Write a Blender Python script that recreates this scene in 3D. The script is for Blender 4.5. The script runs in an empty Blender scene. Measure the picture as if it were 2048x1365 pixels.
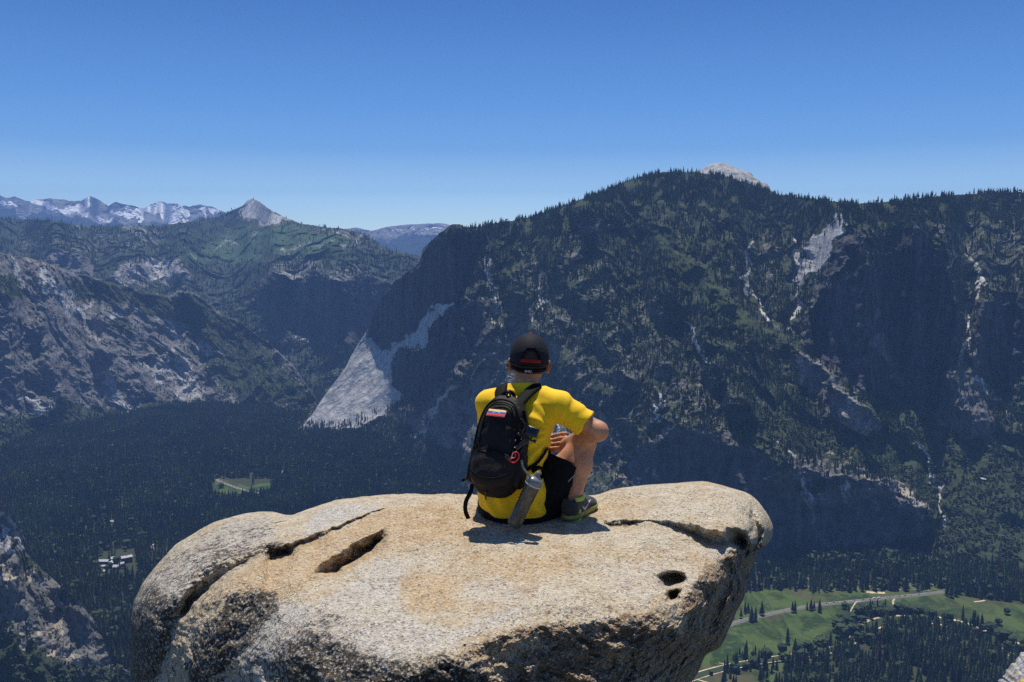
import bpy, bmesh, math, os
import numpy as np
from mathutils import Vector, Matrix

R = math.radians
scene = bpy.context.scene
COL = scene.collection

# ------------------------------------------------------------------ camera, sky, sun
W, H, F = 2048.0, 1365.0, 1800.0          # photograph size and focal length in its pixels
PITCH = R(5.78)
SUN_EL, SUN_AZ = R(71.0), R(-2.0)          # azimuth measured from the view direction towards the left
HAZE_DENSITY = 4.5e-5
cam_data = bpy.data.cameras.new("camera")
cam_data.sensor_width = 36.0
cam_data.lens = 36.0 * F / W
cam_data.clip_start = 0.1
cam_data.clip_end = 200000.0
cam = bpy.data.objects.new("camera", cam_data)
COL.objects.link(cam)
cam.location = (0, 0, 0)
cam.rotation_euler = (math.pi / 2 - PITCH, 0, 0)
scene.camera = cam
cam_data.dof.use_dof = False

world = bpy.data.worlds.new("World")
scene.world = world
world.use_nodes = True
wn = world.node_tree
wn.nodes.clear()
sky = wn.nodes.new("ShaderNodeTexSky")
sky.sky_type = 'NISHITA'
sky.sun_disc = False
sky.sun_elevation = SUN_EL
sky.sun_rotation = -SUN_AZ
sky.altitude = 2100
sky.air_density = 1.0
sky.dust_density = 0.3
sky.ozone_density = 2.5
bg = wn.nodes.new("ShaderNodeBackground")
bg.inputs[1].default_value = 0.10
wo = wn.nodes.new("ShaderNodeOutputWorld")
tcw = wn.nodes.new("ShaderNodeTexCoord")
sep = wn.nodes.new("ShaderNodeSeparateXYZ")
wn.links.new(tcw.outputs["Generated"], sep.inputs[0])
rmp = wn.nodes.new("ShaderNodeValToRGB")           # the deep blue of clear mountain air: tint by height above the horizon
TINT = [(0.0, (1.7, 1.85, 1.80)), (0.033, (1.6, 1.8, 1.80)), (0.055, (1.5, 1.73, 1.79)), (0.082, (1.02, 1.24, 1.36)), (0.108, (0.60, 0.90, 1.18)), (0.15, (0.44, 0.77, 1.10)), (0.26, (0.25, 0.52, 0.87)), (0.6, (0.66, 0.82, 1.0))]
while len(rmp.color_ramp.elements) < len(TINT):
    rmp.color_ramp.elements.new(1.0)
for e_, (z_, c_) in zip(rmp.color_ramp.elements, TINT):
    e_.position = z_
for e_, (z_, c_) in zip(rmp.color_ramp.elements, TINT):
    e_.color = (*c_, 1)
rmp.color_ramp.interpolation = 'B_SPLINE' if False else 'LINEAR'
wn.links.new(sep.outputs[2], rmp.inputs[0])
mxw = wn.nodes.new("ShaderNodeMix"); mxw.data_type = 'RGBA'; mxw.blend_type = 'MULTIPLY'
mxw.inputs[0].default_value = 1.0
wn.links.new(sky.outputs[0], mxw.inputs[6])
wn.links.new(rmp.outputs[0], mxw.inputs[7])
wn.links.new(mxw.outputs[2], bg.inputs[0])
wn.links.new(bg.outputs[0], wo.inputs[0])

sun_dir = Vector((-math.sin(SUN_AZ) * math.cos(SUN_EL), math.cos(SUN_AZ) * math.cos(SUN_EL), math.sin(SUN_EL)))
sd = bpy.data.lights.new("sun", 'SUN')
sd.energy = 4.6
sd.angle = R(0.53)
sd.color = (1.0, 0.95, 0.85)
so = bpy.data.objects.new("sun", sd)
COL.objects.link(so)
so.rotation_euler = sun_dir.to_track_quat('Z', 'Y').to_euler()
so.location = (0, 0, 50)

scene.view_settings.view_transform = 'Standard'
scene.view_settings.look = 'None'
scene.view_settings.exposure = 0.2
scene.view_settings.gamma = 1.0
scene.render.film_transparent = False
try:
    scene.cycles.use_denoising = False
    scene.cycles.use_adaptive_sampling = False
    scene.cycles.max_bounces = 4
    scene.cycles.diffuse_bounces = 2
    scene.cycles.glossy_bounces = 2
    scene.cycles.transmission_bounces = 6
    scene.cycles.transparent_max_bounces = 8
    scene.cycles.volume_bounces = 0
    scene.cycles.caustics_reflective = False
    scene.cycles.caustics_refractive = False
    scene.cycles.sample_clamp_indirect = 4.0
except Exception:
    pass

# ------------------------------------------------------------------ pixels and rays
CP, SP = math.cos(PITCH), math.sin(PITCH)


def ray(u, v):
    """for pixel (u, v) of the photograph: slopes tx = x/y, tz = z/y of its sight line"""
    xn = (np.asarray(u, float) - W / 2) / F
    yn = -(np.asarray(v, float) - H / 2) / F
    dy = CP + yn * SP
    dz = -SP + yn * CP
    return xn / dy, dz / dy


def at(u, v, y):
    tx, tz = ray(u, v)
    return np.stack([tx * y, np.broadcast_to(y, np.shape(tx)) * 1.0, tz * y], -1)


def P(u, v, y):
    tx, tz = ray(u, v)
    return Vector((float(tx) * y, y, float(tz) * y))


def pix(p):
    """world points (n,3) -> pixel coordinates"""
    x, y, z = p[..., 0], p[..., 1], p[..., 2]
    f = y * CP - z * SP
    up = y * SP + z * CP
    return W / 2 + F * x / f, H / 2 - F * up / f


ZV = -895.0                                # level of the valley floor below the camera


def ground(u, v, z=ZV):
    tx, tz = ray(u, v)
    y = z / tz
    return tx * y, y


# ------------------------------------------------------------------ noise
def _hash(ix, iy, iz, seed):
    h = (ix * 374761393 + iy * 668265263 + iz * 2147483647 + seed * 1274126177) & 0xFFFFFFFF
    h = ((h ^ (h >> 13)) * 1274126177) & 0xFFFFFFFF
    h = (h ^ (h >> 16)) & 0xFFFFFFFF
    h = ((h ^ (h >> 15)) * 2246822519) & 0xFFFFFFFF
    return (h ^ (h >> 13)) & 0xFFFFFFFF


_G = np.array([[1, 1, 0], [-1, 1, 0], [1, -1, 0], [-1, -1, 0], [1, 0, 1], [-1, 0, 1], [1, 0, -1], [-1, 0, -1],
               [0, 1, 1], [0, -1, 1], [0, 1, -1], [0, -1, -1], [1, 1, 0], [-1, 1, 0], [0, -1, 1], [0, -1, -1]], np.float32)


def noise(x, y, z=None, seed=0):
    x = np.asarray(x, np.float64)
    y = np.broadcast_to(np.asarray(y, np.float64), x.shape)
    z = np.zeros_like(x) if z is None else np.broadcast_to(np.asarray(z, np.float64), x.shape)
    fx, fy, fz = np.floor(x), np.floor(y), np.floor(z)
    ix, iy, iz = fx.astype(np.int64), fy.astype(np.int64), fz.astype(np.int64)
    x, y, z = (x - fx).astype(np.float32), (y - fy).astype(np.float32), (z - fz).astype(np.float32)
    sx, sy, sz = [t * t * t * (t * (t * 6 - 15) + 10) for t in (x, y, z)]
    out = 0
    for dx in (0, 1):
        wx = sx if dx else 1 - sx
        for dy in (0, 1):
            wy = sy if dy else 1 - sy
            for dz in (0, 1):
                wz = sz if dz else 1 - sz
                g = _G[_hash(ix + dx, iy + dy, iz + dz, seed) & 15]
                out = out + wx * wy * wz * (g[..., 0] * (x - dx) + g[..., 1] * (y - dy) + g[..., 2] * (z - dz))
    return out


def fbm(x, y, z=None, octaves=4, seed=0, gain=0.5, ridged=False):
    a, s, out = 1.0, 1.0, 0
    x = np.asarray(x, float); y = np.asarray(y, float)
    for k in range(octaves):
        n = noise(x * s, y * s, None if z is None else z * s, seed + 17 * k)
        out = out + a * ((1 - 2.6 * np.abs(n)) if ridged else n * 1.6)
        a *= gain
        s *= 2.03
    return out


def smooth(e0, e1, x):
    t = np.clip((x - e0) / (e1 - e0), 0, 1)
    return t * t * (3 - 2 * t)


def blur1(a, r, axis):
    if r < 1:
        return a
    r = int(r)
    for _ in range(3):
        p = [(0, 0)] * a.ndim
        p[axis] = (r + 1, r)
        c = np.cumsum(np.pad(a, p, mode='edge'), axis=axis)
        n = a.shape[axis]
        hi = np.take(c, range(2 * r + 1, 2 * r + 1 + n), axis=axis)
        lo = np.take(c, range(0, n), axis=axis)
        a = (hi - lo) / (2 * r + 1)
    return a


# ------------------------------------------------------------------ painted fields (photo pixel -> value), read back through the surface grids
FU0, FV0, FSTEP = -120, 300, 2.0
FW_, FH_ = 1130, 560


class Field:
    def __init__(s, base=0.0):
        s.a = np.full((FH_, FW_), float(base))

    def _mask(s, box):
        u0, v0, u1, v1 = box
        i0 = max(0, int((v0 - FV0) / FSTEP)); i1 = min(FH_, int((v1 - FV0) / FSTEP) + 2)
        j0 = max(0, int((u0 - FU0) / FSTEP)); j1 = min(FW_, int((u1 - FU0) / FSTEP) + 2)
        V, U = np.mgrid[i0:i1, j0:j1].astype(float)
        return i0, i1, j0, j1, U * FSTEP + FU0, V * FSTEP + FV0

    def poly(s, pts, val, feather=6, k=1.0):
        pts = np.array(pts, float)
        m = feather * 2 + 4
        box = (pts[:, 0].min() - m, pts[:, 1].min() - m, pts[:, 0].max() + m, pts[:, 1].max() + m)
        i0, i1, j0, j1, U, V = s._mask(box)
        if i1 <= i0 or j1 <= j0:
            return s
        ins = np.zeros(U.shape, bool)
        n = len(pts)
        for a in range(n):
            x0, y0 = pts[a]; x1, y1 = pts[(a + 1) % n]
            if y0 == y1:
                continue
            c = ((V >= y0) != (V >= y1)) & (U < (x1 - x0) * (V - y0) / (y1 - y0) + x0)
            ins ^= c
        w = ins.astype(float)
        r = max(0, int(round(feather / FSTEP / 1.7)))
        w = blur1(blur1(w, r, 0), r, 1) * k
        s.a[i0:i1, j0:j1] = s.a[i0:i1, j0:j1] * (1 - w) + val * w
        return s

    def line(s, pts, val, width=6, feather=4, k=1.0):
        pts = np.array(pts, float)
        m = width + feather + 4
        i0, i1, j0, j1, U, V = s._mask((pts[:, 0].min() - m, pts[:, 1].min() - m, pts[:, 0].max() + m, pts[:, 1].max() + m))
        d = np.full(U.shape, 1e9)
        for (x0, y0), (x1, y1) in zip(pts[:-1], pts[1:]):
            L = max((x1 - x0) ** 2 + (y1 - y0) ** 2, 1e-6)
            t = np.clip(((U - x0) * (x1 - x0) + (V - y0) * (y1 - y0)) / L, 0, 1)
            d = np.minimum(d, np.hypot(U - x0 - t * (x1 - x0), V - y0 - t * (y1 - y0)))
        w = smooth(width / 2 + feather, width / 2, d) * k
        s.a[i0:i1, j0:j1] = s.a[i0:i1, j0:j1] * (1 - w) + val * w
        return s

    def get(s, U, V):
        x = np.clip((U - FU0) / FSTEP, 0, FW_ - 1.001); y = np.clip((V - FV0) / FSTEP, 0, FH_ - 1.001)
        i, j = y.astype(int), x.astype(int)
        fy, fx = y - i, x - j
        a = s.a
        return (a[i, j] * (1 - fx) + a[i, j + 1] * fx) * (1 - fy) + (a[i + 1, j] * (1 - fx) + a[i + 1, j + 1] * fx) * fy


def warp(U, V, amp=7.0, scale=40.0, seed=5):
    return (U + amp * fbm(U / scale, V / scale, octaves=4, seed=seed), V + amp * fbm(U / scale + 31.7, V / scale + 9.1, octaves=4, seed=seed + 1))


# ------------------------------------------------------------------ materials
class NT:
    def __init__(s, name):
        s.m = bpy.data.materials.new(name)
        s.m.use_nodes = True
        s.t = s.m.node_tree
        s.t.nodes.clear()
        s.out = s.t.nodes.new("ShaderNodeOutputMaterial")
        s.b = s.t.nodes.new("ShaderNodeBsdfPrincipled")
        s.t.links.new(s.b.outputs[0], s.out.inputs[0])
        s.b.inputs["Roughness"].default_value = 0.9
        s.b.inputs["Specular IOR Level"].default_value = 0.25
        s._co = None

    def n(s, typ, **kw):
        nd = s.t.nodes.new(typ)
        for k, v in kw.items():
            setattr(nd, k, v)
        return nd

    def put(s, sock, val):
        if val is None:
            return
        if isinstance(val, bpy.types.NodeSocket):
            s.t.links.new(val, sock)
        elif isinstance(val, (tuple, list)) and len(val) == 3 and sock.type == 'RGBA':
            sock.default_value = (*val, 1)
        else:
            sock.default_value = val

    def co(s):
        if s._co is None:
            s._co = s.n("ShaderNodeTexCoord").outputs["Object"]
        return s._co

    def mapping(s, scale=(1, 1, 1), rot=(0, 0, 0), vec=None):
        m = s.n("ShaderNodeMapping")
        s.put(m.inputs[0], vec or s.co())
        m.inputs["Scale"].default_value = scale
        m.inputs["Rotation"].default_value = rot
        return m.outputs[0]

    def noise(s, scale, detail=4, rough=0.55, vec=None, dist=0.0, out=0):
        nd = s.n("ShaderNodeTexNoise")
        s.put(nd.inputs["Vector"], vec or s.co())
        nd.inputs["Scale"].default_value = scale
        nd.inputs["Detail"].default_value = detail
        nd.inputs["Roughness"].default_value = rough
        nd.inputs["Distortion"].default_value = dist
        return nd.outputs[out]

    def voro(s, scale, vec=None, feature='F1', out="Distance", rnd=1.0):
        nd = s.n("ShaderNodeTexVoronoi", feature=feature)
        s.put(nd.inputs["Vector"], vec or s.co())
        nd.inputs["Scale"].default_value = scale
        nd.inputs["Randomness"].default_value = rnd
        return nd.outputs[out]

    def attr(s, name, out="Fac"):
        nd = s.n("ShaderNodeAttribute", attribute_name=name)
        return nd.outputs[out]

    def mix(s, fac, a, b, blend='MIX'):
        nd = s.n("ShaderNodeMix", data_type='RGBA', blend_type=blend)
        s.put(nd.inputs[0], fac)
        s.put(nd.inputs[6], a)
        s.put(nd.inputs[7], b)
        return nd.outputs[2]

    def math(s, op, a, b=None, c=None, clamp=False):
        nd = s.n("ShaderNodeMath", operation=op, use_clamp=clamp)
        s.put(nd.inputs[0], a)
        if b is not None:
            s.put(nd.inputs[1], b)
        if c is not None:
            s.put(nd.inputs[2], c)
        return nd.outputs[0]

    def ramp(s, val, lo, hi, a=0.0, b=1.0):
        nd = s.n("ShaderNodeMapRange", interpolation_type='SMOOTHSTEP')
        s.put(nd.inputs[0], val)
        nd.inputs[1].default_value = lo
        nd.inputs[2].default_value = hi
        nd.inputs[3].default_value = a
        nd.inputs[4].default_value = b
        return nd.outputs[0]

    def bump(s, h, strength=0.5, dist=1.0, prev=None):
        nd = s.n("ShaderNodeBump")
        s.put(nd.inputs["Height"], h)
        nd.inputs["Strength"].default_value = strength
        nd.inputs["Distance"].default_value = dist
        if prev is not None:
            s.t.links.new(prev, nd.inputs["Normal"])
        return nd.outputs[0]

    def done(s, color=None, rough=None, normal=None, **kw):
        s.put(s.b.inputs["Base Color"], color)
        s.put(s.b.inputs["Roughness"], rough)
        if normal is not None:
            s.t.links.new(normal, s.b.inputs["Normal"])
        for k, v in kw.items():
            s.put(s.b.inputs[k.replace("_", " ")], v)
        return s.m


def simple_mat(name, color, rough=0.8, spec=0.3, var=0.15, scale=40, metal=0.0, bump=0.0, bscale=200, bdist=0.002):
    """plain coloured material with a little procedural variation"""
    t = NT(name)
    c2 = tuple(min(1, c * (1 + var)) for c in color)
    c1 = tuple(c * (1 - var) for c in color)
    col = t.mix(t.ramp(t.noise(scale, 4), 0.3, 0.7), c1, c2)
    nrm = t.bump(t.noise(bscale, 3), bump, bdist) if bump else None
    return t.done(col, rough, nrm, Specular_IOR_Level=spec, Metallic=metal)


# ------------------------------------------------------------------ mesh helpers
def mesh_np(name, verts, faces, material=None, smooth_=True, attrs=None, parent=None, loc=None):
    """verts (n,3), faces (m,4) or (m,3) arrays"""
    me = bpy.data.meshes.new(name)
    verts = np.asarray(verts, np.float32)
    faces = np.asarray(faces, np.int32)
    me.vertices.add(len(verts))
    me.vertices.foreach_set("co", verts.ravel())
    k = faces.shape[1]
    me.loops.add(faces.size)
    me.loops.foreach_set("vertex_index", faces.ravel())
    me.polygons.add(len(faces))
    me.polygons.foreach_set("loop_start", np.arange(0, faces.size, k, dtype=np.int32))
    me.polygons.foreach_set("loop_total", np.full(len(faces), k, np.int32))
    me.update(calc_edges=True)
    me.validate()
    me.polygons.foreach_set("use_smooth", np.full(len(me.polygons), smooth_, bool))
    for an, av in (attrs or {}).items():
        at_ = me.attributes.new(an, 'FLOAT', 'POINT')
        at_.data.foreach_set("value", np.asarray(av, np.float32).ravel())
    if material:
        me.materials.append(material)
    o = bpy.data.objects.new(name, me)
    COL.objects.link(o)
    if parent:
        o.parent = parent
    if loc is not None:
        o.location = loc
    return o


def grid_faces(nr, nc, wrap=False):
    i, j = np.mgrid[0:nr - 1, 0:nc if wrap else nc - 1]
    j2 = (j + 1) % nc
    return np.stack([i * nc + j, (i + 1) * nc + j, (i + 1) * nc + j2, i * nc + j2], -1).reshape(-1, 4)


def tag(o, label=None, cat=None, group=None, kind=None):
    if label: o["label"] = label
    if cat: o["category"] = cat
    if group: o["group"] = group
    if kind: o["kind"] = kind
    return o


def empty(name, loc=(0, 0, 0), rz=0.0):
    o = bpy.data.objects.new(name, None)
    COL.objects.link(o)
    o.location = loc
    o.rotation_euler = (0, 0, rz)
    o.empty_display_size = 0.1
    return o


rng = np.random.default_rng(7)

# ================================================================== THE LANDSCAPE
def lerp_curve(pts):
    pts = np.array(pts, float)
    return lambda u: np.interp(u, pts[:, 0], pts[:, 1])


TREES = []            # arrays of candidate trees: x, y, z, height, kind (0 conifer, 1 broadleaf), photo u, v


def slope_sheet(name, u0, u1, cols, rows, top, bot, theta, zbase=ZV - 6, rbase=None, relief=(60, 1.0), masks=None, material=None,
                jag=2.0, th_noise=12, ublur=4, seed=1, back=260.0, cliff_relief=0.45, minfac=0.03, calm=None, wamp=12, forms=(), dipg=0):
    """a mountain side: in every column the ground climbs from its foot (bot) to its skyline (top) at the painted slope angle"""
    u = np.linspace(u0, u1, cols)
    tv = top(u) + jag * fbm(u / 23.0, u * 0 + seed, octaves=4, seed=seed)
    bv = bot(u)
    s = np.linspace(0, 1, rows)[:, None]
    U = np.broadcast_to(u, (rows, cols)).copy()
    V = tv + (bv - tv) * s
    Uw, Vw = warp(U, V, wamp, 45, seed)
    Uw, Vw = Uw + 3 * noise(U / 9, V / 9, seed=seed + 3), Vw + 3 * noise(U / 9, V / 9 + 50, seed=seed + 4)
    th0 = theta.get(Uw, Vw)
    th = th0 + th_noise * fbm(U / 70, V / 55, octaves=4, seed=seed + 9, gain=0.6) * np.where(th0 > 78, 0.30, np.where(th0 > 72, 0.7, 1.0))
    th = np.radians(np.clip(th, 2, 88))
    tx, tz = ray(U, V)
    r = np.zeros_like(U)
    r[-1] = (zbase / tz[-1]) if rbase is None else rbase(u)
    tt = np.tan(th)
    for i in range(rows - 2, -1, -1):
        te = 0.5 * (tz[i] + tz[i + 1])
        fac = (tz[i] - tz[i + 1]) / np.maximum(tt[i] - te, minfac)
        r[i] = r[i + 1] * np.exp(np.clip(fac, 0, 0.05))
    lr = np.log(r)
    lr = blur1(lr, ublur, 1)
    r = np.exp(lr)
    x, y, z = tx * r, r, tz * r
    amp, rough = relief
    cliffy = smooth(60, 76, np.degrees(th))
    a = amp * (1 - (1 - cliff_relief) * cliffy)
    cf = 1.0 if calm is None else (1 - 0.74 * np.clip(calm.get(Uw, Vw), 0, 1))
    a = a * cf
    L = amp * 7.0
    wx = x + 0.25 * L * noise(x / L, z / L, y / L, seed + 20)
    dr = a * 0.9 * (fbm(wx / L, y / L, z / (1.6 * L), octaves=3, seed=seed + 21, ridged=True) - 0.9)
    dr += a * 0.30 * fbm(wx / (L * .22), y / (L * .4), z / (L * .4), octaves=5, seed=seed + 22, gain=0.55 * rough)
    if dipg:
        qa, qb = (wx + dipg * z) * 0.707, (wx - dipg * z) * 0.707
        dr += 16 * (fbm(qa / 80, y / 200, qb / 420, octaves=5, seed=seed + 26, ridged=True, gain=0.58) - 0.5)
    dr += (0.35 if dipg else 1) * cf * 11 * (amp / 48) * (1 - cliffy) * (fbm(wx / 95, y / 95, z / 150, octaves=4, seed=seed + 23, ridged=True, gain=0.55) - 0.5)
    dr += cf * 13 * (amp / 48) * cliffy * (fbm(wx / 55, y / 70, z / 420, octaves=4, seed=seed + 24, ridged=True, gain=0.55) - 0.5)
    dr += 6 * (amp / 48) * cliffy * fbm(wx / 60, y / 60, z / 28, octaves=3, seed=seed + 25)
    for pts_, am_, w_ in forms:
        pts_ = np.array(pts_, float)
        d_ = np.full(U.shape, 1e9)
        for (x0, y0), (x1, y1) in zip(pts_[:-1], pts_[1:]):
            q_ = np.clip(((Uw - x0) * (x1 - x0) + (Vw - y0) * (y1 - y0)) / ((x1 - x0) ** 2 + (y1 - y0) ** 2), 0, 1)
            d_ = np.minimum(d_, np.hypot(Uw - x0 - q_ * (x1 - x0), Vw - y0 - q_ * (y1 - y0)))
        dr += am_ * (np.exp(-np.abs(d_) / w_ * 1.2) if am_ > 0 else np.exp(-(d_ / w_) ** 2))
    dr *= smooth(0, 0.04, 1 - s) * smooth(0.0, 0.02, s) * 0.9 + 0.1
    r2 = r - dr
    X = np.stack([tx * r2, r2, tz * r2], -1)
    # the far side behind the skyline
    nb = 5
    bk = []
    for k in range(1, nb + 1):
        y2 = r2[0] + back * k * k / 4.0
        bk.append(np.stack([tx[0] * y2, y2, tz[0] * y2 - 0.35 * (y2 - r2[0]) - 2.0], -1))
    Xa = np.concatenate([np.stack(bk[::-1]), X], 0)
    att = {}
    M = {}
    for k, f in (masks or {}).items():
        m = f.get(Uw, Vw)
        M[k] = m
        att[k] = np.concatenate([np.repeat(m[:1], nb, 0), m], 0)
    o = mesh_np(name, Xa.reshape(-1, 3), grid_faces(rows + nb, cols), material, True, att)
    tag(o, kind="structure")
    return dict(U=U, V=V, X=X, M=M, th=np.degrees(th), obj=o)


def scatter(sh, dens, hmin, hmax, maxdens=0.008, broad=None, pixcap=0.12, seed=3, edge=True):
    """put trees on a mountain side: dens = chance field (rows, cols) between 0 and 1"""
    X = sh['X']
    a = X[1:, :-1] - X[:-1, :-1]
    b = X[:-1, 1:] - X[:-1, :-1]
    area = np.abs(a[..., 0] * b[..., 1] - a[..., 1] * b[..., 0])          # ground area
    du = np.abs(sh['U'][0, 1] - sh['U'][0, 0]); dv = np.abs(sh['V'][1:, :-1] - sh['V'][:-1, :-1])
    lam = np.minimum(area * maxdens, du * dv * pixcap) * dens[:-1, :-1]
    g = np.random.default_rng(seed)
    n = g.poisson(np.clip(lam, 0, 5))
    i, j = np.nonzero(n)
    k = n[i, j]
    i, j = np.repeat(i, k), np.repeat(j, k)
    fi, fj = g.random(len(i))[:, None], g.random(len(i))[:, None]
    p = (X[i, j] * (1 - fj) + X[i, j + 1] * fj) * (1 - fi) + (X[i + 1, j] * (1 - fj) + X[i + 1, j + 1] * fj) * fi
    h = hmin + (hmax - hmin) * g.random(len(i)) ** 1.4
    kd = np.zeros(len(i)) if broad is None else (g.random(len(i)) < broad[i, j]).astype(float)
    h = np.where(kd > 0.5, h * 0.38, h)
    TREES.append(np.column_stack([p, h, kd, sh['U'][i, j], sh['V'][i, j], np.zeros(len(i))]))


# ---- mountain material: granite, brush and soil by the painted attributes
def mountain_mat(name, rockcol=(0.20, 0.196, 0.192), soil=(0.035, 0.045, 0.025), grasscol=(0.055, 0.072, 0.034), scale=1.0, bump=6.0, dip=0.0, pdip=-0.75):
    t = NT(name)
    co = t.co()
    st = t.mapping((1 / 60 * scale, 1 / 60 * scale, (1 / 260 if dip == 0 else 1 / 420) * scale), vec=t.mapping((1, 1, 1), (0, dip, 0)))
    pst = t.mapping((1 / 26 * scale, 1 / 40 * scale, 1 / 420 * scale), vec=t.mapping((1, 1, 1), (0, pdip, 0)))
    pn = t.noise(1.0, 6, 0.62, vec=pst, dist=0.35)
    n1 = t.noise(1.0, 7, 0.65, vec=st, dist=0.6)
    n2 = t.noise(1 / 28 * scale, 6, 0.68)
    n3 = t.noise(1 / 9.0 * scale, 4, 0.7)
    rockA = t.mix(t.ramp(n1, 0.33, 0.68), tuple(c * 0.42 for c in rockcol), tuple(c * 1.15 for c in rockcol))
    rockB = t.mix(t.ramp(n2, 0.36, 0.62), tuple(c * f for c, f in zip(rockcol, (.62, .58, .52))), tuple(c * f for c, f in zip(rockcol, (1.2, 1.18, 1.15))))
    rock = t.mix(0.5, rockA, rockB)
    cracks = t.ramp(t.voro(1 / 35 * scale, vec=t.mapping((1, 1, 0.45)), feature='DISTANCE_TO_EDGE'), 0.0, 0.05)
    rock = t.mix(t.math('MULTIPLY', t.math('SUBTRACT', 1.0, cracks), 0.45), rock, (0.06, 0.06, 0.06))
    rustn = t.ramp(t.noise(1 / 90 * scale, 5, 0.6), 0.55, 0.72)
    rock = t.mix(t.math('MULTIPLY', rustn, 0.22), rock, (0.30, 0.215, 0.15))
    pale = t.mix(t.ramp(n2, 0.3, 0.75), (0.42, 0.415, 0.41), (0.64, 0.63, 0.61))
    pale = t.mix(t.math('MULTIPLY', t.ramp(pn, 0.56, 0.36), 0.70), pale, (0.22, 0.218, 0.22))
    soilc = t.mix(t.ramp(n3, 0.35, 0.7), soil, tuple(c * 2.0 for c in soil))
    grass = t.mix(t.ramp(n2, 0.3, 0.7), tuple(c * 0.7 for c in grasscol), tuple(c * 1.25 for c in grasscol))
    rk = t.math('ADD', t.attr("rock"), t.math('MULTIPLY', t.math('SUBTRACT', n2, 0.5), 1.7))
    rk = t.ramp(t.math('ADD', rk, t.math('MULTIPLY', t.math('SUBTRACT', n3, 0.5), 0.9)), 0.38, 0.62)
    col = t.mix(rk, soilc, rock)
    gk = t.ramp(t.math('ADD', t.attr("grass"), t.math('MULTIPLY', t.math('SUBTRACT', n2, 0.5), 1.0)), 0.4, 0.62)
    col = t.mix(gk, col, grass)
    pk = t.ramp(t.math('ADD', t.math('ADD', t.attr("pale"), t.math('MULTIPLY', t.math('SUBTRACT', n3, 0.5), 1.0)), t.math('MULTIPLY', t.math('SUBTRACT', n1, 0.5), 0.9)), 0.36, 0.66)
    col = t.mix(pk, col, pale)
    tk = t.ramp(t.math('ADD', t.attr("tan"), t.math('MULTIPLY', t.math('SUBTRACT', n3, 0.5), 0.8)), 0.4, 0.6)
    col = t.mix(tk, col, t.mix(n2, (0.30, 0.25, 0.19), (0.50, 0.43, 0.35)))
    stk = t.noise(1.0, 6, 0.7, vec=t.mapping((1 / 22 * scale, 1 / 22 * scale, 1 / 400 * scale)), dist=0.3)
    shade_stainc = t.mix(t.ramp(t.math('ADD', stk, t.math('MULTIPLY', t.math('SUBTRACT', n2, 0.5), 0.5)), 0.34, 0.70), (0.022, 0.023, 0.025), (0.12, 0.119, 0.117))  # cliff shade put into the rock colour, together with dark streak coating
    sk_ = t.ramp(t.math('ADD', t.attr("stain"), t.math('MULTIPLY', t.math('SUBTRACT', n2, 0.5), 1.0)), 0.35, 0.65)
    col = t.mix(sk_, col, shade_stainc)
    bn = t.bump(t.math('ADD', n1, t.math('MULTIPLY', n2, 0.6)), 0.9, bump * 2.2)
    bn = t.bump(n3, 0.8, bump * 0.35, prev=bn)
    return t.done(col, 0.95, bn, Specular_IOR_Level=0.1)


MOUNT = mountain_mat("granite_mountain")

# ---- the right-hand mountain ------------------------------------------------
top_R = lerp_curve([(590, 862), (607, 851), (640, 806), (664, 772), (690, 737), (715, 690), (735, 660), (750, 622), (765, 592), (790, 562), (800, 556), (838, 526),
                    (846, 498), (870, 474), (900, 451), (918, 449), (935, 455), (960, 453), (1000, 445), (1060, 434), (1100, 421), (1160, 400), (1200, 384), (1270, 356),
                    (1330, 344), (1380, 345), (1440, 350), (1500, 367), (1560, 390), (1640, 400), (1700, 408), (1780, 404), (1860, 394), (1960, 387), (2048, 385), (2130, 384)])
bot_R = lerp_curve([(590, 868), (607, 866), (680, 872), (760, 880), (800, 905), (880, 965), (1000, 1010), (1200, 1060), (1500, 1128), (1640, 1108), (1760, 1112),
                    (1900, 1130), (2048, 1150), (2130, 1155)])
th = Field(34)
dark = 80
lower = [(776, 860), (900, 762), (982, 690), (1040, 640), (1150, 700), (1230, 800), (1300, 1060), (1500, 1130), (1000, 1010), (880, 965), (800, 905)]
th.poly(lower, 48, 12)
SLAB = [(733, 672), (755, 680), (769, 714), (796, 693), (833, 662), (851, 634), (878, 607), (909, 597), (896, 616), (869, 639), (851, 680), (814, 698), (787, 716),
        (783, 743), (796, 771), (803, 807), (778, 825), (719, 852), (669, 864), (633, 862), (590, 860), (600, 840), (650, 770), (690, 720), (719, 684)]
th.poly([(700, 640), (760, 640), (800, 760), (825, 830), (760, 875), (590, 880), (590, 850)], 48, 4)
G1 = [(919, 452), (973, 471), (955, 516), (914, 598), (873, 612), (845, 634), (828, 660), (795, 688), (769, 710), (758, 680), (733, 671), (745, 620), (760, 590), (785, 560), (838, 522), (846, 492), (870, 468), (900, 448)]
G2 = [(910, 602), (955, 571), (982, 634), (996, 675), (969, 698), (923, 725), (896, 757), (851, 793), (814, 804), (796, 775), (787, 730), (820, 702), (858, 690), (878, 652)]
th.poly(G1, 82, 3).poly(G2, 81, 3)
th.poly(SLAB, 46, 2)
th.line([(872, 618), (905, 603)], 40, 8, 4)
th.poly([(960, 521), (978, 516), (1000, 570), (1010, 680), (987, 652), (960, 590)], 60, 4)
th.poly([(1020, 540), (1040, 560), (1050, 650), (1022, 660), (1010, 600)], 76, 5)
th.poly([(1145, 430), (1180, 425), (1210, 450), (1190, 470), (1150, 462)], 70, 6)
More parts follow.
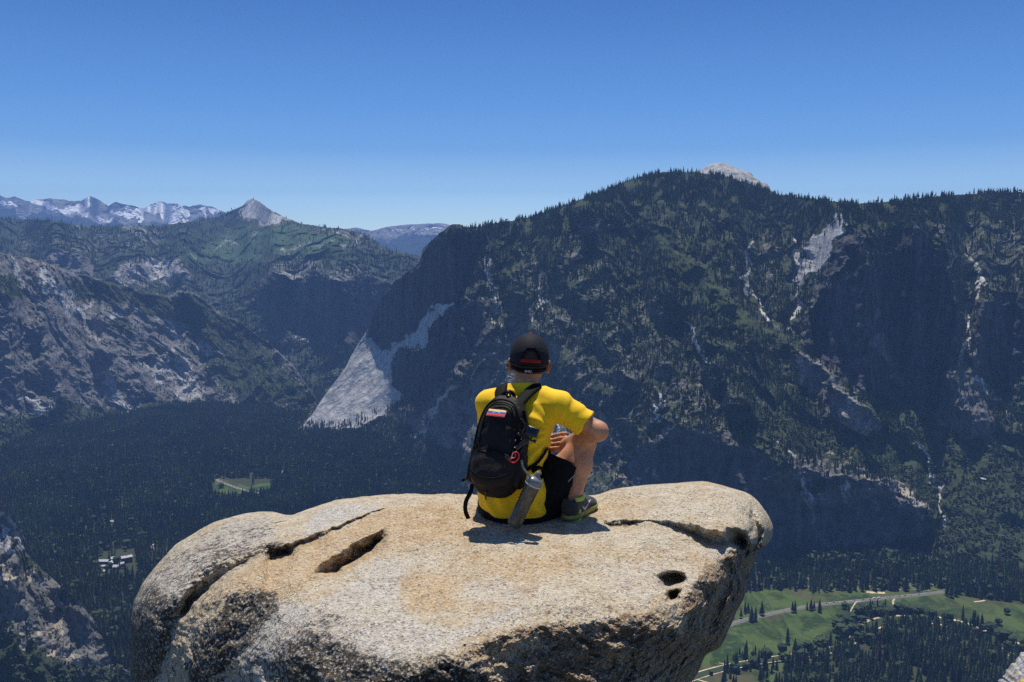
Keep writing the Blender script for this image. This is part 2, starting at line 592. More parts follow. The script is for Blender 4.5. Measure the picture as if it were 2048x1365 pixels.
for x, y, w, h in [(1180, 600, 40, 35), (1090, 700, 40, 30), (1230, 690, 45, 35), (1330, 760, 35, 28), (1250, 880, 60, 40), (1130, 930, 50, 40), (900, 850, 35, 60), (960, 880, 20, 50),
                   (1320, 640, 30, 22), (1420, 760, 40, 20), (1480, 840, 40, 24), (1190, 800, 30, 30), (1120, 560, 25, 30)]:
    th.poly([(x - w, y + h * .3), (x - w * .4, y - h), (x + w * .7, y - h * .7), (x + w, y + h * .5), (x, y + h)], 79, 8)
DL = [(1260, 930), (1290, 880), (1340, 862), (1430, 865), (1520, 905), (1560, 940), (1600, 965), (1600, 990), (1660, 990), (1700, 975), (1770, 985), (1835, 1025), (1858, 1062), (1800, 1080),
      (1700, 1088), (1640, 1098), (1560, 1118), (1510, 1110), (1430, 1100), (1300, 1060)]
th.poly(DL, 76.5, 8)
th.poly([(1290, 900), (1440, 890), (1500, 930), (1480, 1000), (1300, 1000)], 81, 10).poly([(1520, 1030), (1680, 1020), (1780, 1040), (1800, 1070), (1560, 1100)], 81, 10)
th.poly([(1560, 925), (1640, 920), (1700, 945), (1790, 960), (1850, 1010), (1830, 1010), (1780, 975), (1700, 968), (1610, 955)], 40, 5)
# the bench behind the front spur, then the great shaded wall
th.line([(1440, 575), (1500, 625), (1560, 672), (1591, 692), (1632, 725), (1680, 765), (1725, 800), (1765, 830), (1800, 848), (1860, 852)], 8, 7, 5)
D1 = [(1822, 453), (1841, 457), (1887, 499), (1915, 587), (1924, 684), (1906, 740), (1864, 805), (1822, 822), (1785, 806), (1720, 786), (1674, 750), (1628, 717), (1600, 680), (1618, 633),
      (1655, 578), (1702, 541), (1767, 513), (1794, 476)]
D2 = [(1665, 480), (1700, 455), (1738, 478), (1702, 520), (1650, 570), (1630, 625), (1606, 640), (1625, 590), (1655, 530)]
D3 = [(1956, 596), (2048, 578), (2140, 575), (2140, 780), (2048, 763), (1980, 754), (1947, 693)]
WS = [(1674, 430), (1697, 439), (1674, 480), (1646, 531), (1623, 559), (1600, 578), (1602, 550), (1593, 527), (1618, 476), (1646, 448)]
th.poly(D1, 82, 4).poly(D2, 80, 3).poly(D3, 78, 6)
th.poly(WS, 49, 3)
SP2 = [(1591, 684), (1632, 721), (1693, 786), (1748, 823), (1762, 860), (1725, 872), (1679, 840), (1646, 800), (1609, 763), (1581, 717)]
th.poly(SP2, 52, 3)
th.poly([(1640, 815), (1660, 830), (1740, 870), (1725, 885), (1670, 860)], 80, 4)
SP3 = [(1915, 717), (1947, 707), (1980, 809), (1984, 879), (1915, 875), (1864, 822)]
th.poly(SP3, 66, 5)
LED = [[(1745, 600), (1760, 608), (1760, 640), (1746, 636)], [(1755, 650), (1790, 698), (1797, 730), (1772, 722), (1750, 684)], [(1815, 680), (1830, 676), (1828, 694), (1816, 696)], [(1700, 560), (1712, 556), (1716, 580), (1702, 584)], [(1770, 740), (1785, 742), (1782, 765), (1770, 760)]]
for q in LED:
    th.poly(q, 54, 3)
th.poly([(1750, 480), (1800, 440), (1810, 470), (1765, 505)], 60, 4)
th.poly([(1855, 430), (1890, 425), (1900, 470), (1875, 470)], 70, 5)

rk = Field(0.30)
rk.poly(lower, 0.62, 14)
rk.poly([(1080, 540), (1400, 700), (1560, 900), (1500, 1000), (1250, 1060), (1100, 980), (1000, 700)], 0.40, 30)
for q in (G1, G2, DL, D1, D2, D3, SP2, SP3):
    rk.poly(q, 0.95, 5)
rk.poly([(1560, 925), (1640, 915), (1700, 945), (1790, 955), (1860, 1015), (1840, 1040), (1780, 990), (1700, 985), (1600, 975)], 0.62, 8)
rk.poly([(1700, 420), (1880, 420), (2048, 470), (2048, 560), (1930, 560), (1880, 480), (1820, 445), (1720, 470)], 0.42, 14)
rk.poly([(1130, 425), (1190, 415), (1230, 450), (1200, 490), (1140, 480)], 0.55, 10)
rk.poly([(1360, 355), (1440, 352), (1560, 385), (1600, 405), (1520, 400), (1400, 372)], 0.5, 8)
rk.poly([(770, 870), (870, 945), (1000, 985), (960, 930), (860, 870), (800, 850)], 0.12, 8)
for x, y, w, h in [(1200, 560, 40, 35), (1120, 640, 50, 30), (1250, 740, 45, 35), (1380, 800, 55, 28), (1190, 880, 60, 40), (1300, 620, 30, 30), (1480, 720, 20, 40), (1540, 520, 25, 40), (1140, 510, 18, 40),
                   (1090, 600, 18, 40), (1445, 870, 40, 12), (1060, 520, 20, 30)]:
    rk.poly([(x - w, y + h * .3), (x - w * .4, y - h), (x + w * .7, y - h * .7), (x + w, y + h * .5), (x, y + h)], 0.5, 9)
crest = [(u_, float(top_R(u_)) + 24) for u_ in range(930, 2110, 30)]
rk.line(crest, 0.08, 34, 16)
pl = Field(0)
pl.poly(SLAB, 1.5, 3)
pl.poly([(960, 521), (978, 516), (996, 562), (1005, 590), (996, 634), (1010, 680), (987, 652), (982, 625), (960, 616), (982, 589)], 0.62, 4)
pl.poly(WS, 0.85, 4)
pl.line([(1600, 578), (1596, 605), (1581, 650), (1575, 668)], 1.1, 4, 4)
pl.poly(SP2, 0.40, 5)
pl.line([(1503, 485), (1491, 541), (1491, 578), (1517, 619), (1535, 640)], 1.2, 4, 3)
pl.line([(1588, 462), (1591, 522), (1602, 559)], 1.1, 3.5, 3)
pl.line([(1933, 513), (1961, 536), (1956, 564), (1947, 596), (1929, 633), (1938, 670), (1920, 717)], 1.0, 7, 5)
pl.poly([(1940, 525), (1962, 530), (1960, 560), (1945, 560)], 0.7, 5)
pl.line([(1155, 640), (1150, 665), (1158, 690)], 0.5, 3, 3)
for ln in ([(880, 745), (935, 700), (975, 672)], [(830, 870), (870, 820), (905, 780)], [(1080, 790), (1110, 850), (1100, 890)], [(1310, 790), (1320, 840)], [(1367, 650), (1395, 690), (1420, 735)],
           [(1545, 865), (1580, 905), (1588, 915)], [(1605, 960), (1615, 985), (1630, 1030)], [(1690, 970), (1710, 1010), (1716, 1035)], [(1740, 1010), (1765, 1045)], [(1090, 545), (1075, 600), (1068, 640)],
           [(1430, 885), (1440, 900)], [(1305, 940), (1310, 965)], [(1845, 890), (1880, 990), (1888, 1060)], [(1960, 756), (1990, 790), (2020, 830)]):
    pl.line(ln, 0.85, 4, 5)
tn = Field(0)
tn.poly([(1770, 958), (1800, 962), (1848, 1008), (1858, 1050), (1840, 1020), (1800, 985)], 0.8, 4)
tn.line([(1660, 900), (1700, 935), (1760, 965)], 0.55, 6, 5)
tn.line([(1200, 815), (1215, 850), (1195, 880)], 0.5, 8, 6)
tn.line([(1220, 960), (1260, 975)], 0.5, 12, 6)
tn.line([(1010, 1000), (960, 955), (920, 940)], 0.45, 6, 5)
gr = Field(0)
OLIVE = [(1267, 406), (1294, 420), (1359, 476), (1396, 531), (1443, 578), (1494, 624), (1540, 656), (1586, 684), (1625, 722), (1600, 720), (1517, 675), (1461, 640), (1387, 585), (1331, 520), (1285, 455)]
gr.poly(OLIVE, 0.85, 7)
TALUS = [(1560, 830), (1660, 850), (1740, 880), (1790, 870), (1830, 840), (1900, 880), (2048, 930), (2140, 950), (2140, 1150), (1900, 1120), (1860, 1060), (1845, 1000), (1780, 945), (1640, 900), (1500, 900), (1420, 840), (1460, 800)]
gr.poly(TALUS, 0.52, 10)
gr.line([(1023, 500), (1015, 550), (998, 590), (1000, 650)], 0.9, 9, 5)
gr.poly([(1715, 790), (1760, 800), (1815, 850), (1790, 868), (1740, 835)], 0.85, 6)
GUL = [(1776, 862), (1810, 895), (1837, 928), (1865, 962), (1882, 1005)]
gr.line(GUL, 0.9, 12, 8)
gr.poly([(1966, 754), (1990, 765), (2044, 823), (2048, 850), (2000, 830)], 0.7, 7)
gr.line([(1440, 500), (1450, 540), (1455, 560)], 0.5, 10, 8)

st_ = Field(0.0)  # shade of the steep walls painted as darker rock, with some real streaks
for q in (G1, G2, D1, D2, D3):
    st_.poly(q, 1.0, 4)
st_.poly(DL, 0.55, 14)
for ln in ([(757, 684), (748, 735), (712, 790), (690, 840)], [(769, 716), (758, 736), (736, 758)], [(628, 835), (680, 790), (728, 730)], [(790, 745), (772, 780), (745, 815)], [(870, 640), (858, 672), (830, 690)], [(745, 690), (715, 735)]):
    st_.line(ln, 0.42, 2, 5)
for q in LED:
    st_.poly(q, 0.25, 3)  # sunlit ledges left paler within the painted shade
print("right mountain")
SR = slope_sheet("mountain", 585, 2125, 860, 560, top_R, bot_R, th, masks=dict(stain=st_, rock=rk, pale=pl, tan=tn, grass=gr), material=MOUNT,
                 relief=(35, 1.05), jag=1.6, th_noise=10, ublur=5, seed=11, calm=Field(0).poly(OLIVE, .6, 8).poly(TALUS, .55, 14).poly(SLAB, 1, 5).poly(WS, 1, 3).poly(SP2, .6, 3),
                 forms=[([(1267, 400), (1360, 490), (1450, 590), (1540, 672), (1591, 692), (1660, 765), (1762, 850)], 115, 55), ([(1150, 425), (1120, 520), (1180, 640), (1260, 760), (1350, 850)], 70, 42),
                        ([(1000, 650), (920, 740), (800, 850)], 70, 40), ([(1560, 930), (1700, 955), (1790, 962), (1850, 1040)], 60, 30), ([(1885, 470), (1925, 640), (1905, 760), (1950, 860)], 70, 30),
                        ([(1430, 730), (1500, 830), (1560, 920)], 50, 30), ([(1740, 470), (1660, 560), (1600, 640)], 60, 26), ([(1060, 470), (1050, 600), (1120, 760)], 55, 30), ([(2000, 480), (1990, 600), (2030, 760)], 60, 34),
                        ([(1440, 470), (1480, 580), (1560, 668)], -70, 22), ([(1022, 490), (998, 600), (1005, 660)], -70, 16), ([(1235, 470), (1300, 630), (1400, 740), (1480, 850)], -60, 26),
                        ([(1060, 700), (1120, 800), (1190, 920)], -60, 26), ([(1776, 862), (1840, 930), (1885, 1010), (1890, 1070)], -45, 18), ([(1950, 560), (1935, 640), (1930, 720)], -60, 14),
                        ([(1597, 470), (1600, 560), (1580, 660)], -60, 16), ([(1180, 480), (1230, 600), (1240, 700)], -45, 20)])
wood = Field(1.0)
wood.poly(lower, 0.30, 14)
for q in (G1, G2, D1, D2, D3):
    wood.poly(q, 0.05, 4)
wood.poly(DL, 0.5, 12)
wood.poly(SLAB, 0.0, 3).line([(596, 852), (669, 856), (720, 842), (782, 818), (806, 800)], 0.8, 8, 7).line([(795, 750), (806, 800)], 0.4, 6, 4).poly(WS, 0.05, 3).poly(SP2, 0.06, 4).poly(SP3, 0.3, 5)
wood.poly(OLIVE, 0.13, 6)
wood.poly([(1560, 925), (1640, 920), (1700, 945), (1790, 960), (1860, 1015), (1840, 1040), (1780, 990), (1600, 975)], 0.35, 6)
wood.poly([(770, 870), (870, 945), (1000, 985), (960, 930), (860, 870), (800, 850)], 1.0, 8)
wood.poly([(1700, 420), (1880, 420), (2048, 470), (2048, 560), (1930, 560), (1880, 480), (1820, 445), (1720, 470)], 0.55, 14)
wood.line(crest, 2.2, 34, 16)
for ln in ([(1503, 485), (1491, 541), (1491, 578), (1517, 619), (1535, 640)], [(1588, 462), (1591, 522), (1602, 559), (1598, 605), (1581, 652)], [(1933, 513), (1961, 536), (1956, 564), (1947, 596), (1929, 633), (1938, 670), (1920, 717)]):
    wood.line(ln, 0.0, 8, 3)
wood.line(GUL, 0.15, 10, 6)
broadf = Field(0.05)
broadf.poly(TALUS, 0.86, 12)
broadf.poly(lower, 0.7, 14)
broadf.poly(OLIVE, 0.5, 6)
broadf.poly([(1130, 600), (1400, 700), (1560, 900), (1500, 1000), (1250, 1060), (1100, 980), (1000, 760)], 0.45, 30)
Uw, Vw = warp(SR['U'], SR['V'], 6, 30, 77)
dR = wood.get(Uw, Vw) * smooth(-0.5, 0.35, fbm(SR['U'] / 26, SR['V'] / 20, octaves=4, seed=91) + 0.15) * np.maximum(smooth(82, 66, SR['th']), 0.10 * (fbm(SR['U'] / 14, SR['V'] / 6, octaves=3, seed=95) > 0.15))
scatter(SR, dR, 9, 29, 0.019, broadf.get(Uw, Vw), pixcap=0.145, seed=5)

# ---- the cliffs on the left of the valley -----------------------------------
top_L = lerp_curve([(-80, 496), (0, 506), (34, 512), (69, 519), (103, 529), (138, 543), (193, 557), (241, 570), (293, 584), (344, 590), (352, 583), (375, 581), (389, 586), (413, 605), (441, 625),
                    (482, 646), (517, 674), (551, 698), (585, 729), (610, 765), (640, 812)])
bot_L = lerp_curve([(-80, 925), (0, 905), (50, 880), (110, 862), (190, 846), (260, 832), (330, 820), (420, 812), (480, 815), (560, 825), (640, 835)])
th = Field(46)
th.poly([(380, 600), (480, 640), (640, 810), (640, 840), (480, 810), (440, 760), (400, 700)], 38, 14)
th.line([(-80, 915), (0, 895), (60, 868), (190, 836), (260, 822), (330, 812), (420, 804)], 34, 16, 14)
for q in ([(-80, 590), (0, 605), (40, 635), (80, 662), (113, 695), (69, 702), (0, 700), (-80, 700)],
          [(190, 722), (205, 708), (260, 705), (350, 712), (352, 722), (290, 726), (240, 716), (215, 740), (195, 765), (185, 745)],
          [(120, 700), (150, 730), (185, 765), (160, 765), (125, 725)], [(352, 590), (372, 583), (400, 600), (420, 640), (405, 660), (365, 650), (350, 620)],
          [(0, 735), (60, 745), (95, 780), (60, 800), (0, 790)], [(390, 668), (420, 680), (455, 710), (440, 722), (400, 700)], [(225, 640), (270, 660), (250, 665)],
          [(60, 815), (120, 820), (160, 840), (100, 850)], [(270, 765), (310, 800), (300, 808), (265, 780)]):
    th.poly(q, 80, 5)
rk = Field(0.72)
rk.poly([(380, 590), (480, 640), (640, 800), (640, 840), (480, 815), (430, 760), (400, 690)], 0.22, 16)
rk.line([(-80, 915), (0, 895), (60, 868), (190, 838), (260, 824), (330, 813), (420, 806)], 0.1, 14, 12)
WD = [[(131, 556), (220, 563), (262, 590), (207, 604), (152, 604), (131, 575)], [(-80, 540), (0, 543), (52, 570), (69, 590), (40, 600), (0, 590), (-80, 590)], [(240, 570), (345, 590), (350, 640), (290, 620)],
      [(352, 588), (375, 580), (413, 605), (465, 660), (430, 678), (380, 670), (348, 640)], [(-80, 860), (-80, 925), (180, 850), (190, 830), (120, 800), (60, 830)], [(225, 640), (260, 645), (270, 665), (230, 668)]]
for q in WD:
    rk.poly(q, 0.08, 7)
pl = Field(0.0)
for ln, w in (([(84, 535), (100, 575), (140, 595), (160, 640), (190, 680)], 6), ([(90, 575), (135, 590), (140, 620)], 16), ([(20, 530), (50, 570), (80, 610)], 5), ([(205, 765), (235, 790), (258, 815)], 14),
              ([(215, 740), (225, 765)], 12), ([(295, 735), (350, 720), (385, 745), (390, 790)], 12), ([(225, 625), (232, 640)], 6), ([(305, 635), (355, 672)], 5), ([(165, 625), (190, 618)], 8),
              ([(350, 700), (372, 745)], 5), ([(10, 780), (60, 800), (110, 815)], 5), ([(380, 695), (450, 710)], 4)):
    pl.line(ln, 0.62, w, 7)
pl.poly([(292, 735), (350, 722), (380, 742), (395, 790), (420, 810), (370, 812), (340, 770), (300, 755)], 0.55, 6)
pl.poly([(80, 700), (120, 705), (120, 745), (85, 740)], 0.35, 6)
tn = Field(0)
tn.poly([(230, 655), (300, 660), (310, 690), (250, 700)], 0.42, 12)
tn.line([(0, 508), (60, 515), (105, 530)], 0.5, 6, 4)
gr = Field(0.0)
SL = slope_sheet("mountain", -80, 640, 420, 300, top_L, bot_L, th, masks=dict(rock=rk, pale=pl, tan=tn, grass=gr), material=mountain_mat('left_granite_cliffs', rockcol=(0.205, 0.205, 0.208), bump=8.0, dip=0.78, pdip=0.78),
                 relief=(60, 0.9), jag=2.0, th_noise=16, ublur=4, seed=41, calm=Field(0.30), dipg=1)
wood = Field(0.30)
for q in WD:
    wood.poly(q, 0.95, 7)
wood.poly([(380, 590), (480, 640), (640, 800), (640, 840), (480, 815), (430, 760), (400, 690)], 0.9, 16)
wood.line([(-80, 915), (0, 895), (60, 868), (190, 838), (260, 824), (330, 813), (420, 806)], 1.0, 16, 14)
Uw, Vw = warp(SL['U'], SL['V'], 6, 30, 78)
dL = wood.get(Uw, Vw) * smooth(-0.4, 0.3, fbm(SL['U'] / 22, SL['V'] / 18, octaves=4, seed=92)) * smooth(80, 62, SL['th'])
scatter(SL, dL, 9, 24, 0.014, np.where(SL['V'] > bot_L(SL['U']) - 60, 0.15, 0.45) * (1 + 0 * dL), pixcap=0.12, seed=6)

# ---- the high ground behind, up to the bare granite peak --------------------
top_M = lerp_curve([(-100, 430), (0, 436), (103, 441), (165, 452), (310, 452), (379, 444), (430, 435), (470, 419), (486, 411), (496, 400), (505, 397), (517, 402), (530, 412), (544, 422), (578, 438),
                    (599, 447), (654, 455), (700, 460), (740, 474), (760, 490), (778, 500), (842, 513), (900, 520), (960, 522)])
bot_M = lerp_curve([(-100, 640), (200, 700), (400, 760), (500, 810), (600, 812), (700, 808), (960, 800)])
th = Field(17)
th.poly([(482, 420), (505, 392), (520, 398), (600, 446), (560, 450), (500, 446), (478, 440)], 30, 2)
th.poly([(440, 436), (486, 408), (486, 425), (440, 445)], 22, 3)
CK = [(537, 552), (620, 546), (700, 552), (790, 565), (960, 570), (960, 680), (700, 694), (654, 677), (568, 670), (537, 643), (482, 595), (520, 572)]
th.poly(CK, 80, 5)
PG = [(207, 553), (241, 532), (275, 522), (331, 522), (393, 546), (355, 570), (310, 569), (293, 574), (240, 566)]
th.poly(PG, 45, 4)
DM = [(90, 515), (131, 503), (172, 508), (186, 543), (190, 560), (138, 545), (100, 532)]
th.poly(DM, 60, 4)
th.poly([(480, 600), (540, 640), (660, 690), (760, 690), (760, 812), (500, 812), (420, 700)], 24, 12)
th.poly([(500, 660), (545, 650), (600, 690), (560, 700)], 55, 6)
th.poly([(640, 690), (690, 660), (740, 640), (735, 700), (700, 730), (650, 725)], 60, 6)
rk = Field(0.24)
rk.poly([(486, 408), (505, 392), (520, 398), (600, 448), (560, 452), (500, 446), (478, 440)], 1.0, 2)
rk.poly(CK, 0.9, 5).poly(PG, 0.7, 4).poly(DM, 0.9, 4)
rk.poly([(30, 500), (86, 460), (100, 462), (60, 495)], 0.6, 4).poly([(131, 459), (165, 452), (193, 455), (150, 464)], 0.6, 4).poly([(250, 462), (270, 449), (300, 466), (330, 480), (260, 476)], 0.6, 7)
rk.poly([(540, 525), (620, 520), (780, 560), (700, 556), (560, 555)], 0.52, 6).poly([(600, 448), (700, 458), (770, 495), (700, 480), (640, 465)], 0.52, 8)
rk.poly([(60, 480), (250, 475), (330, 500), (250, 515), (80, 505)], 0.38, 10)
rk.poly([(480, 680), (560, 660), (620, 700), (520, 720)], 0.5, 10)
pl = Field(0)
pl.poly([(478, 432), (488, 404), (503, 386), (520, 392), (568, 430), (600, 447), (520, 446)], 1.0, 3)
pl.poly(PG, 0.50, 5, 0.8).poly([(312, 520), (340, 530), (352, 550), (320, 570), (306, 568), (308, 545)], 1.3, 3)
pl.poly([(64, 462), (86, 460), (70, 474)], 0.6, 4)
for ln in ([(560, 497), (620, 489), (690, 492)], [(425, 510), (440, 495), (470, 485)], [(500, 462), (520, 462)], [(545, 552), (600, 545), (700, 550)], [(585, 675), (630, 685)], [(245, 462), (280, 450), (300, 465)],
           [(378, 505), (392, 508)], [(640, 462), (720, 474)], [(690, 665), (670, 700)]):
    pl.line(ln, 0.42, 5, 9)
gr = Field(0.0)
MG = [(482, 453), (585, 450), (650, 458), (700, 470), (700, 502), (620, 515), (551, 521), (448, 533), (344, 517), (379, 495), (430, 477)]
gr.poly(MG, 0.68, 8)
tn = Field(0)
MOUNT_FAR = mountain_mat("far_granite_mountain", scale=0.45, bump=10.0, soil=(0.03, 0.042, 0.028), grasscol=(0.062, 0.105, 0.055))
st_ = Field(0).poly(CK, 1.0, 4)  # shade of the far cliff painted into its rock colour
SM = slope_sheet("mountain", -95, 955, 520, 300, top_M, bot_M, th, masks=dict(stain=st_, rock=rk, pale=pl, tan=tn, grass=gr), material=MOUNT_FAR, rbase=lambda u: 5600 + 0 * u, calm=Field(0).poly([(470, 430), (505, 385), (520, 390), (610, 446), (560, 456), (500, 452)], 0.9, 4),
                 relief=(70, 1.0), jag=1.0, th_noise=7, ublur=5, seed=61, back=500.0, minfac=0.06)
wood = Field(1.0)
wood.poly([(486, 405), (505, 380), (600, 448), (560, 452), (500, 446), (478, 440)], 0.02, 2)
wood.poly(CK, 0.08, 4).poly(PG, 0.08, 4).poly(DM, 0.1, 4).poly(MG, 0.14, 7)
Uw, Vw = warp(SM['U'], SM['V'], 6, 30, 79)
dM = wood.get(Uw, Vw) * smooth(-0.35, 0.3, fbm(SM['U'] / 20, SM['V'] / 12, octaves=4, seed=93) + 0.1) * smooth(76, 55, SM['th'])
scatter(SM, dM, 20, 38, 0.006, None, pixcap=0.11, seed=8)

# ---- snowy range and the pale ridges at the end of the view ------------------
t = NT("snowy_range")
n1 = t.noise(1 / 500, 6, 0.6); n2 = t.noise(1 / 150, 5, 0.65, vec=t.mapping((1, 1, 0.4)))
rc = t.mix(t.ramp(n1, 0.35, 0.65), (0.13, 0.13, 0.13), (0.30, 0.29, 0.28))
fk = t.ramp(t.math('ADD', t.attr("grass"), t.math('MULTIPLY', t.math('SUBTRACT', n1, 0.5), 1.0)), 0.4, 0.6)
rc = t.mix(fk, rc, (0.03, 0.042, 0.03))
sk = t.ramp(t.math('ADD', t.attr("pale"), t.math('MULTIPLY', t.math('SUBTRACT', n2, 0.5), 1.6)), 0.44, 0.56)
SNOWM = t.done(t.mix(sk, rc, (0.92, 0.93, 0.95)), 0.9, t.bump(n2, 0.8, 60), Specular_IOR_Level=0.1)
top_S = lerp_curve([(-110, 400), (-40, 392), (0, 391), (14, 395), (28, 394), (52, 402), (103, 397), (138, 402), (162, 402), (179, 391), (200, 402), (217, 412), (231, 404), (262, 412), (286, 417), (317, 402),
                    (334, 407), (355, 408), (379, 415), (399, 408), (424, 415), (451, 424), (480, 436), (520, 442)])
bot_S = lerp_curve([(-110, 470), (520, 470)])
th = Field(26)
th.poly([(-110, 425), (100, 430), (300, 440), (520, 445), (520, 480), (-110, 480)], 12, 6)
sn = Field(0.0)
for ln, w in (([(-20, 402), (5, 408), (34, 417)], 4), ([(57, 408), (90, 413), (120, 420), (158, 424)], 6), ([(130, 420), (165, 414), (176, 398)], 8), ([(100, 410), (130, 421)], 5), ([(236, 417), (262, 424), (300, 432)], 5),
              ([(290, 424), (340, 425), (375, 422)], 9), ([(315, 411), (325, 418)], 7), ([(340, 413), (370, 417)], 7), ([(397, 412), (410, 424)], 4), ([(408, 411), (420, 418), (438, 428)], 3), ([(160, 430), (180, 434)], 3),
              ([(330, 436), (370, 440)], 3), ([(310, 430), (350, 433)], 5), ([(405, 428), (420, 436)], 3), ([(200, 425), (225, 440)], 2), ([(262, 431), (280, 436)], 3)):
    sn.line(ln, 1.25, w + 2.0, 3)
fo = Field(0)
fo.poly([(-110, 424), (0, 424), (60, 432), (140, 436), (220, 446), (300, 452), (520, 440), (520, 490), (-110, 490)], 1.0, 6)
slope_sheet("mountain_range", -105, 515, 420, 90, top_S, bot_S, th, masks=dict(pale=sn, grass=fo), material=SNOWM, rbase=lambda u: 19000 + 0 * u, relief=(120, 1.0), jag=1.2, th_noise=10, ublur=3, seed=71, back=900)
top_E = lerp_curve([(660, 466), (690, 458), (712, 455), (742, 462), (785, 452), (830, 449), (860, 447), (885, 447), (900, 450), (960, 456)])
bot_E = lerp_curve([(660, 540), (960, 540)])
th = Field(14)
sn = Field(0.0)
sn.poly([(700, 458), (780, 456), (860, 448), (900, 452), (900, 470), (820, 466), (750, 472)], 0.34, 5)
fo = Field(0.15)
fo.poly([(690, 470), (760, 474), (850, 470), (960, 480), (960, 560), (660, 560)], 0.75, 8)
slope_sheet("mountain_range", 665, 955, 200, 90, top_E, bot_E, th, masks=dict(pale=sn, grass=fo), material=SNOWM, rbase=lambda u: 17500 + 0 * u, relief=(140, 1.0), jag=0.8, th_noise=5, ublur=4, seed=81, back=900)

# ---- near spur at the lower left ---------------------------------------------
top_N = lerp_curve([(-120, 930), (-40, 985), (0, 1012), (15, 1028), (35, 1055), (50, 1078), (42, 1092), (50, 1104), (75, 1130), (100, 1155), (125, 1175), (160, 1205), (185, 1235), (200, 1270), (222, 1300), (234, 1318),
                    (232, 1330), (270, 1350), (330, 1372)])
bot_N = lerp_curve([(-120, 1560), (100, 1470), (200, 1420), (330, 1385)])
th = Field(48)
th.poly([(-120, 900), (60, 1060), (50, 1100), (-120, 1095)], 60, 5)
for q in ([(-40, 1130), (30, 1160), (60, 1230), (20, 1260), (-60, 1240)], [(100, 1190), (150, 1210), (190, 1290), (150, 1270)], [(30, 1180), (60, 1190), (50, 1205)]):
    th.poly(q, 79, 6)
rk = Field(0.66)
rk.poly([(-120, 1250), (0, 1270), (60, 1290), (130, 1335), (330, 1345), (330, 1600), (-120, 1600)], 0.1, 10)
rk.poly([(60, 1105), (100, 1150), (60, 1150), (35, 1120)], 0.2, 6)
pl = Field(0)
for ln in ([(0, 1020), (20, 1050), (45, 1085)], [(-20, 1050), (10, 1070), (25, 1100)], [(-40, 1040), (0, 1090)]):
    pl.line(ln, 0.7, 7, 5)
pl.line([(165, 1215), (185, 1250), (205, 1290)], 0.35, 6, 6)
tn = Field(0)
for ln in ([(45, 1150), (60, 1160)], [(80, 1255), (100, 1265)], [(100, 1240), (130, 1275)], [(120, 1310), (160, 1330)], [(40, 1280), (50, 1290)], [(5, 1130), (15, 1160)], [(100, 1300), (110, 1315)]):
    tn.line(ln, 0.7, 8, 7)
gr = Field(0)
MOUNT_NEAR = mountain_mat("near_granite_spur", scale=2.0, bump=3.0, rockcol=(0.2, 0.195, 0.19))
SN = slope_sheet("hillside", -115, 325, 300, 320, top_N, bot_N, th, masks=dict(rock=rk, pale=pl, tan=tn, grass=gr), material=MOUNT_NEAR, relief=(20, 1.1), jag=2.0, th_noise=14, ublur=3, seed=51, back=60)
wood = Field(0.30)
wood.poly([(-120, 1235), (0, 1250), (60, 1280), (130, 1335), (230, 1335), (330, 1345), (330, 1600), (-120, 1600)], 1.0, 12)
wood.poly([(60, 1105), (100, 1150), (60, 1150), (35, 1120)], 1.0, 6)
wood.poly([(-120, 900), (60, 1060), (50, 1100), (-120, 1095)], 0.03, 5)
Uw, Vw = warp(SN['U'], SN['V'], 8, 30, 80)
dN = wood.get(Uw, Vw) * smooth(-0.4, 0.3, fbm(SN['U'] / 30, SN['V'] / 24, octaves=4, seed=94))
scatter(SN, dN, 9, 20, 0.03, 0.93 + 0 * dN, pixcap=0.03, seed=9)

# ---- valley floor ------------------------------------------------------------
def ground_sheet():
    ys = np.concatenate([np.linspace(-3000, 900, 20), np.linspace(950, 5200, 500), np.geomspace(5300, 60000, 24)])
    xs = np.concatenate([-np.geomspace(60000, 3100, 16), np.linspace(-3000, 3000, 500), np.geomspace(3100, 60000, 16)])
    X, Y = np.meshgrid(xs, ys)
    Z = ZV + 1.0 * fbm(X / 300, Y / 300, octaves=3, seed=101)
    near = (Y < 700)
    Z = np.where(near, ZV - 5, Z)
    ok = (Y > 900) & (Y < 9000)
    u, v = pix(np.stack([X, np.maximum(Y, 100), Z], -1))
    u = np.where(ok, u, -500); v = np.where(ok, v, 200)
    Uw, Vw = u + 2.5 * fbm(X / 60, Y / 60, octaves=3, seed=102), v + 1.2 * fbm(X / 60, Y / 60 + 40, octaves=3, seed=103)
    att = {}
    for k, f in GROUND_FIELDS.items():
        att[k] = np.where(ok & (u > -110) & (u < 2130) & (v > 700) & (v < 1412), f.get(Uw, Vw), 0)
    o = mesh_np("valley_floor", np.stack([X, Y, Z], -1).reshape(-1, 3), grid_faces(len(ys), len(xs))[:, ::-1], GROUNDM, True, att)
    tag(o, kind="structure")
    return X, Y, Z


def pgr(x, y, seed=101):
    return ZV + 1.0 * fbm(np.asarray(x) / 300.0, np.asarray(y) / 300.0, octaves=3, seed=seed)


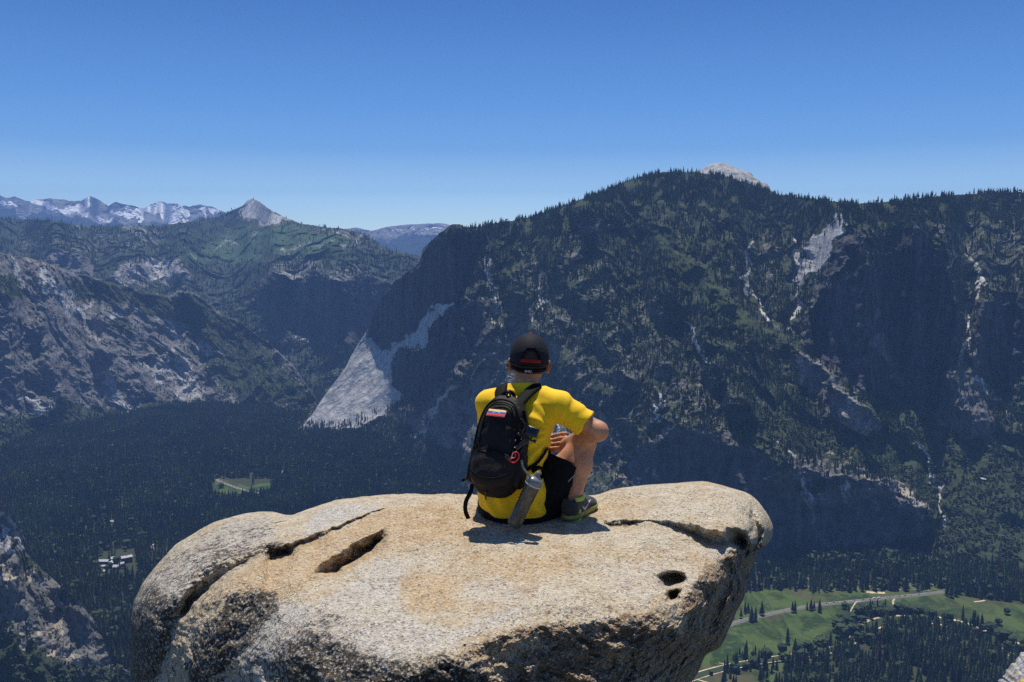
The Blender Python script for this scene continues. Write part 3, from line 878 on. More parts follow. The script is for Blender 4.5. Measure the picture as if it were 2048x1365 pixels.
CLEAR = [[(243, 1004), (256, 1000), (252, 1018), (240, 1025)], [(298, 1088), (313, 1092), (318, 1114), (308, 1118), (303, 1100)], [(290, 1136), (322, 1120), (324, 1124), (296, 1141)],
         [(203, 1038), (240, 1042), (236, 1048), (205, 1046)], [(556, 940), (572, 938), (568, 956), (560, 955)], [(561, 985), (569, 985), (566, 1002)], [(255, 1138), (275, 1138), (272, 1154), (258, 1152)],
         [(322, 928), (330, 930), (318, 945), (312, 942)], [(196, 1104), (268, 1100), (274, 1152), (205, 1160)], [(255, 1050), (263, 1052), (262, 1056)], [(165, 1076), (180, 1080), (178, 1084)]]
MEADOW = [(1440, 1230), (1470, 1195), (1497, 1184), (1540, 1180), (1590, 1178), (1640, 1187), (1700, 1182), (1760, 1180), (1830, 1187), (1880, 1187), (1920, 1192), (1960, 1198), (2000, 1203), (2110, 1212), (2130, 1310),
          (2048, 1290), (1990, 1272), (1945, 1248), (1900, 1238), (1860, 1232), (1800, 1228), (1765, 1232), (1720, 1238), (1697, 1255), (1686, 1285), (1640, 1297), (1580, 1308), (1530, 1312), (1490, 1319),
          (1440, 1335), (1380, 1345), (1350, 1320), (1400, 1270)]
MEADOW2 = [(1350, 1350), (1450, 1345), (1480, 1352), (1530, 1335), (1560, 1350), (1545, 1410), (1340, 1410)]
MEADOW3 = [(431, 961), (437, 957), (470, 966), (500, 975), (520, 967), (541, 962), (541, 975), (530, 984), (500, 988), (450, 990), (428, 982)]
g1 = Field(0)                        # bare sandy ground
for k_, q in enumerate(CLEAR):
    g1.poly(q, 0.25 if k_ == 8 else 0.8, 2)
g1.poly([(1850, 1250), (1910, 1240), (1945, 1262), (2000, 1292), (2070, 1310), (2070, 1340), (1990, 1330), (1900, 1290)], 0.5, 5)
g1.poly([(1690, 1235), (1745, 1228), (1770, 1240), (1735, 1246)], 0.6, 3)
g1.poly([(1490, 1150), (1900, 1155), (2048, 1150), (2048, 1190), (1700, 1182), (1490, 1178)], 0.42, 4)
g1.poly([(1520, 1350), (1540, 1345), (1530, 1372), (1524, 1372)], 0.8, 2)
g1.poly([(1660, 1270), (1690, 1262), (1688, 1296), (1650, 1304)], 0.7, 3)
g2 = Field(0)                        # open grass in the woods
g2.poly([(1700, 1230), (1800, 1225), (1850, 1240), (1780, 1262), (1700, 1262)], 0.7, 4)
g2.poly([(1480, 1315), (1640, 1300), (1650, 1310), (1560, 1345), (1480, 1345)], 0.7, 4)
g2.poly([(1500, 1165), (1900, 1165), (1900, 1195), (1500, 1195)], 0.55, 5)
g2.poly([(1885, 1250), (1930, 1262), (1980, 1292), (2048, 1320), (2048, 1335), (1960, 1310)], 0.6, 4)
GROUND_FIELDS = dict(tan=g1, grass=g2)
t = NT("valley_ground")
n1 = t.noise(1 / 40, 6, 0.6); n2 = t.noise(1 / 8, 4, 0.6)
c = t.mix(n2, (0.030, 0.038, 0.018), (0.06, 0.065, 0.035))
c = t.mix(t.ramp(t.math('ADD', t.attr("grass"), t.math('SUBTRACT', n1, 0.5)), 0.4, 0.6), c, t.mix(n1, (0.05, 0.085, 0.025), (0.10, 0.12, 0.05)))
c = t.mix(t.ramp(t.math('ADD', t.attr("tan"), t.math('SUBTRACT', n2, 0.5)), 0.42, 0.6), c, t.mix(n1, (0.24, 0.19, 0.12), (0.42, 0.36, 0.26)))
GROUNDM = t.done(c, 0.95, None, Specular_IOR_Level=0.1)
ground_sheet()


def ground_poly(name, pts, dz, material, kind="structure", n=6):
    """a flat piece of the valley floor bounded by a polygon given where it is seen in the photograph"""
    pts = np.array(pts, float)
    pts = np.concatenate([np.linspace(pts[i], pts[(i + 1) % len(pts)], n, endpoint=False) for i in range(len(pts))])
    j = np.hypot(*(np.roll(pts, -1, 0) - np.roll(pts, 1, 0)).T)[:, None]
    pts = pts + 0.10 * j * np.stack([fbm(pts[:, 0] / 7, pts[:, 1] / 7, octaves=2, seed=7), fbm(pts[:, 0] / 7, pts[:, 1] / 7, octaves=2, seed=8) * .6], -1)
    x, y = ground(pts[:, 0], pts[:, 1], ZV + dz)
    bm = bmesh.new()
    vs = [bm.verts.new((a, b, ZV + dz)) for a, b in zip(x, y)]
    f = bm.faces.new(vs)
    bmesh.ops.triangulate(bm, faces=[f])
    if sum(g.normal.z * g.calc_area() for g in bm.faces) < 0:
        bmesh.ops.reverse_faces(bm, faces=bm.faces)
    me = bpy.data.meshes.new(name)
    bm.to_mesh(me); bm.free()
    me.materials.append(material)
    o = bpy.data.objects.new(name, me)
    COL.objects.link(o)
    tag(o, kind=kind)
    return o


def ground_strip(name, pts, width, z0, material, kind="structure", sub=8):
    """a road or track of real width along a line given where it is seen in the photograph"""
    pts = np.array(pts, float)
    tt = np.linspace(0, len(pts) - 1, (len(pts) - 1) * sub + 1)
    uu, vv = catmull(pts, tt)
    x, y = ground(uu, vv, ZV + z0)
    d = np.stack([np.gradient(x), np.gradient(y)], -1)
    d /= np.linalg.norm(d, axis=1)[:, None]
    w = np.broadcast_to(width, x.shape)[:, None] / 2
    nrm = np.stack([-d[:, 1], d[:, 0]], -1)
    c = np.stack([x, y], -1)
    A, B = c + nrm * w, c - nrm * w
    verts = np.zeros((len(x) * 2, 3))
    verts[0::2, :2], verts[1::2, :2] = A, B
    verts[:, 2] = ZV + z0
    f = [[2 * i, 2 * i + 1, 2 * i + 3, 2 * i + 2] for i in range(len(x) - 1)]
    o = mesh_np(name, verts, np.array(f), material, False)
    if sum(p.normal.z for p in o.data.polygons) < 0:
        o.data.flip_normals()
    tag(o, kind=kind)
    return c, d


def catmull(pts, tt):
    pts = np.asarray(pts, float)
    n = len(pts)
    i = np.clip(np.floor(tt).astype(int), 0, n - 2)
    f = (tt - i)[:, None]
    p0, p1, p2, p3 = pts[np.maximum(i - 1, 0)], pts[i], pts[i + 1], pts[np.minimum(i + 2, n - 1)]
    r = 0.5 * ((2 * p1) + (-p0 + p2) * f + (2 * p0 - 5 * p1 + 4 * p2 - p3) * f ** 2 + (-p0 + 3 * p1 - 3 * p2 + p3) * f ** 3)
    return tuple(r[:, k] for k in range(r.shape[1]))


t = NT("meadow_grass")
n1 = t.noise(1 / 70, 5, 0.6, vec=t.mapping((1, 0.6, 1), (0, 0, 0.3)), dist=0.8); n2 = t.noise(1 / 14, 5, 0.7); n3 = t.noise(1 / 160, 3, 0.5)
c = t.mix(t.ramp(n1, 0.42, 0.58), (0.022, 0.044, 0.010), (0.066, 0.098, 0.024))
c = t.mix(t.ramp(n2, 0.48, 0.8), c, (0.10, 0.135, 0.05))
c = t.mix(t.math('MULTIPLY', t.ramp(n3, 0.52, 0.7), 0.9), c, (0.090, 0.078, 0.038))
MEADOWM = t.done(c, 0.9, t.bump(n2, 0.5, 1.0), Specular_IOR_Level=0.15)
ground_poly("meadow", MEADOW, 2.0, MEADOWM)
ground_poly("meadow", MEADOW2, 2.0, MEADOWM)
ground_poly("meadow", MEADOW3, 2.0, MEADOWM)
ROADM = simple_mat("grey_asphalt", (0.13, 0.128, 0.125), 0.9, 0.2, 0.12, 0.2)
SANDM = simple_mat("pale_sand", (0.52, 0.42, 0.27), 0.95, 0.1, 0.35, 0.08)
ROAD_PTS = [(1400, 1268), (1440, 1257), (1470, 1246), (1520, 1233), (1590, 1218), (1650, 1209), (1720, 1202), (1790, 1195), (1840, 1190), (1890, 1184)]
rc_, rd_ = ground_strip("road", ROAD_PTS, 12.0, 2.8, ROADM)
SHOULDM = simple_mat("dusty_shoulder", (0.20, 0.19, 0.16), 0.95, 0.1, 0.2, 0.2)
ground_strip("road_shoulder", ROAD_PTS, 19.0, 2.4, SHOULDM)
LINEM = simple_mat("road_paint", (0.7, 0.62, 0.3), 0.8, 0.2, 0.1, 1)
ground_strip("road_markings", ROAD_PTS, 0.35, 3.1, LINEM)
ROAD2_PTS = [(431, 959), (444, 965), (460, 971), (480, 978), (500, 983.5), (522, 987)]
rc2, rd2 = ground_strip("road", ROAD2_PTS, 16.0, 3.2, SHOULDM)
ground_strip("footpath", [(1789, 1198), (1786, 1204), (1789, 1213), (1791, 1222)], 5.0, 2.9, SANDM)
ground_strip("footpath", [(1700, 1224), (1712, 1205), (1722, 1203)], 3.0, 2.9, SANDM)
ground_strip("footpath", [(1376, 1354), (1400, 1361), (1425, 1368)], 4.0, 2.9, SANDM)
ground_strip("footpath", [(1438, 1326), (1455, 1330), (1470, 1333)], 3.5, 2.9, SANDM)
t = NT("river_water")
nw = t.noise(0.08, 3, 0.5)
WATERM = t.done(t.mix(nw, (0.030, 0.045, 0.022), (0.06, 0.075, 0.03)), 0.25, t.bump(nw, 0.15, 0.5), Specular_IOR_Level=0.5)
RIVER = [(2110, 1322), (2048, 1302), (1990, 1281), (1950, 1264), (1915, 1250), (1885, 1243), (1850, 1239), (1800, 1239), (1765, 1243), (1742, 1252), (1725, 1264)]
RIVER2 = [(1725, 1264), (1690, 1290), (1650, 1303), (1600, 1311), (1550, 1318), (1500, 1326), (1450, 1336), (1400, 1350), (1340, 1372)]
ground_strip("river_bank", RIVER, np.linspace(74, 40, 81), 3.0, SANDM)
ground_strip("river_bank", RIVER2, 27.0, 2.6, SANDM)
ground_strip("river", RIVER, np.linspace(46, 30, 81), 3.6, WATERM)
ground_strip("river", RIVER2, 20.0, 3.1, WATERM)
ground_strip("river_bank", [(1908, 1263), (1930, 1272), (1955, 1285)], 13.0, 4.0, SANDM)
ground_strip("footpath", [(1733, 1184), (1745, 1185.5), (1770, 1186)], 13.0, 2.7, SANDM)
ground_strip("footpath", [(1948, 1204), (1960, 1203), (1970, 1201)], 6.0, 2.7, SANDM)

# trees of the valley floor
def valley_trees():
    g = np.random.default_rng(21)
    n = 230000
    y = np.sqrt(g.random(n) * (5600. ** 2 - 1150. ** 2) + 1150. ** 2)
    x = (g.random(n) * 2 - 1) * y * 0.64
    z = np.full(n, ZV + 0.0)
    u, v = pix(np.column_stack([x, y, z]))
    wood = Field(0.95)
    for k_, q in enumerate(CLEAR):
        wood.poly(q, 0.14 if k_ == 8 else 0.06, 2)
    wood.poly([(192, 1102), (272, 1100), (276, 1150), (240, 1158), (200, 1156)], 0.06, 3)
    wood.poly([(428, 958), (545, 958), (545, 984), (500, 999), (440, 1001), (424, 990)], 0.02, 1)
    wood.poly(MEADOW, 0.0, 1).poly(MEADOW2, 0.12, 1).poly(MEADOW3, 0.0, 1)
    wood.poly([(1480, 1315), (1640, 1300), (1650, 1310), (1560, 1345), (1480, 1345)], 0.5, 4)
    wood.poly([(1700, 1230), (1800, 1225), (1850, 1240), (1780, 1262), (1700, 1262)], 0.35, 4)
    wood.poly([(1500, 1160), (1900, 1162), (1900, 1186), (1500, 1182)], 0.62, 4)
    for q, w_ in ((RIVER, 14), (RIVER2, 8)):
        wood.line(q, 0.02, w_, 2)
    wood.line([(p[0], p[1]) for p in ROAD_PTS], 0.0, 12, 2)
    d = wood.get(u, v) * smooth(-1.15, -0.6, fbm(x / 120, y / 120, octaves=3, seed=33)) * np.where((u > 1380) & (v > 1235), smooth(-0.45, 0.15, fbm(x / 42, y / 42, octaves=3, seed=34)), smooth(-1.1, -0.5, fbm(x / 45, y / 45, octaves=3, seed=35)))
    keep = (g.random(n) < d) & (u > -100) & (u < 2150) & (v < 1440)
    # not on the mountain sides
    keep &= ~((u > 590) & (v < bot_R(u) - 1) & (v > top_R(u) - 3)) & ~((u < 640) & (v < bot_L(u) - 1) & (v > top_L(u) - 3)) & ~((u < 330) & (v > 1350 - 40 + 0 * u) & (v > top_N(u) + 4)) & ~((u < 236) & (v > top_N(u) + 6))
    x, y, u, v = x[keep], y[keep], u[keep], v[keep]
    bf = Field(0.07)
    bf.poly(CLEAR[-3], 0.5, 8)
    bf.line(RIVER, 0.5, 22, 8).line(RIVER2, 0.55, 16, 8)
    bf.poly([(1670, 1240), (1720, 1235), (1720, 1300), (1660, 1300)], 0.6, 6)
    bf.poly([(1520, 1110), (1900, 1100), (1900, 1130), (1520, 1135)], 0.5, 8)
    kd = (g.random(len(x)) < bf.get(u, v)).astype(float)
    h = 20 + 27 * g.random(len(x)) ** 1.2
    h = np.where(kd > 0.5, h * 0.55, h)
    TREES.append(np.column_stack([x, y, pgr(x, y) - 0.5, h, kd, u, v, np.ones(len(x))]))


valley_trees()

# ================================================================== TREES
def foliage_mat(name, dark_, light, patch=(0.12, 0.15, 0.05), rough=0.85):
    t = NT(name)
    oi = t.n("ShaderNodeObjectInfo").outputs["Random"]
    nz = t.noise(0.35, 3, 0.6)
    c = t.mix(oi, dark_, light)
    c = t.mix(t.ramp(nz, 0.45, 0.75), c, t.mix(0.5, c, patch))
    return t.done(c, rough, None, Specular_IOR_Level=0.15)


def conifer_mat(name):
    """dark needles; one tree in forty or so has dried to a rusty brown"""
    t = NT(name)
    oi = t.n("ShaderNodeObjectInfo").outputs["Random"]
    nz = t.noise(0.35, 3, 0.6)
    c = t.mix(oi, (0.022, 0.038, 0.020), (0.125, 0.155, 0.066))
    c = t.mix(t.ramp(nz, 0.45, 0.75), c, t.mix(0.4, c, (0.075, 0.10, 0.045)))
    loc = t.n("ShaderNodeObjectInfo").outputs["Location"]
    reg = t.noise(1 / 190, 4, 0.65, vec=loc)
    c = t.mix(t.ramp(reg, 0.38, 0.66), t.mix(0.6, c, (0.018, 0.034, 0.022)), t.mix(0.5, c, (0.125, 0.15, 0.06)))
    dead = t.math('GREATER_THAN', oi, 0.975)
    c = t.mix(dead, c, (0.10, 0.055, 0.035))
    return t.done(c, 0.85, None, Specular_IOR_Level=0.15)


CONM = conifer_mat("conifer_needles")
LEAFM = foliage_mat("broad_leaves", (0.028, 0.046, 0.022), (0.060, 0.082, 0.036))
BARKM = simple_mat("tree_bark", (0.14, 0.095, 0.065), 0.9, 0.1, 0.3, 0.8)


def conifer_crown(seed, tiers=9, pts=9, slim=1.0, bare=0.10):
    """unit-height crown of drooping jagged whorls"""
    g = np.random.default_rng(seed)
    V, T = [], []
    for k in range(tiers):
        f = k / (tiers - 1)
        z = bare + (0.93 - bare) * f
        rr = (0.185 * (1 - f) ** 0.85 + 0.012) * slim * (1 + 0.25 * (g.random() - 0.5)) * (0.8 if k == 0 else 1)
        hh = (1.0 - bare) / tiers * 1.9
        a0 = g.random() * 6.28
        base = len(V)
        ox, oy = (g.random(2) - 0.5) * 0.02 * (1 - f)
        V.append((ox, oy, min(z + hh, 1.0 + 0.02 * k / tiers)))
        m = pts * 2
        for i in range(m):
            a = a0 + 6.2832 * i / m
            out = (i % 2 == 0)
            r = rr * ((1.0 + 0.45 * (g.random() - 0.5)) if out else (0.45 + 0.2 * g.random()))
            zz = z + (-0.35 * rr if out else 0.25 * hh) + 0.02 * (g.random() - 0.5)
            V.append((ox + r * math.cos(a), oy + r * math.sin(a), zz))
        for i in range(m):
            T.append((base, base + 1 + i, base + 1 + (i + 1) % m))
    return np.array(V), np.array(T)


def ico(sub=1):
    bm = bmesh.new()
    bmesh.ops.create_icosphere(bm, subdivisions=sub, radius=1.0)
    v = np.array([p.co[:] for p in bm.verts])
    f = np.array([[q.index for q in t_.verts] for t_ in bm.faces])
    bm.free()
    return v, f


ICO1, ICO2 = ico(1), ico(2)


def broad_crown(seed, n=13, wide=0.5):
    """unit-height leafy crown of ragged clumps with gaps"""
    g = np.random.default_rng(seed)
    V, T = [], []
    for k in range(n):
        a = g.random() * 6.28
        zz = 0.32 + 0.56 * g.random()
        rr = wide * (0.62 * math.sqrt(g.random())) * math.sin(math.pi * min(1, (zz - 0.12) / 0.95))
        s = (0.13 + 0.12 * g.random()) * (0.8 + wide * 0.6)
        v = ICO1[0] * s * (1 + 0.55 * (g.random((len(ICO1[0]), 1)) - 0.5)) * [1.15, 1.15, 0.8]
        v = v + [rr * math.cos(a), rr * math.sin(a), zz]
        T.append(ICO1[1] + len(V) * len(ICO1[0]))
        V.append(v)
    return np.concatenate(V), np.concatenate(T)


def trunk_mesh(h=1.0, r0=0.016, r1=0.003, n=6, bend=0.01, seed=0):
    g = np.random.default_rng(seed)
    V, T = [], []
    for k, z in enumerate((0.0, 0.04, 0.35, 0.7, 1.0)):
        r = (r0 * 1.4 if k == 0 else r0 + (r1 - r0) * z)
        ox, oy = (g.random(2) - 0.5) * bend * (k > 1)
        for i in range(n):
            a = 6.2832 * i / n
            V.append((ox + r * math.cos(a), oy + r * math.sin(a), z * h))
    for k in range(4):
        for i in range(n):
            T.append((k * n + i, k * n + (i + 1) % n, (k + 1) * n + (i + 1) % n)); T.append((k * n + i, (k + 1) * n + (i + 1) % n, (k + 1) * n + i))
    return np.array(V), np.array(T)


def mesh_data(name, parts):
    """parts: [(verts, tris, material)] in one mesh datablock"""
    me = bpy.data.meshes.new(name)
    vv = np.concatenate([p[0] for p in parts]); off = 0; ff = []; mi = []
    for k, (v, f, m) in enumerate(parts):
        ff.append(np.asarray(f) + off); off += len(v); mi += [k] * len(f)
        me.materials.append(m)
    ff = np.concatenate(ff)
    me.from_pydata(vv.tolist(), [], ff.tolist())
    me.polygons.foreach_set("material_index", np.array(mi, np.int32))
    me.update()
    return me


CON = [conifer_crown(1, 10, 9, 1.0), conifer_crown(2, 9, 8, 0.8), conifer_crown(3, 11, 9, 1.15, 0.16), conifer_crown(4, 8, 8, 0.9, 0.22)]
CONHI = [conifer_crown(11, 17, 13, 1.0), conifer_crown(12, 15, 12, 0.82), conifer_crown(13, 18, 13, 1.12, 0.16), conifer_crown(14, 14, 12, 0.92, 0.2)]
BRO = [broad_crown(5, 13, 0.5), broad_crown(6, 12, 0.62), broad_crown(7, 14, 0.42)]
BROHI = [broad_crown(15, 44, 0.5), broad_crown(16, 40, 0.62), broad_crown(17, 46, 0.42)]
TRK = trunk_mesh(0.9, 0.012, 0.002, seed=3)
TRKB = trunk_mesh(0.72, 0.03, 0.008, 7, 0.05, seed=4)


def forest_object(name, T, sources, label, group_name):
    """one object: the trees nobody could count, set out as instances of a few tree shapes"""
    me = bpy.data.meshes.new(name)
    me.vertices.add(len(T))
    me.vertices.foreach_set("co", T[:, :3].astype(np.float32).ravel())
    g = np.random.default_rng(77)
    for an, av in (("size", T[:, 3]), ("turn", g.random(len(T)) * 6.28), ("kind", g.integers(0, len(sources), len(T)).astype(float)), ("girth", 0.82 + 0.4 * g.random(len(T)))):
        a_ = me.attributes.new(an, 'FLOAT', 'POINT')
        a_.data.foreach_set("value", av.astype(np.float32))
    o = bpy.data.objects.new(name, me)
    COL.objects.link(o)
    ng = bpy.data.node_groups.new(group_name, 'GeometryNodeTree')
    ng.interface.new_socket("Geometry", in_out='INPUT', socket_type='NodeSocketGeometry')
    ng.interface.new_socket("Geometry", in_out='OUTPUT', socket_type='NodeSocketGeometry')
    N, L = ng.nodes, ng.links
    gi, go = N.new("NodeGroupInput"), N.new("NodeGroupOutput")

    def named(nm):
        a_ = N.new("GeometryNodeInputNamedAttribute"); a_.data_type = 'FLOAT'; a_.inputs[0].default_value = nm
        return a_.outputs[0]
    sz, tr, kd, gth = named("size"), named("turn"), named("kind"), named("girth")
    mul = N.new("ShaderNodeMath"); mul.operation = 'MULTIPLY'
    L.new(sz, mul.inputs[0]); L.new(gth, mul.inputs[1])
    sc = N.new("ShaderNodeCombineXYZ"); L.new(mul.outputs[0], sc.inputs[0]); L.new(mul.outputs[0], sc.inputs[1]); L.new(sz, sc.inputs[2])
    ro = N.new("ShaderNodeCombineXYZ"); L.new(tr, ro.inputs[2])
    jn = N.new("GeometryNodeJoinGeometry")
    for k, me_s in enumerate(sources):
        so_ = bpy.data.objects.new(group_name + "_shape", me_s)
        oi = N.new("GeometryNodeObjectInfo"); oi.inputs[0].default_value = so_
        oi.inputs["As Instance"].default_value = True
        cmp_ = N.new("ShaderNodeMath"); cmp_.operation = 'COMPARE'; cmp_.inputs[1].default_value = k; cmp_.inputs[2].default_value = 0.2
        L.new(kd, cmp_.inputs[0])
        ip = N.new("GeometryNodeInstanceOnPoints")
        L.new(gi.outputs[0], ip.inputs["Points"]); L.new(cmp_.outputs[0], ip.inputs["Selection"]); L.new(oi.outputs["Geometry"], ip.inputs["Instance"])
        L.new(ro.outputs[0], ip.inputs["Rotation"]); L.new(sc.outputs[0], ip.inputs["Scale"])
        L.new(ip.outputs[0], jn.inputs[0])
    L.new(jn.outputs[0], go.inputs[0])
    m = o.modifiers.new("trees", 'NODES'); m.node_group = ng
    tag(o, label, None, None, "stuff")
    return o


# single trees standing in and beside the meadow: (u, v of the foot, height m, broadleaf, label, group)
SINGLE = [
    (1503, 1243, 41, 0, "taller of two dark conifers sharing one shadow on the near side of the road", None),
    (1511, 1242, 39, 0, "slimmer conifer touching its taller twin by the road", None),
    (1523.7, 1231, 38, 0, "lone dark conifer on the far edge of the road beside the twin pair", None),
    (1585, 1225, 30, 0, "shorter left conifer of the pair standing over the middle of the road", None),
    (1590, 1225, 33, 0, "taller right conifer of the pair standing over the middle of the road", None),
    (1614, 1220, 23, 0, "smallest conifer at the left end of the roadside clump of three", None),
    (1622, 1221, 31, 0, "tallest conifer in the middle of the roadside clump of three", None),
    (1628, 1220, 24, 0, "right-hand conifer of the roadside clump of three", None),
    (1639.2, 1225, 36, 0, "narrow conifer by the road where the line of cars begins", None),
    (1575, 1288, 42, 0, "tall pointed conifer at the lower rim of the open meadow", None),
    (1590, 1306, 36, 0, "slim conifer between two leafy trees below the meadow", None),
    (1522.7, 1316.5, 20, 0, "small dark conifer on the pale river sand", None),
    (1511, 1317, 16, 0, "smaller conifer on the river sand beside a slightly bigger one", None),
    (1490, 1227, 33, 0, "conifer half hidden by the boulder's right edge beyond the road", None),
    (1496, 1225, 26, 0, "short conifer beyond the road just right of the boulder", None),
    (1482, 1237, 28, 0, "conifer beside the road nearest to the boulder's edge", None),
    (1660, 1284, 22, 0, "small conifer beside a bare sandy patch above the dense wood", None),
    (1564, 1308, 24, 1, "round leafy tree under the tall pointed conifer", None),
    (1615, 1301, 22, 1, "round leafy tree alone on the lower meadow edge", None),
    (1641, 1297, 28, 1, "broad tall leafy tree left of the sandy patch", None),
    (1683, 1276, 34, 1, "largest leafy tree at the corner of the meadow and the wood", None),
    (1676, 1262, 30, 1, "leafy tree leaning into the open meadow above the wood", None),
    (1692, 1252, 32, 1, "tall leafy tree at the top of the corner wood", None),
    (1689, 1218, 17, 1, "small round tree between the road and the corner wood", None),
    (1902, 1195, 46, 0, "very tall dark conifer where the road meets the forest", None),
    (1893, 1192, 38, 0, "dark conifer on the left flank of the tallest one by the road end", None),
    (1912, 1193, 34, 0, "dark conifer on the right flank of the tallest one by the road end", None),
    (1950, 1242, 28, 0, "slim conifer alone in the meadow above the river bend", None),
    (1930, 1253, 22, 0, "short conifer on the river's grassy bank", None),
    (1940, 1259, 30, 0, "tall dark conifer at the water's edge by the sand bar", None),
    (1964, 1257, 26, 0, "conifer rooted where the pale river sand starts", None),
    (1979.5, 1266, 25, 1, "leafy tree on the pale sand above the river", None),
    (2014, 1229, 17, 1, "small tree alone beside the dark ditch in the meadow", None),
    (1894, 1244, 25, 1, "round dark tree at the end of the riverside row", None),
    (2006, 1281, 27, 1, "broad dark tree on the yellow sand bank", None),
    (1997, 1250, 18, 1, "small leafy tree in the meadow above the yellow sand bank", None),
    (2022, 1288, 20, 1, "leafy tree at the sandy bank nearest the right-hand rock", None),
    (1964, 1312, 44, 0, "tall conifer below the river beside two others", None),
    (1937, 1309, 40, 0, "conifer just below the sand bar with grass around its foot", None),
    (1999, 1320, 44, 0, "pointed conifer above the mottled rock at the corner", None),
    (1982, 1313, 34, 0, "slim conifer between two taller ones below the river", None),
    (1914, 1292, 36, 0, "dark conifer at the wood's edge by the small sand bar", None),
    (443, 976, 20, 1, "single round tree in the small far meadow", None),
]
for k in range(11):
    SINGLE.append((1717 + 4.6 * k, 1226.5 + (k % 2), 19 + 4 * ((k * 7) % 3) / 2, 1, "dark leafy tree in the short row between the road and the river", "short row of leafy trees above the river"))
for k in range(15):
    f = k / 14
    SINGLE.append((1794 + 72 * f, 1224 + 14 * f * f + 1.5 * (k % 2), 18 + 3 * ((k * 5) % 3), 1, "dark leafy tree in the long row along the river bend", "long row of leafy trees along the river bend"))


def tree_proto(kind, crown, trunk, i):
    r = bpy.data.objects.new("broadleaf_tree" if kind else "pine_tree", None)
    cm = mesh_data("crown", [(*crown, LEAFM if kind else CONM)])
    tm = mesh_data("trunk", [(*trunk, BARKM)])
    a = bpy.data.objects.new("crown", cm); b = bpy.data.objects.new("trunk", tm)
    a.parent = r; b.parent = r
    return r, a, b


PROTO = {0: [tree_proto(0, c, TRK, i) for i, c in enumerate(CONHI)], 1: [tree_proto(1, c, TRKB, i) for i, c in enumerate(BROHI)]}


def plant(kind, p, h, girth, turn, label, cat, group, var):
    r, a, b = PROTO[kind][var % len(PROTO[kind])]
    r2, a2, b2 = r.copy(), a.copy(), b.copy()
    for o in (r2, a2, b2):
        COL.objects.link(o)
    a2.parent = r2; b2.parent = r2
    r2.location = p
    r2.rotation_euler = (0, 0, turn)
    r2.scale = (h * girth, h * girth, h)
    tag(r2, label, cat, group)
    return r2


gt = np.random.default_rng(5)
for i, (u, v, h, kd, label, group) in enumerate(SINGLE):
    x, y = ground(u, v, ZV + 2.0)
    plant(kd, (float(x), float(y), ZV + 1.6), h, 1.05 + 0.25 * gt.random(), gt.random() * 6.28, label, "conifer" if not kd else "tree", group, i)

T = np.concatenate(TREES)
# the outline of the boulder in the photograph, used to skip what it hides and, below, to build it
ROCK_OUT = [(1120, 993), (1190, 990), (1225, 980), (1260, 974), (1330, 968), (1400, 963), (1440, 970), (1470, 979), (1492, 986), (1512, 999), (1530, 1020), (1541, 1042), (1546, 1060), (1544, 1076), (1535, 1090), (1519, 1102),
            (1508, 1125), (1497, 1158), (1485, 1200), (1470, 1232), (1452, 1272), (1438, 1296), (1412, 1312), (1396, 1345), (1383, 1368), (1355, 1430), (1310, 1540), (1230, 1680), (1080, 1790), (900, 1830),
            (680, 1800), (480, 1720), (340, 1600), (280, 1480), (262, 1365), (260, 1290), (264, 1225), (276, 1185), (298, 1148), (330, 1112), (352, 1090), (375, 1075), (405, 1056), (430, 1044), (460, 1036),
            (490, 1027), (515, 1024), (545, 1024), (575, 1030), (600, 1024), (640, 1010), (690, 998), (740, 992), (800, 988), (850, 989), (900, 988), (960, 990), (1040, 993)]


def in_poly(u, v, poly):
    poly = np.array(poly, float); ins = np.zeros(np.shape(u), bool)
    for a in range(len(poly)):
        x0, y0 = poly[a]; x1, y1 = poly[(a + 1) % len(poly)]
        if y0 != y1:
            ins ^= ((v >= y0) != (v >= y1)) & (u < (x1 - x0) * (v - y0) / (y1 - y0) + x0)
    return ins


tu, tv_ = pix(T[:, :3])
topu, topv = pix(T[:, :3] + np.array([0, 0, 1.0]) * T[:, 3:4] * 0.6)
size = T[:, 3] / T[:, 1]
vis = (topu > 3) & (topu < 2045) & (topv < 1362) & (T[:, 7] > 0.5) & ~in_poly(topu, topv, ROCK_OUT) & ~((tu > 1985) & (tv_ > 1290) & ((tu - 1985) > (1365 - tv_) * 0.8))
order = np.argsort(-np.where(vis, size, 0))
N_CON, N_BRO = 270, 60
con = [i for i in order if T[i, 4] < 0.5][:N_CON]
bro = [i for i in order if T[i, 4] > 0.5][:N_BRO]


def zone(u, v, what):
    """where in the wood at the lower right a tree stands, told by what is beside it"""
    row = "topmost rows" if v < 1290 else ("middle rows" if v < 1335 else "lowest rows")
    side = ("tight against the boulder's right flank" if u < 1480 else "below the bright open meadow" if u < 1600 else "under the leafy corner wood" if u < 1720 else
            "below the river bend" if u < 1830 else "below the sand bar" if u < 1940 else "beside the mottled corner rock")
    return f"{what} in the {row} of the wood, {side}"


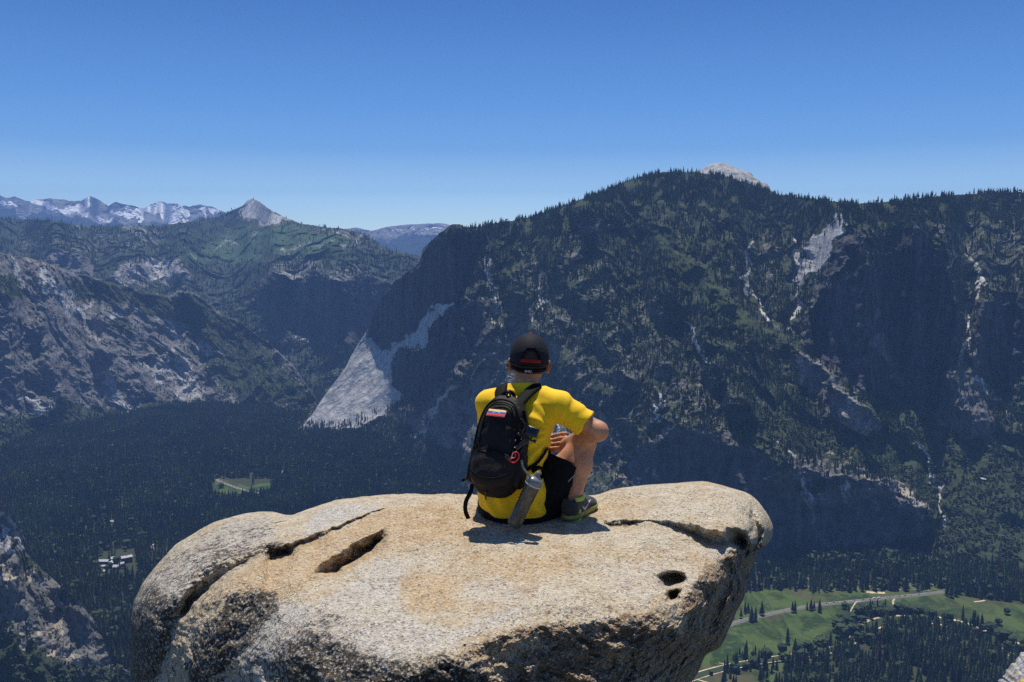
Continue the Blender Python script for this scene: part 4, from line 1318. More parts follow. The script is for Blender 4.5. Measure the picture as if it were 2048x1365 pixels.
for i in con + bro:
    x, y, z, h, kd = T[i, :5]
    u = tu[i]
    if kd < 0.5:
        if u > 1200:
            lab, grp = zone(u, tv_[i], "conifer"), "conifers of the wood below the meadow"
        else:
            lab, grp = "dark conifer in the forest left of the boulder below the lodge", "conifers of the forest below the lodge"
    else:
        if u > 1200:
            lab, grp = zone(u, tv_[i], "leafy tree"), "leafy trees of the wood below the meadow"
        else:
            lab, grp = "leafy tree in the forest left of the boulder below the lodge", "leafy trees of the forest below the lodge"
    plant(int(kd), (x, y, z), h, 0.82 + 0.4 * gt.random(), gt.random() * 6.28, lab, "conifer" if kd < 0.5 else "tree", grp, int(gt.integers(0, 12)))
rest = np.ones(len(T), bool)
rest[con + bro] = False
print("trees", len(T), "conifers", int((T[rest][:, 4] < 0.5).sum()), "singles", len(con) + len(bro))
forest_object("conifer_forest", T[rest & (T[:, 4] < 0.5)], [mesh_data("conifer", [(*c, CONM), (*TRK, BARKM)]) for c in CON], "dark conifer forest covering the valley floor and the mountain sides", "conifer_instances")
forest_object("broadleaf_woodland", T[rest & (T[:, 4] > 0.5)], [mesh_data("broadleaf", [(*c, LEAFM), (*TRKB, BARKM)]) for c in BRO], "leafy brush and oak woodland on the slopes", "broadleaf_instances")

# ================================================================== GRANITE DOME on the skyline of the right mountain
def dome():
    g = 70
    a = np.linspace(0, 2 * np.pi, 140, endpoint=False)
    f = np.linspace(0, 1, g)
    A, Fr = np.meshgrid(a, f)
    y0 = 5600.0
    c = P(1440, 392, y0)
    Rx, Ry, Hh = 270.0, 400.0, 196.0
    lx = np.cos(A) * Fr
    ly = np.sin(A) * Fr
    right = np.where(lx > 0, 1.25, 1.0)
    X = lx * Rx * right + 0 * A
    Y = ly * Ry
    Z = Hh * (1 - Fr ** 1.75) * (1 + 0.0 * A) - np.where(lx > 0, 24 * lx, 0) * Fr
    n = fbm(X / 90, Y / 90, Z / 60, octaves=5, seed=201)
    Z = Z + 7 * n * (0.4 + Fr)
    X = X + 9 * n
    X = X - 40 * (1 - Fr) ** 2
    V = np.stack([X, Y, Z], -1).reshape(-1, 3)
    t = NT("bare_granite_dome")
    n1 = t.noise(1 / 40, 6, 0.65, vec=t.mapping((1, 1, 0.5))); n2 = t.noise(1 / 10, 5, 0.65)
    col = t.mix(t.ramp(n1, 0.35, 0.65), (0.26, 0.26, 0.25), (0.50, 0.49, 0.465))
    col = t.mix(t.ramp(n2, 0.58, 0.66), col, (0.05, 0.055, 0.035))
    m = t.done(col, 0.9, t.bump(n1, 0.9, 12), Specular_IOR_Level=0.1)
    o = mesh_np("granite_dome", V, grid_faces(g, 140, wrap=True)[:, ::-1], m, True, loc=c)
    tag(o, kind="structure")


dome()


# ================================================================== THE BOULDER
def tps(pts, vals, U, V, lam=1e-3):
    p = np.array(pts, float) / 400.0
    n = len(p)

    def k(d2):
        return np.where(d2 > 1e-12, 0.5 * d2 * np.log(np.maximum(d2, 1e-12)), 0)
    A = k(((p[:, None] - p[None]) ** 2).sum(-1)) + lam * np.eye(n)
    Q = np.column_stack([np.ones(n), p])
    M = np.block([[A, Q], [Q.T, np.zeros((3, 3))]])
    c = np.linalg.solve(M, np.concatenate([vals, np.zeros(3)]))
    u, v = U / 400.0, V / 400.0
    out = c[n] + c[n + 1] * u + c[n + 2] * v
    for i in range(n):
        out = out + c[i] * k((u - p[i, 0]) ** 2 + (v - p[i, 1]) ** 2)
    return out


def line_dist(U, V, pts):
    pts = np.array(pts, float)
    d = np.full(U.shape, 1e9); tt = np.zeros(U.shape)
    m = len(pts) - 1
    for i, ((x0, y0), (x1, y1)) in enumerate(zip(pts[:-1], pts[1:])):
        L = (x1 - x0) ** 2 + (y1 - y0) ** 2
        t_ = np.clip(((U - x0) * (x1 - x0) + (V - y0) * (y1 - y0)) / L, 0, 1)
        dd = np.hypot(U - x0 - t_ * (x1 - x0), V - y0 - t_ * (y1 - y0))
        w = dd < d
        d = np.where(w, dd, d); tt = np.where(w, (i + t_) / m, tt)
    return d, tt


RIM = [(1490, 1083), (1475, 1098), (1450, 1113), (1421, 1130), (1385, 1160), (1368, 1195), (1352, 1250), (1300, 1226), (1250, 1226), (1200, 1240), (1150, 1247), (1100, 1242), (1040, 1252), (1000, 1267), (950, 1290), (900, 1318), (820, 1345), (700, 1372)]
CTRL = [  # u, v, y (metres)
    (1040, 1050, 4.00), (930, 1045, 4.04), (1190, 1045, 4.02), (800, 992, 4.50), (1000, 992, 4.46), (1190, 992, 4.46), (700, 998, 4.46), (620, 1016, 4.38), (1300, 972, 4.50), (1400, 965, 4.48), (1470, 980, 4.36),
    (1330, 1010, 4.14), (1420, 1015, 4.06), (1490, 1030, 4.08), (1535, 1050, 4.16), (1530, 1090, 4.10), (1250, 1065, 3.86), (1400, 1092, 3.69), (1470, 1092, 3.66), (1300, 1110, 3.60), (1150, 1110, 3.62), (1000, 1110, 3.63),
    (850, 1100, 3.70), (1000, 1170, 3.30), (1200, 1170, 3.30), (1330, 1165, 3.34), (850, 1180, 3.27), (1385, 1155, 3.40), (1440, 1115, 3.58),
    (1100, 1238, 2.98), (1250, 1222, 3.06), (1200, 1236, 2.99), (1000, 1260, 2.89), (900, 1308, 2.70), (850, 1240, 2.98), (950, 1225, 3.04), (1330, 1215, 3.13),
    (1100, 1300, 2.93), (1200, 1310, 2.96), (1300, 1290, 3.06), (1000, 1330, 2.80), (1100, 1400, 2.86), (1250, 1400, 2.98), (900, 1400, 2.66), (1380, 1230, 3.26), (1420, 1190, 3.42), (1460, 1150, 3.62), (1370, 1310, 3.34),
    (1340, 1400, 3.34), (1430, 1260, 3.56), (1490, 1140, 3.86), (1395, 1340, 3.60), (1100, 1600, 2.84), (1000, 1790, 2.9), (700, 1600, 2.75), (500, 1650, 3.0), (1230, 1600, 3.05), (900, 1500, 2.66),
    (700, 1150, 3.42), (700, 1250, 2.96), (650, 1200, 3.17), (600, 1090, 3.80), (550, 1060, 4.05), (500, 1035, 4.28), (550, 1130, 3.58), (450, 1060, 4.12), (400, 1080, 4.02), (350, 1120, 3.86), (450, 1120, 3.74), (480, 1180, 3.40),
    (400, 1160, 3.60), (330, 1180, 3.66), (290, 1230, 3.62), (350, 1280, 3.42), (290, 1365, 3.60), (420, 1240, 3.34), (400, 1365, 3.22), (500, 1300, 3.10), (550, 1220, 3.20), (600, 1320, 2.88), (650, 1365, 2.80), (800, 1365, 2.66),
    (760, 1310, 2.76), (300, 1500, 3.6), (400, 1500, 3.22), (550, 1450, 2.95), (560, 1160, 3.42),
]


def boulder():
    NA, NR = 2100, 520
    C0 = np.array([930.0, 1290.0])
    poly = np.array(ROCK_OUT + ROCK_OUT[:1], float)
    # smooth the outline by resampling with Catmull-Rom
    n = len(ROCK_OUT)
    ext = np.array([ROCK_OUT[(i) % n] for i in range(-1, n + 2)], float)
    tt = np.linspace(1, n + 1 - 1e-6, n * 14)
    ou, ov = catmull(ext, tt)
    ang = np.unwrap(np.arctan2(ov - C0[1], ou - C0[0]))
    rad = np.hypot(ou - C0[0], ov - C0[1])
    a = np.linspace(0, 2 * np.pi, NA, endpoint=False)
    o_ = np.argsort(np.mod(ang, 2 * np.pi))
    rr = np.interp(a, np.mod(ang, 2 * np.pi)[o_], rad[o_], period=2 * np.pi)
    rr = rr + 1.3 * fbm(np.cos(a) * 14, np.sin(a) * 14, octaves=4, seed=301)
    t_ = np.linspace(0.004, 1, NR)
    s = (1 - (1 - t_) ** 1.25)[:, None]
    U = C0[0] + s * rr * np.cos(a)
    V = C0[1] + s * rr * np.sin(a)
    c = np.array(CTRL)
    D = tps(c[:, :2], 1 / c[:, 2], U, V, 2e-4)
    D = 1 / D
    g = D * D / 2250.0                                     # metres of depth per pixel on the level top
    # layers that step down towards the viewer: the shaded little faces under each slab edge
    def step(line, thick, decay, over=1.05):
        line = np.array(line, float)
        d = V - np.interp(U, line[:, 0], line[:, 1]) - 3 * fbm(U / 22, V / 22, octaves=3, seed=302)
        th_ = np.interp(U, line[:, 0], np.broadcast_to(thick, len(line)))
        ends = smooth(line[0, 0] - 8, line[0, 0] + 15, U) * smooth(line[-1, 0] + 8, line[-1, 0] - 15, U)
        amt = g * th_ * over * ends
        return amt * (np.clip(d / np.maximum(th_, 1), 0, 1) - (1 - np.exp(-np.maximum(d - th_, 0) / decay)))
    dD = step([(529, 1108), (536, 1098), (567, 1091), (599, 1080), (634, 1068), (656, 1058), (694, 1044), (726, 1031), (774, 1015)], [20, 22, 15, 8, 11, 6, 5, 4, 2], 55, 1.45)
    dD += step([(520, 1090), (540, 1086), (575, 1093), (592, 1100)], [4, 12, 9, 3], 30, 1.2)
    dD += step([(1208, 1043), (1225, 1042), (1260, 1041), (1290, 1043), (1315, 1040), (1370, 1047), (1410, 1058), (1440, 1063), (1458, 1060), (1478, 1056), (1498, 1064)], [2, 7, 8, 1, 4, 12, 20, 24, 24, 24, 18], 60, 1.3)
    # hollows
    def hollow(pts, depth, f0=4):
        m = Field(0).poly(pts, 1.0, f0).get(U + 2 * fbm(U / 12, V / 12, octaves=3, seed=303), V)
        return depth * m
    dD += step([(628, 1138), (650, 1122), (675, 1106), (701, 1090), (742, 1068), (772, 1058)], [8, 24, 32, 34, 28, 14], 14, 1.5)
    dD += hollow([(1318, 1152), (1345, 1146), (1366, 1150), (1370, 1163), (1337, 1178), (1326, 1171)], 0.17, 3)
    dD += hollow([(1335, 1184), (1357, 1181), (1354, 1198), (1338, 1203)], 0.17, 3)
    dD += hollow([(1450, 1058), (1478, 1062), (1494, 1086), (1484, 1100), (1460, 1084)], 0.10, 5)
    dD += hollow([(560, 1100), (590, 1104), (580, 1110), (540, 1112)], 0.05, 3)
    def groove(pts, depth, w, side=0.0):
        d, q = line_dist(U + 4 * fbm(U / 25, V / 25, octaves=3, seed=304), V, pts)
        return depth * np.exp(-(d / w) ** 2) * smooth(0, 0.30, q)
    dD += groove([(560, 1104), (529, 1112), (504, 1121), (472, 1134), (453, 1146), (434, 1165), (409, 1181), (386, 1196), (371, 1219)], 0.12, 12)
    dD += groove([(386, 1196), (371, 1219), (355, 1240), (342, 1270), (326, 1320), (314, 1365), (300, 1500)], 0.10, 26)
    dD += groove([(453, 1142), (430, 1150), (410, 1166), (399, 1185), (380, 1204)], 0.07, 14)
    dD += groove([(1505, 1000), (1508, 1042), (1515, 1078), (1508, 1110), (1495, 1150)], 0.10, 8)
    dD += groove([(545, 1024), (578, 1040), (560, 1062), (520, 1080), (470, 1100)], 0.05, 16)
    dD += groove([(1450, 1120), (1462, 1150), (1440, 1210), (1400, 1290)], 0.05, 16)
    dD += groove([(548, 1195), (515, 1225), (490, 1270), (470, 1330), (450, 1400)], 0.07, 36)
    dD += groove([(690, 1200), (620, 1240), (580, 1300), (560, 1400)], -0.03, 30)
    # ribs on the shaded front, running down to the left
    X = (U - 1024) / 1800 * D
    Z = -(V - 500) / 1800 * D
    face_f = Field(0)
    face_f.poly(RIM + [(700, 1420), (1400, 1420), (1500, 1200), (1545, 1110), (1520, 1085)], 1.0, 8)
    face = face_f.get(U, np.minimum(V, 1400))
    face = np.where(V > 1400, 1.0, face)
    rib = fbm((X * 0.6 + Z) * 9, (X - Z * 0.6) * 2.5, D * 3, octaves=4, seed=305, ridged=True)
    dD += -0.028 * face * (rib - 0.3)
    # general weathering
    dD += -0.020 * fbm(X * 2.2, Z * 5, D * 2.2, octaves=3, seed=306)
    dD += -(0.006 + 0.012 * face) * fbm(X * 14, Z * 22, D * 9, octaves=5, seed=307, gain=0.6)
    left = smooth(640, 420, U)
    dD += -0.012 * left * fbm(X * 9, Z * 14, D * 7, octaves=4, seed=308, gain=0.6)
    # rounding towards the outline
    dpx = (1 - s) * rr
    w = np.interp(np.degrees(a), [0, 60, 120, 175, 200, 225, 250, 290, 320, 340, 350, 360], [40, 60, 80, 70, 85, 70, 30, 24, 26, 30, 30, 40])
    Rr = np.interp(np.degrees(a), [0, 60, 120, 175, 200, 225, 250, 290, 320, 340, 350, 360], [.20, .3, .3, .35, .40, .34, .22, .20, .20, .18, .16, .20])
    q = np.clip(1 - dpx / w, 0, 1)
    dD += Rr * (1 - np.sqrt(np.maximum(1 - q * q, 0)))
    Dt = D + dD
    tx, tz = ray(U, V)
    X3 = np.stack([tx * Dt, Dt, tz * Dt], -1)
    # the unseen back
    rows = [X3]
    Ue, Ve, De = U[-1], V[-1], Dt[-1]
    for b in (12, 30, 50, 70, 88):
        cb, sb = math.cos(R(b)), math.sin(R(b))
        k = 1 - 0.30 * (1 - cb)
        uu, vv = C0[0] + (Ue - C0[0]) * k, C0[1] + (Ve - C0[1]) * k
        dd = De + 0.5 * sb
        ex, ez = ray(uu, vv)
        rows.append(np.stack([ex * dd, dd, ez * dd], -1)[None])
    last = rows[-1][0]
    cen = last.mean(0)
    for k in (0.7, 0.4, 0.02):
        rows.append((cen + (last - cen) * k)[None])
    Xa = np.concatenate(rows, 0)
    nr = Xa.shape[0]

    # painted weathering of the stone, plus shade darkened into hollows and cracks
    tan = Field(0.46)
    tan.poly([(520, 1120), (600, 1095), (680, 1060), (760, 1025), (860, 1010), (980, 1040), (950, 1080), (820, 1080), (760, 1100), (700, 1140), (640, 1160), (560, 1190), (500, 1200), (470, 1170)], 0.95, 10)
    tan.poly([(820, 1130), (950, 1110), (1150, 1120), (1120, 1160), (960, 1170), (850, 1180)], 0.55, 18)
    tan.poly([(800, 1160), (870, 1150), (900, 1200), (860, 1230), (800, 1220)], 0.9, 12)
    tan.poly([(1050, 1060), (1200, 1060), (1350, 1090), (1300, 1120), (1100, 1110)], 0.5, 14)
    wh = Field(0.12)
    wh.poly([(590, 1075), (640, 1020), (700, 1005), (780, 1010), (700, 1040), (640, 1062), (560, 1090)], 0.95, 7)
    wh.poly([(430, 1060), (500, 1040), (560, 1050), (540, 1080), (470, 1110), (400, 1130), (350, 1160), (340, 1130)], 0.7, 10)
    wh.poly([(700, 1160), (760, 1110), (830, 1120), (800, 1170), (830, 1240), (900, 1260), (960, 1230), (1060, 1200), (1080, 1230), (1000, 1255), (900, 1300), (800, 1330), (700, 1320), (600, 1330), (560, 1290), (600, 1220)], 0.75, 14)
    wh.poly([(920, 1160), (1010, 1150), (1080, 1190), (1000, 1210), (930, 1200)], 0.6, 14)
    wh.poly([(1200, 1120), (1300, 1120), (1380, 1150), (1300, 1210), (1200, 1200)], 0.55, 14)
    wh.poly([(1400, 1090), (1470, 1090), (1470, 1110), (1400, 1120)], 0.6, 7)
    wh.poly([(500, 1235), (560, 1200), (620, 1215), (590, 1290), (540, 1365), (460, 1420), (480, 1320)], 0.9, 10)
    wh.poly([(265, 1200), (330, 1120), (440, 1050), (540, 1030), (550, 1070), (440, 1130), (380, 1200), (340, 1300), (320, 1420), (262, 1420)], 0.85, 12)
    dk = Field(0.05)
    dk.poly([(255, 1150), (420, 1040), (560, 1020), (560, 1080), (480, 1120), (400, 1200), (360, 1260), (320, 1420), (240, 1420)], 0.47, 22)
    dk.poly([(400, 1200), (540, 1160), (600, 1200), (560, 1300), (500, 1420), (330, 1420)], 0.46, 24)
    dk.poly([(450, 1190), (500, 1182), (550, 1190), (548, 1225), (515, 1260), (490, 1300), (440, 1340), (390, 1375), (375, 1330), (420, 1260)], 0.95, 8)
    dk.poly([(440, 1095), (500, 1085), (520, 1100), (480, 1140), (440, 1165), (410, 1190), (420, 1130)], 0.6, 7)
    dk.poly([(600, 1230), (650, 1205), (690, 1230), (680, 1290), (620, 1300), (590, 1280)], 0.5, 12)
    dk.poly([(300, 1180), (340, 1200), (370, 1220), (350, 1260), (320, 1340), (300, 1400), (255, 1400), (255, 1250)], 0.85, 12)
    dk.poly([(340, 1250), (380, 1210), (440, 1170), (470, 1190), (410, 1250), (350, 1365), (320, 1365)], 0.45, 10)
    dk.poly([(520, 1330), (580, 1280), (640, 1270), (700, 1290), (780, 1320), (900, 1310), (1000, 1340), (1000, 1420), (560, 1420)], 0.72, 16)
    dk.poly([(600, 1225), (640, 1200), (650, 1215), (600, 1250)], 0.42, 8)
    dk.poly([(515, 1085), (560, 1082), (600, 1095), (590, 1112), (540, 1112), (500, 1118)], 0.6, 4)  # shade painted dark in the hollow under the slab edge
    dk.poly([(773, 1063), (762, 1083), (728, 1101), (703, 1123), (660, 1142), (640, 1143), (672, 1117), (700, 1097), (742, 1071)], 0.55, 4)  # the trough's shade painted into the stone colour
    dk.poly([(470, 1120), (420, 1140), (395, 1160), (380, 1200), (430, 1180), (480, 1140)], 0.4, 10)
    dk.line([(1214, 1046), (1276, 1049)], 0.6, 4, 3)  # shade painted as a dark line in the small hollow
    dk.line([(1330, 1048), (1380, 1058), (1440, 1080)], 0.35, 8, 6)  # shade painted along the face of the step
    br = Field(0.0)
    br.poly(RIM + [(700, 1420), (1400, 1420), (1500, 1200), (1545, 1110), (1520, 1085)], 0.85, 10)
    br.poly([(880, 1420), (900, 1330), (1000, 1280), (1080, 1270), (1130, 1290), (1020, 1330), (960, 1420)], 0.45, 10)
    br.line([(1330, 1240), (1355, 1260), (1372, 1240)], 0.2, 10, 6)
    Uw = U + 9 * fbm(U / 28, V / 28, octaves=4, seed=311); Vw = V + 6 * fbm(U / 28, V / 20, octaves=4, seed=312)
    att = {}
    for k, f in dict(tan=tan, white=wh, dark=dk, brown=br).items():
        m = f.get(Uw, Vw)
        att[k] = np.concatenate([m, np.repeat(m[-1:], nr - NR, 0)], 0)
    t = NT("weathered_granite")
    n0 = t.noise(3.0, 6, 0.6); n1 = t.noise(11.0, 6, 0.65); n2 = t.noise(45.0, 5, 0.65); n3 = t.noise(170.0, 3, 0.6)
    v1 = t.voro(130.0, out="Color"); vd = t.voro(130.0)
    sep = t.n("ShaderNodeSeparateColor"); t.put(sep.inputs[0], v1)
    grain = sep.outputs[0]; grain2 = sep.outputs[1]
    base = t.mix(t.ramp(n1, 0.35, 0.65), (0.56, 0.465, 0.32), (0.70, 0.615, 0.47))
    tanc = t.mix(t.ramp(n1, 0.3, 0.7), (0.50, 0.31, 0.135), (0.66, 0.48, 0.26))
    tk = t.ramp(t.math('ADD', t.attr("tan"), t.math('MULTIPLY', t.math('SUBTRACT', n0, 0.5), 1.5)), 0.3, 0.75)
    col = t.mix(t.math('MULTIPLY', tk, 0.8), base, tanc)
    whc = t.mix(t.ramp(n2, 0.35, 0.65), (0.40, 0.37, 0.33), (0.74, 0.70, 0.63))
    wk = t.ramp(t.math('ADD', t.math('ADD', t.attr("white"), t.math('MULTIPLY', t.math('SUBTRACT', n0, 0.5), 1.2)), t.math('MULTIPLY', t.math('SUBTRACT', n2, 0.5), 1.6)), 0.25, 1.0)
    col = t.mix(t.math('MULTIPLY', wk, 0.92), col, whc)
    rust = t.ramp(t.noise(7.0, 5, 0.6), 0.56, 0.74)
    col = t.mix(t.math('MULTIPLY', rust, 0.45), col, (0.36, 0.19, 0.08))
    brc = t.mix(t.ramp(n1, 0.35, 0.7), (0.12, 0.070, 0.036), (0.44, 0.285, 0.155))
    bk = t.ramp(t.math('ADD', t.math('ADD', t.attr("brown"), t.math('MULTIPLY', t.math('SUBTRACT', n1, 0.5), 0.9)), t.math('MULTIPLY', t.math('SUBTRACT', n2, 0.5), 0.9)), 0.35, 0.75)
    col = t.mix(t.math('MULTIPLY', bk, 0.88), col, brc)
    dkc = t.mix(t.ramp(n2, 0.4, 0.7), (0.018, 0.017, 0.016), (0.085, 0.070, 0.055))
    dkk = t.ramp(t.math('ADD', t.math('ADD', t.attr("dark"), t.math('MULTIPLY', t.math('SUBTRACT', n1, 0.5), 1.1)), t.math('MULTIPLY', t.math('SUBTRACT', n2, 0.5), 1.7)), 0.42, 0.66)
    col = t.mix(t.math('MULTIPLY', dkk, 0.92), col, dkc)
    # crystals
    col = t.mix(t.math('MULTIPLY', t.ramp(grain, 0.80, 0.88), 0.62), col, (0.09, 0.075, 0.06))
    col = t.mix(t.math('MULTIPLY', t.ramp(grain2, 0.72, 0.84), 0.45), col, (0.82, 0.77, 0.68))
    col = t.mix(t.math('MULTIPLY', t.ramp(n3, 0.62, 0.45), 0.25), col, (0.12, 0.09, 0.06))
    bn = t.bump(n1, 0.45, 0.03)
    bn = t.bump(n2, 1.0, 0.018, prev=bn)
    bn = t.bump(t.math('ADD', vd, n3), 0.7, 0.0045, prev=bn)
    m = t.done(col, 0.88, bn, Specular_IOR_Level=0.25)
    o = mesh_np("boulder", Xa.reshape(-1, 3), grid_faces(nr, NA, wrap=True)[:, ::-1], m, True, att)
    tag(o, "huge sunlit tan and grey granite boulder jutting over the valley, under the seated man", "boulder")
    return o, dict(U=U, V=V, X=X3)


ROCK, ROCKG = boulder()


def rock_y(u, v):
    """depth of the boulder's surface at a pixel"""
    d = (ROCKG['U'] - u) ** 2 + (ROCKG['V'] - v) ** 2
    i = np.unravel_index(np.argmin(d), d.shape)
    return ROCKG['X'][i]


for q in ((1030, 1055), (940, 1045), (1155, 1045), (1075, 1083)):
    print("rock", q, rock_y(*q))


def corner_rock():
    """the mottled rock cutting the lower right corner, nearer than the wood"""
    g = 150
    pts = [(1978, 1400), (1996, 1366), (2008, 1350), (2020, 1332), (2032, 1322), (2040, 1309), (2052, 1300), (2075, 1282), (2110, 1276), (2160, 1300), (2190, 1400), (2150, 1560), (2050, 1560), (1985, 1480)]
    C0 = np.array([2085.0, 1410.0])
    pts = np.array(pts + pts[:1], float)
    ang = np.unwrap(np.arctan2(pts[:, 1] - C0[1], pts[:, 0] - C0[0])); rad = np.hypot(*(pts - C0).T)
    a = np.linspace(0, 2 * np.pi, 420, endpoint=False)
    am = np.mod(ang[:-1], 2 * np.pi); o_ = np.argsort(am)
    rr = np.interp(a, am[o_], rad[:-1][o_], period=2 * np.pi)
    rr = rr + 2.2 * fbm(np.cos(a) * 12, np.sin(a) * 12, octaves=4, seed=401)
    s = np.linspace(0.005, 1, g)[:, None]
    U, V = C0[0] + s * rr * np.cos(a), C0[1] + s * rr * np.sin(a)
    D = 8.2 - 0.006 * (V - 1300) + 0.004 * (2048 - U)
    D = D + 1.1 * (1 - np.sqrt(np.maximum(1 - (s ** 2.2) ** 2, 0)))
    x = (U - 1024) / 1800 * 8; z = -(V - 500) / 1800 * 8
    D = D - 0.10 * fbm(x * 3, z * 3, octaves=5, seed=402)
    tx, tz = ray(U, V)
    X3 = np.stack([tx * D, D, tz * D], -1)
    e = X3[-1]; cen = e.mean(0) + [0, 1.2, 0]
    bk = []
    for k, dd in ((0.94, 0.4), (0.75, 0.9), (0.4, 1.2), (0.02, 1.3)):
        uu, vv = C0[0] + (U[-1] - C0[0]) * k, C0[1] + (V[-1] - C0[1]) * k
        bx, bz = ray(uu, vv)
        bk.append(np.stack([bx * (D[-1] + dd), D[-1] + dd, bz * (D[-1] + dd)], -1)[None])
    X3 = np.concatenate([X3] + bk, 0)
    t = NT("lichened_granite")
    n1 = t.noise(9.0, 5, 0.65); n2 = t.noise(30.0, 4, 0.6)
    col = t.mix(t.ramp(n1, 0.4, 0.6), (0.18, 0.18, 0.20), (0.46, 0.45, 0.45))
    col = t.mix(t.ramp(n2, 0.58, 0.66), col, (0.02, 0.02, 0.03))
    col = t.mix(t.math('MULTIPLY', t.ramp(t.noise(6.0, 5, 0.6), 0.54, 0.64), 0.8), col, (0.50, 0.36, 0.09))
    m = t.done(col, 0.9, t.bump(n1, 0.8, 0.08), Specular_IOR_Level=0.2)
    o = mesh_np("rock", X3.reshape(-1, 3), grid_faces(g + 4, 420, wrap=True)[:, ::-1], m, True)
    tag(o, "mottled grey rock with yellow lichen cutting into the lower right corner", "rock")


corner_rock()

# ================================================================== THE PERSON
class Vol:
    """a signed distance volume; shapes are joined smoothly and meshed as one continuous surface"""

    def __init__(s, lo, hi, h):
        s.lo = np.array(lo, float); s.h = h
        s.n = np.ceil((np.array(hi) - s.lo) / h).astype(int) + 1
        s.d = np.full(s.n, 0.5, np.float32)

    def _box(s, lo, hi):
        a = np.clip(np.floor((np.array(lo) - s.lo) / s.h).astype(int), 0, s.n)
        b = np.clip(np.ceil((np.array(hi) - s.lo) / s.h).astype(int) + 1, 0, s.n)
        sl = tuple(slice(i, j) for i, j in zip(a, b))
        g = [s.lo[k] + s.h * np.arange(a[k], b[k]) for k in range(3)]
        return sl, g[0][:, None, None], g[1][None, :, None], g[2][None, None, :]

    def add(s, fn, lo, hi, k=0.015, op='u'):
        m = k + 3 * s.h
        sl, X, Y, Z = s._box(np.array(lo) - m, np.array(hi) + m)
        if min(q.stop - q.start for q in sl) <= 0:
            return s
        d = fn(X, Y, Z).astype(np.float32)
        c = s.d[sl]
        if op == 'u':
            hh = np.clip(0.5 + 0.5 * (c - d) / max(k, 1e-6), 0, 1)
            s.d[sl] = c * (1 - hh) + d * hh - k * hh * (1 - hh)
        else:                                  # cut
            hh = np.clip(0.5 - 0.5 * (c + d) / max(k, 1e-6), 0, 1)
            s.d[sl] = c * (1 - hh) - d * hh + k * hh * (1 - hh)
        return s

    def cone(s, a, b, ra, rb, k=0.015, op='u'):
        a = np.array(a, float); b = np.array(b, float); ab = b - a; L = max((ab ** 2).sum(), 1e-9)
        r = max(ra, rb)

        def fn(X, Y, Z):
            t_ = np.clip(((X - a[0]) * ab[0] + (Y - a[1]) * ab[1] + (Z - a[2]) * ab[2]) / L, 0, 1)
            return np.sqrt((X - a[0] - t_ * ab[0]) ** 2 + (Y - a[1] - t_ * ab[1]) ** 2 + (Z - a[2] - t_ * ab[2]) ** 2) - (ra + (rb - ra) * t_)
        return s.add(fn, np.minimum(a, b) - r, np.maximum(a, b) + r, k, op)

    def chain(s, pts, rad, k=0.012):
        for i in range(len(pts) - 1):
            s.cone(pts[i], pts[i + 1], rad[i], rad[i + 1], k)
        return s

    def ell(s, c, r, rot=None, k=0.015, op='u'):
        c = np.array(c, float); r = np.array(r, float)
        M = np.eye(3) if rot is None else np.array(rot)      # rows are the local axes

        def fn(X, Y, Z):
            x, y, z = X - c[0], Y - c[1], Z - c[2]
            q = [(x * M[i, 0] + y * M[i, 1] + z * M[i, 2]) for i in range(3)]
            k0 = np.sqrt(sum((q[i] / r[i]) ** 2 for i in range(3)))
            k1 = np.sqrt(sum((q[i] / r[i] ** 2) ** 2 for i in range(3)))
            return k0 * (k0 - 1) / np.maximum(k1, 1e-6)
        m = r.max()
        return s.add(fn, c - m, c + m, k, op)

    def mesh(s, name, material, disp=None, parent=None, relax=1):
        v, q = surface_nets(s.d, s.lo, s.h)
        if disp is not None:
            v = disp(v)
        o = mesh_np(name, v, q, material, True)
        if parent:
            o.parent = parent
        return o


def surface_nets(d, lo, h):
    n = np.array(d.shape)
    sg = d < 0
    c = [sg[a:n[0] - 1 + a, b:n[1] - 1 + b, e:n[2] - 1 + e] for a in (0, 1) for b in (0, 1) for e in (0, 1)]
    tot = sum(x.astype(np.int8) for x in c)
    act = (tot > 0) & (tot < 8)
    I = np.argwhere(act)
    idx = np.full(act.shape, -1, np.int64)
    idx[act] = np.arange(len(I))
    acc = np.zeros((len(I), 3)); cnt = np.zeros(len(I))
    offs = [(a, b, e) for a in (0, 1) for b in (0, 1) for e in (0, 1)]
    for i in range(8):
        for j in range(i + 1, 8):
            a, b = np.array(offs[i]), np.array(offs[j])
            if np.abs(a - b).sum() != 1:
                continue
            da = d[I[:, 0] + a[0], I[:, 1] + a[1], I[:, 2] + a[2]]; db = d[I[:, 0] + b[0], I[:, 1] + b[1], I[:, 2] + b[2]]
            m = (da < 0) != (db < 0)
            t_ = np.where(m, da / np.where(m, da - db, 1), 0)
            acc += np.where(m[:, None], a + (b - a) * t_[:, None], 0)
            cnt += m
    v = (I + acc / cnt[:, None]) * h + lo
    Q = []
    for ax in range(3):
        o1, o2 = [(1, 2), (2, 0), (0, 1)][ax]
        sl0 = [slice(1, n[k] - 1) for k in range(3)]
        sl0[ax] = slice(0, n[ax] - 1)
        sl1 = list(sl0); sl1[ax] = slice(1, n[ax])
        A, B = sg[tuple(sl0)], sg[tuple(sl1)]
        E = np.argwhere(A != B)
        base = E + np.array([0 if k == ax else 1 for k in range(3)])
        fl = A[tuple(E.T)]
        d1 = np.zeros(3, int); d1[o1] = 1
        d2 = np.zeros(3, int); d2[o2] = 1
        q = [idx[tuple((base - e).T)] for e in (0 * d1, d1, d1 + d2, d2)]
        q = np.stack(q, -1)
        q = np.where(fl[:, None], q, q[:, ::-1])
        Q.append(q[(q >= 0).all(1)])
    return v, np.concatenate(Q)


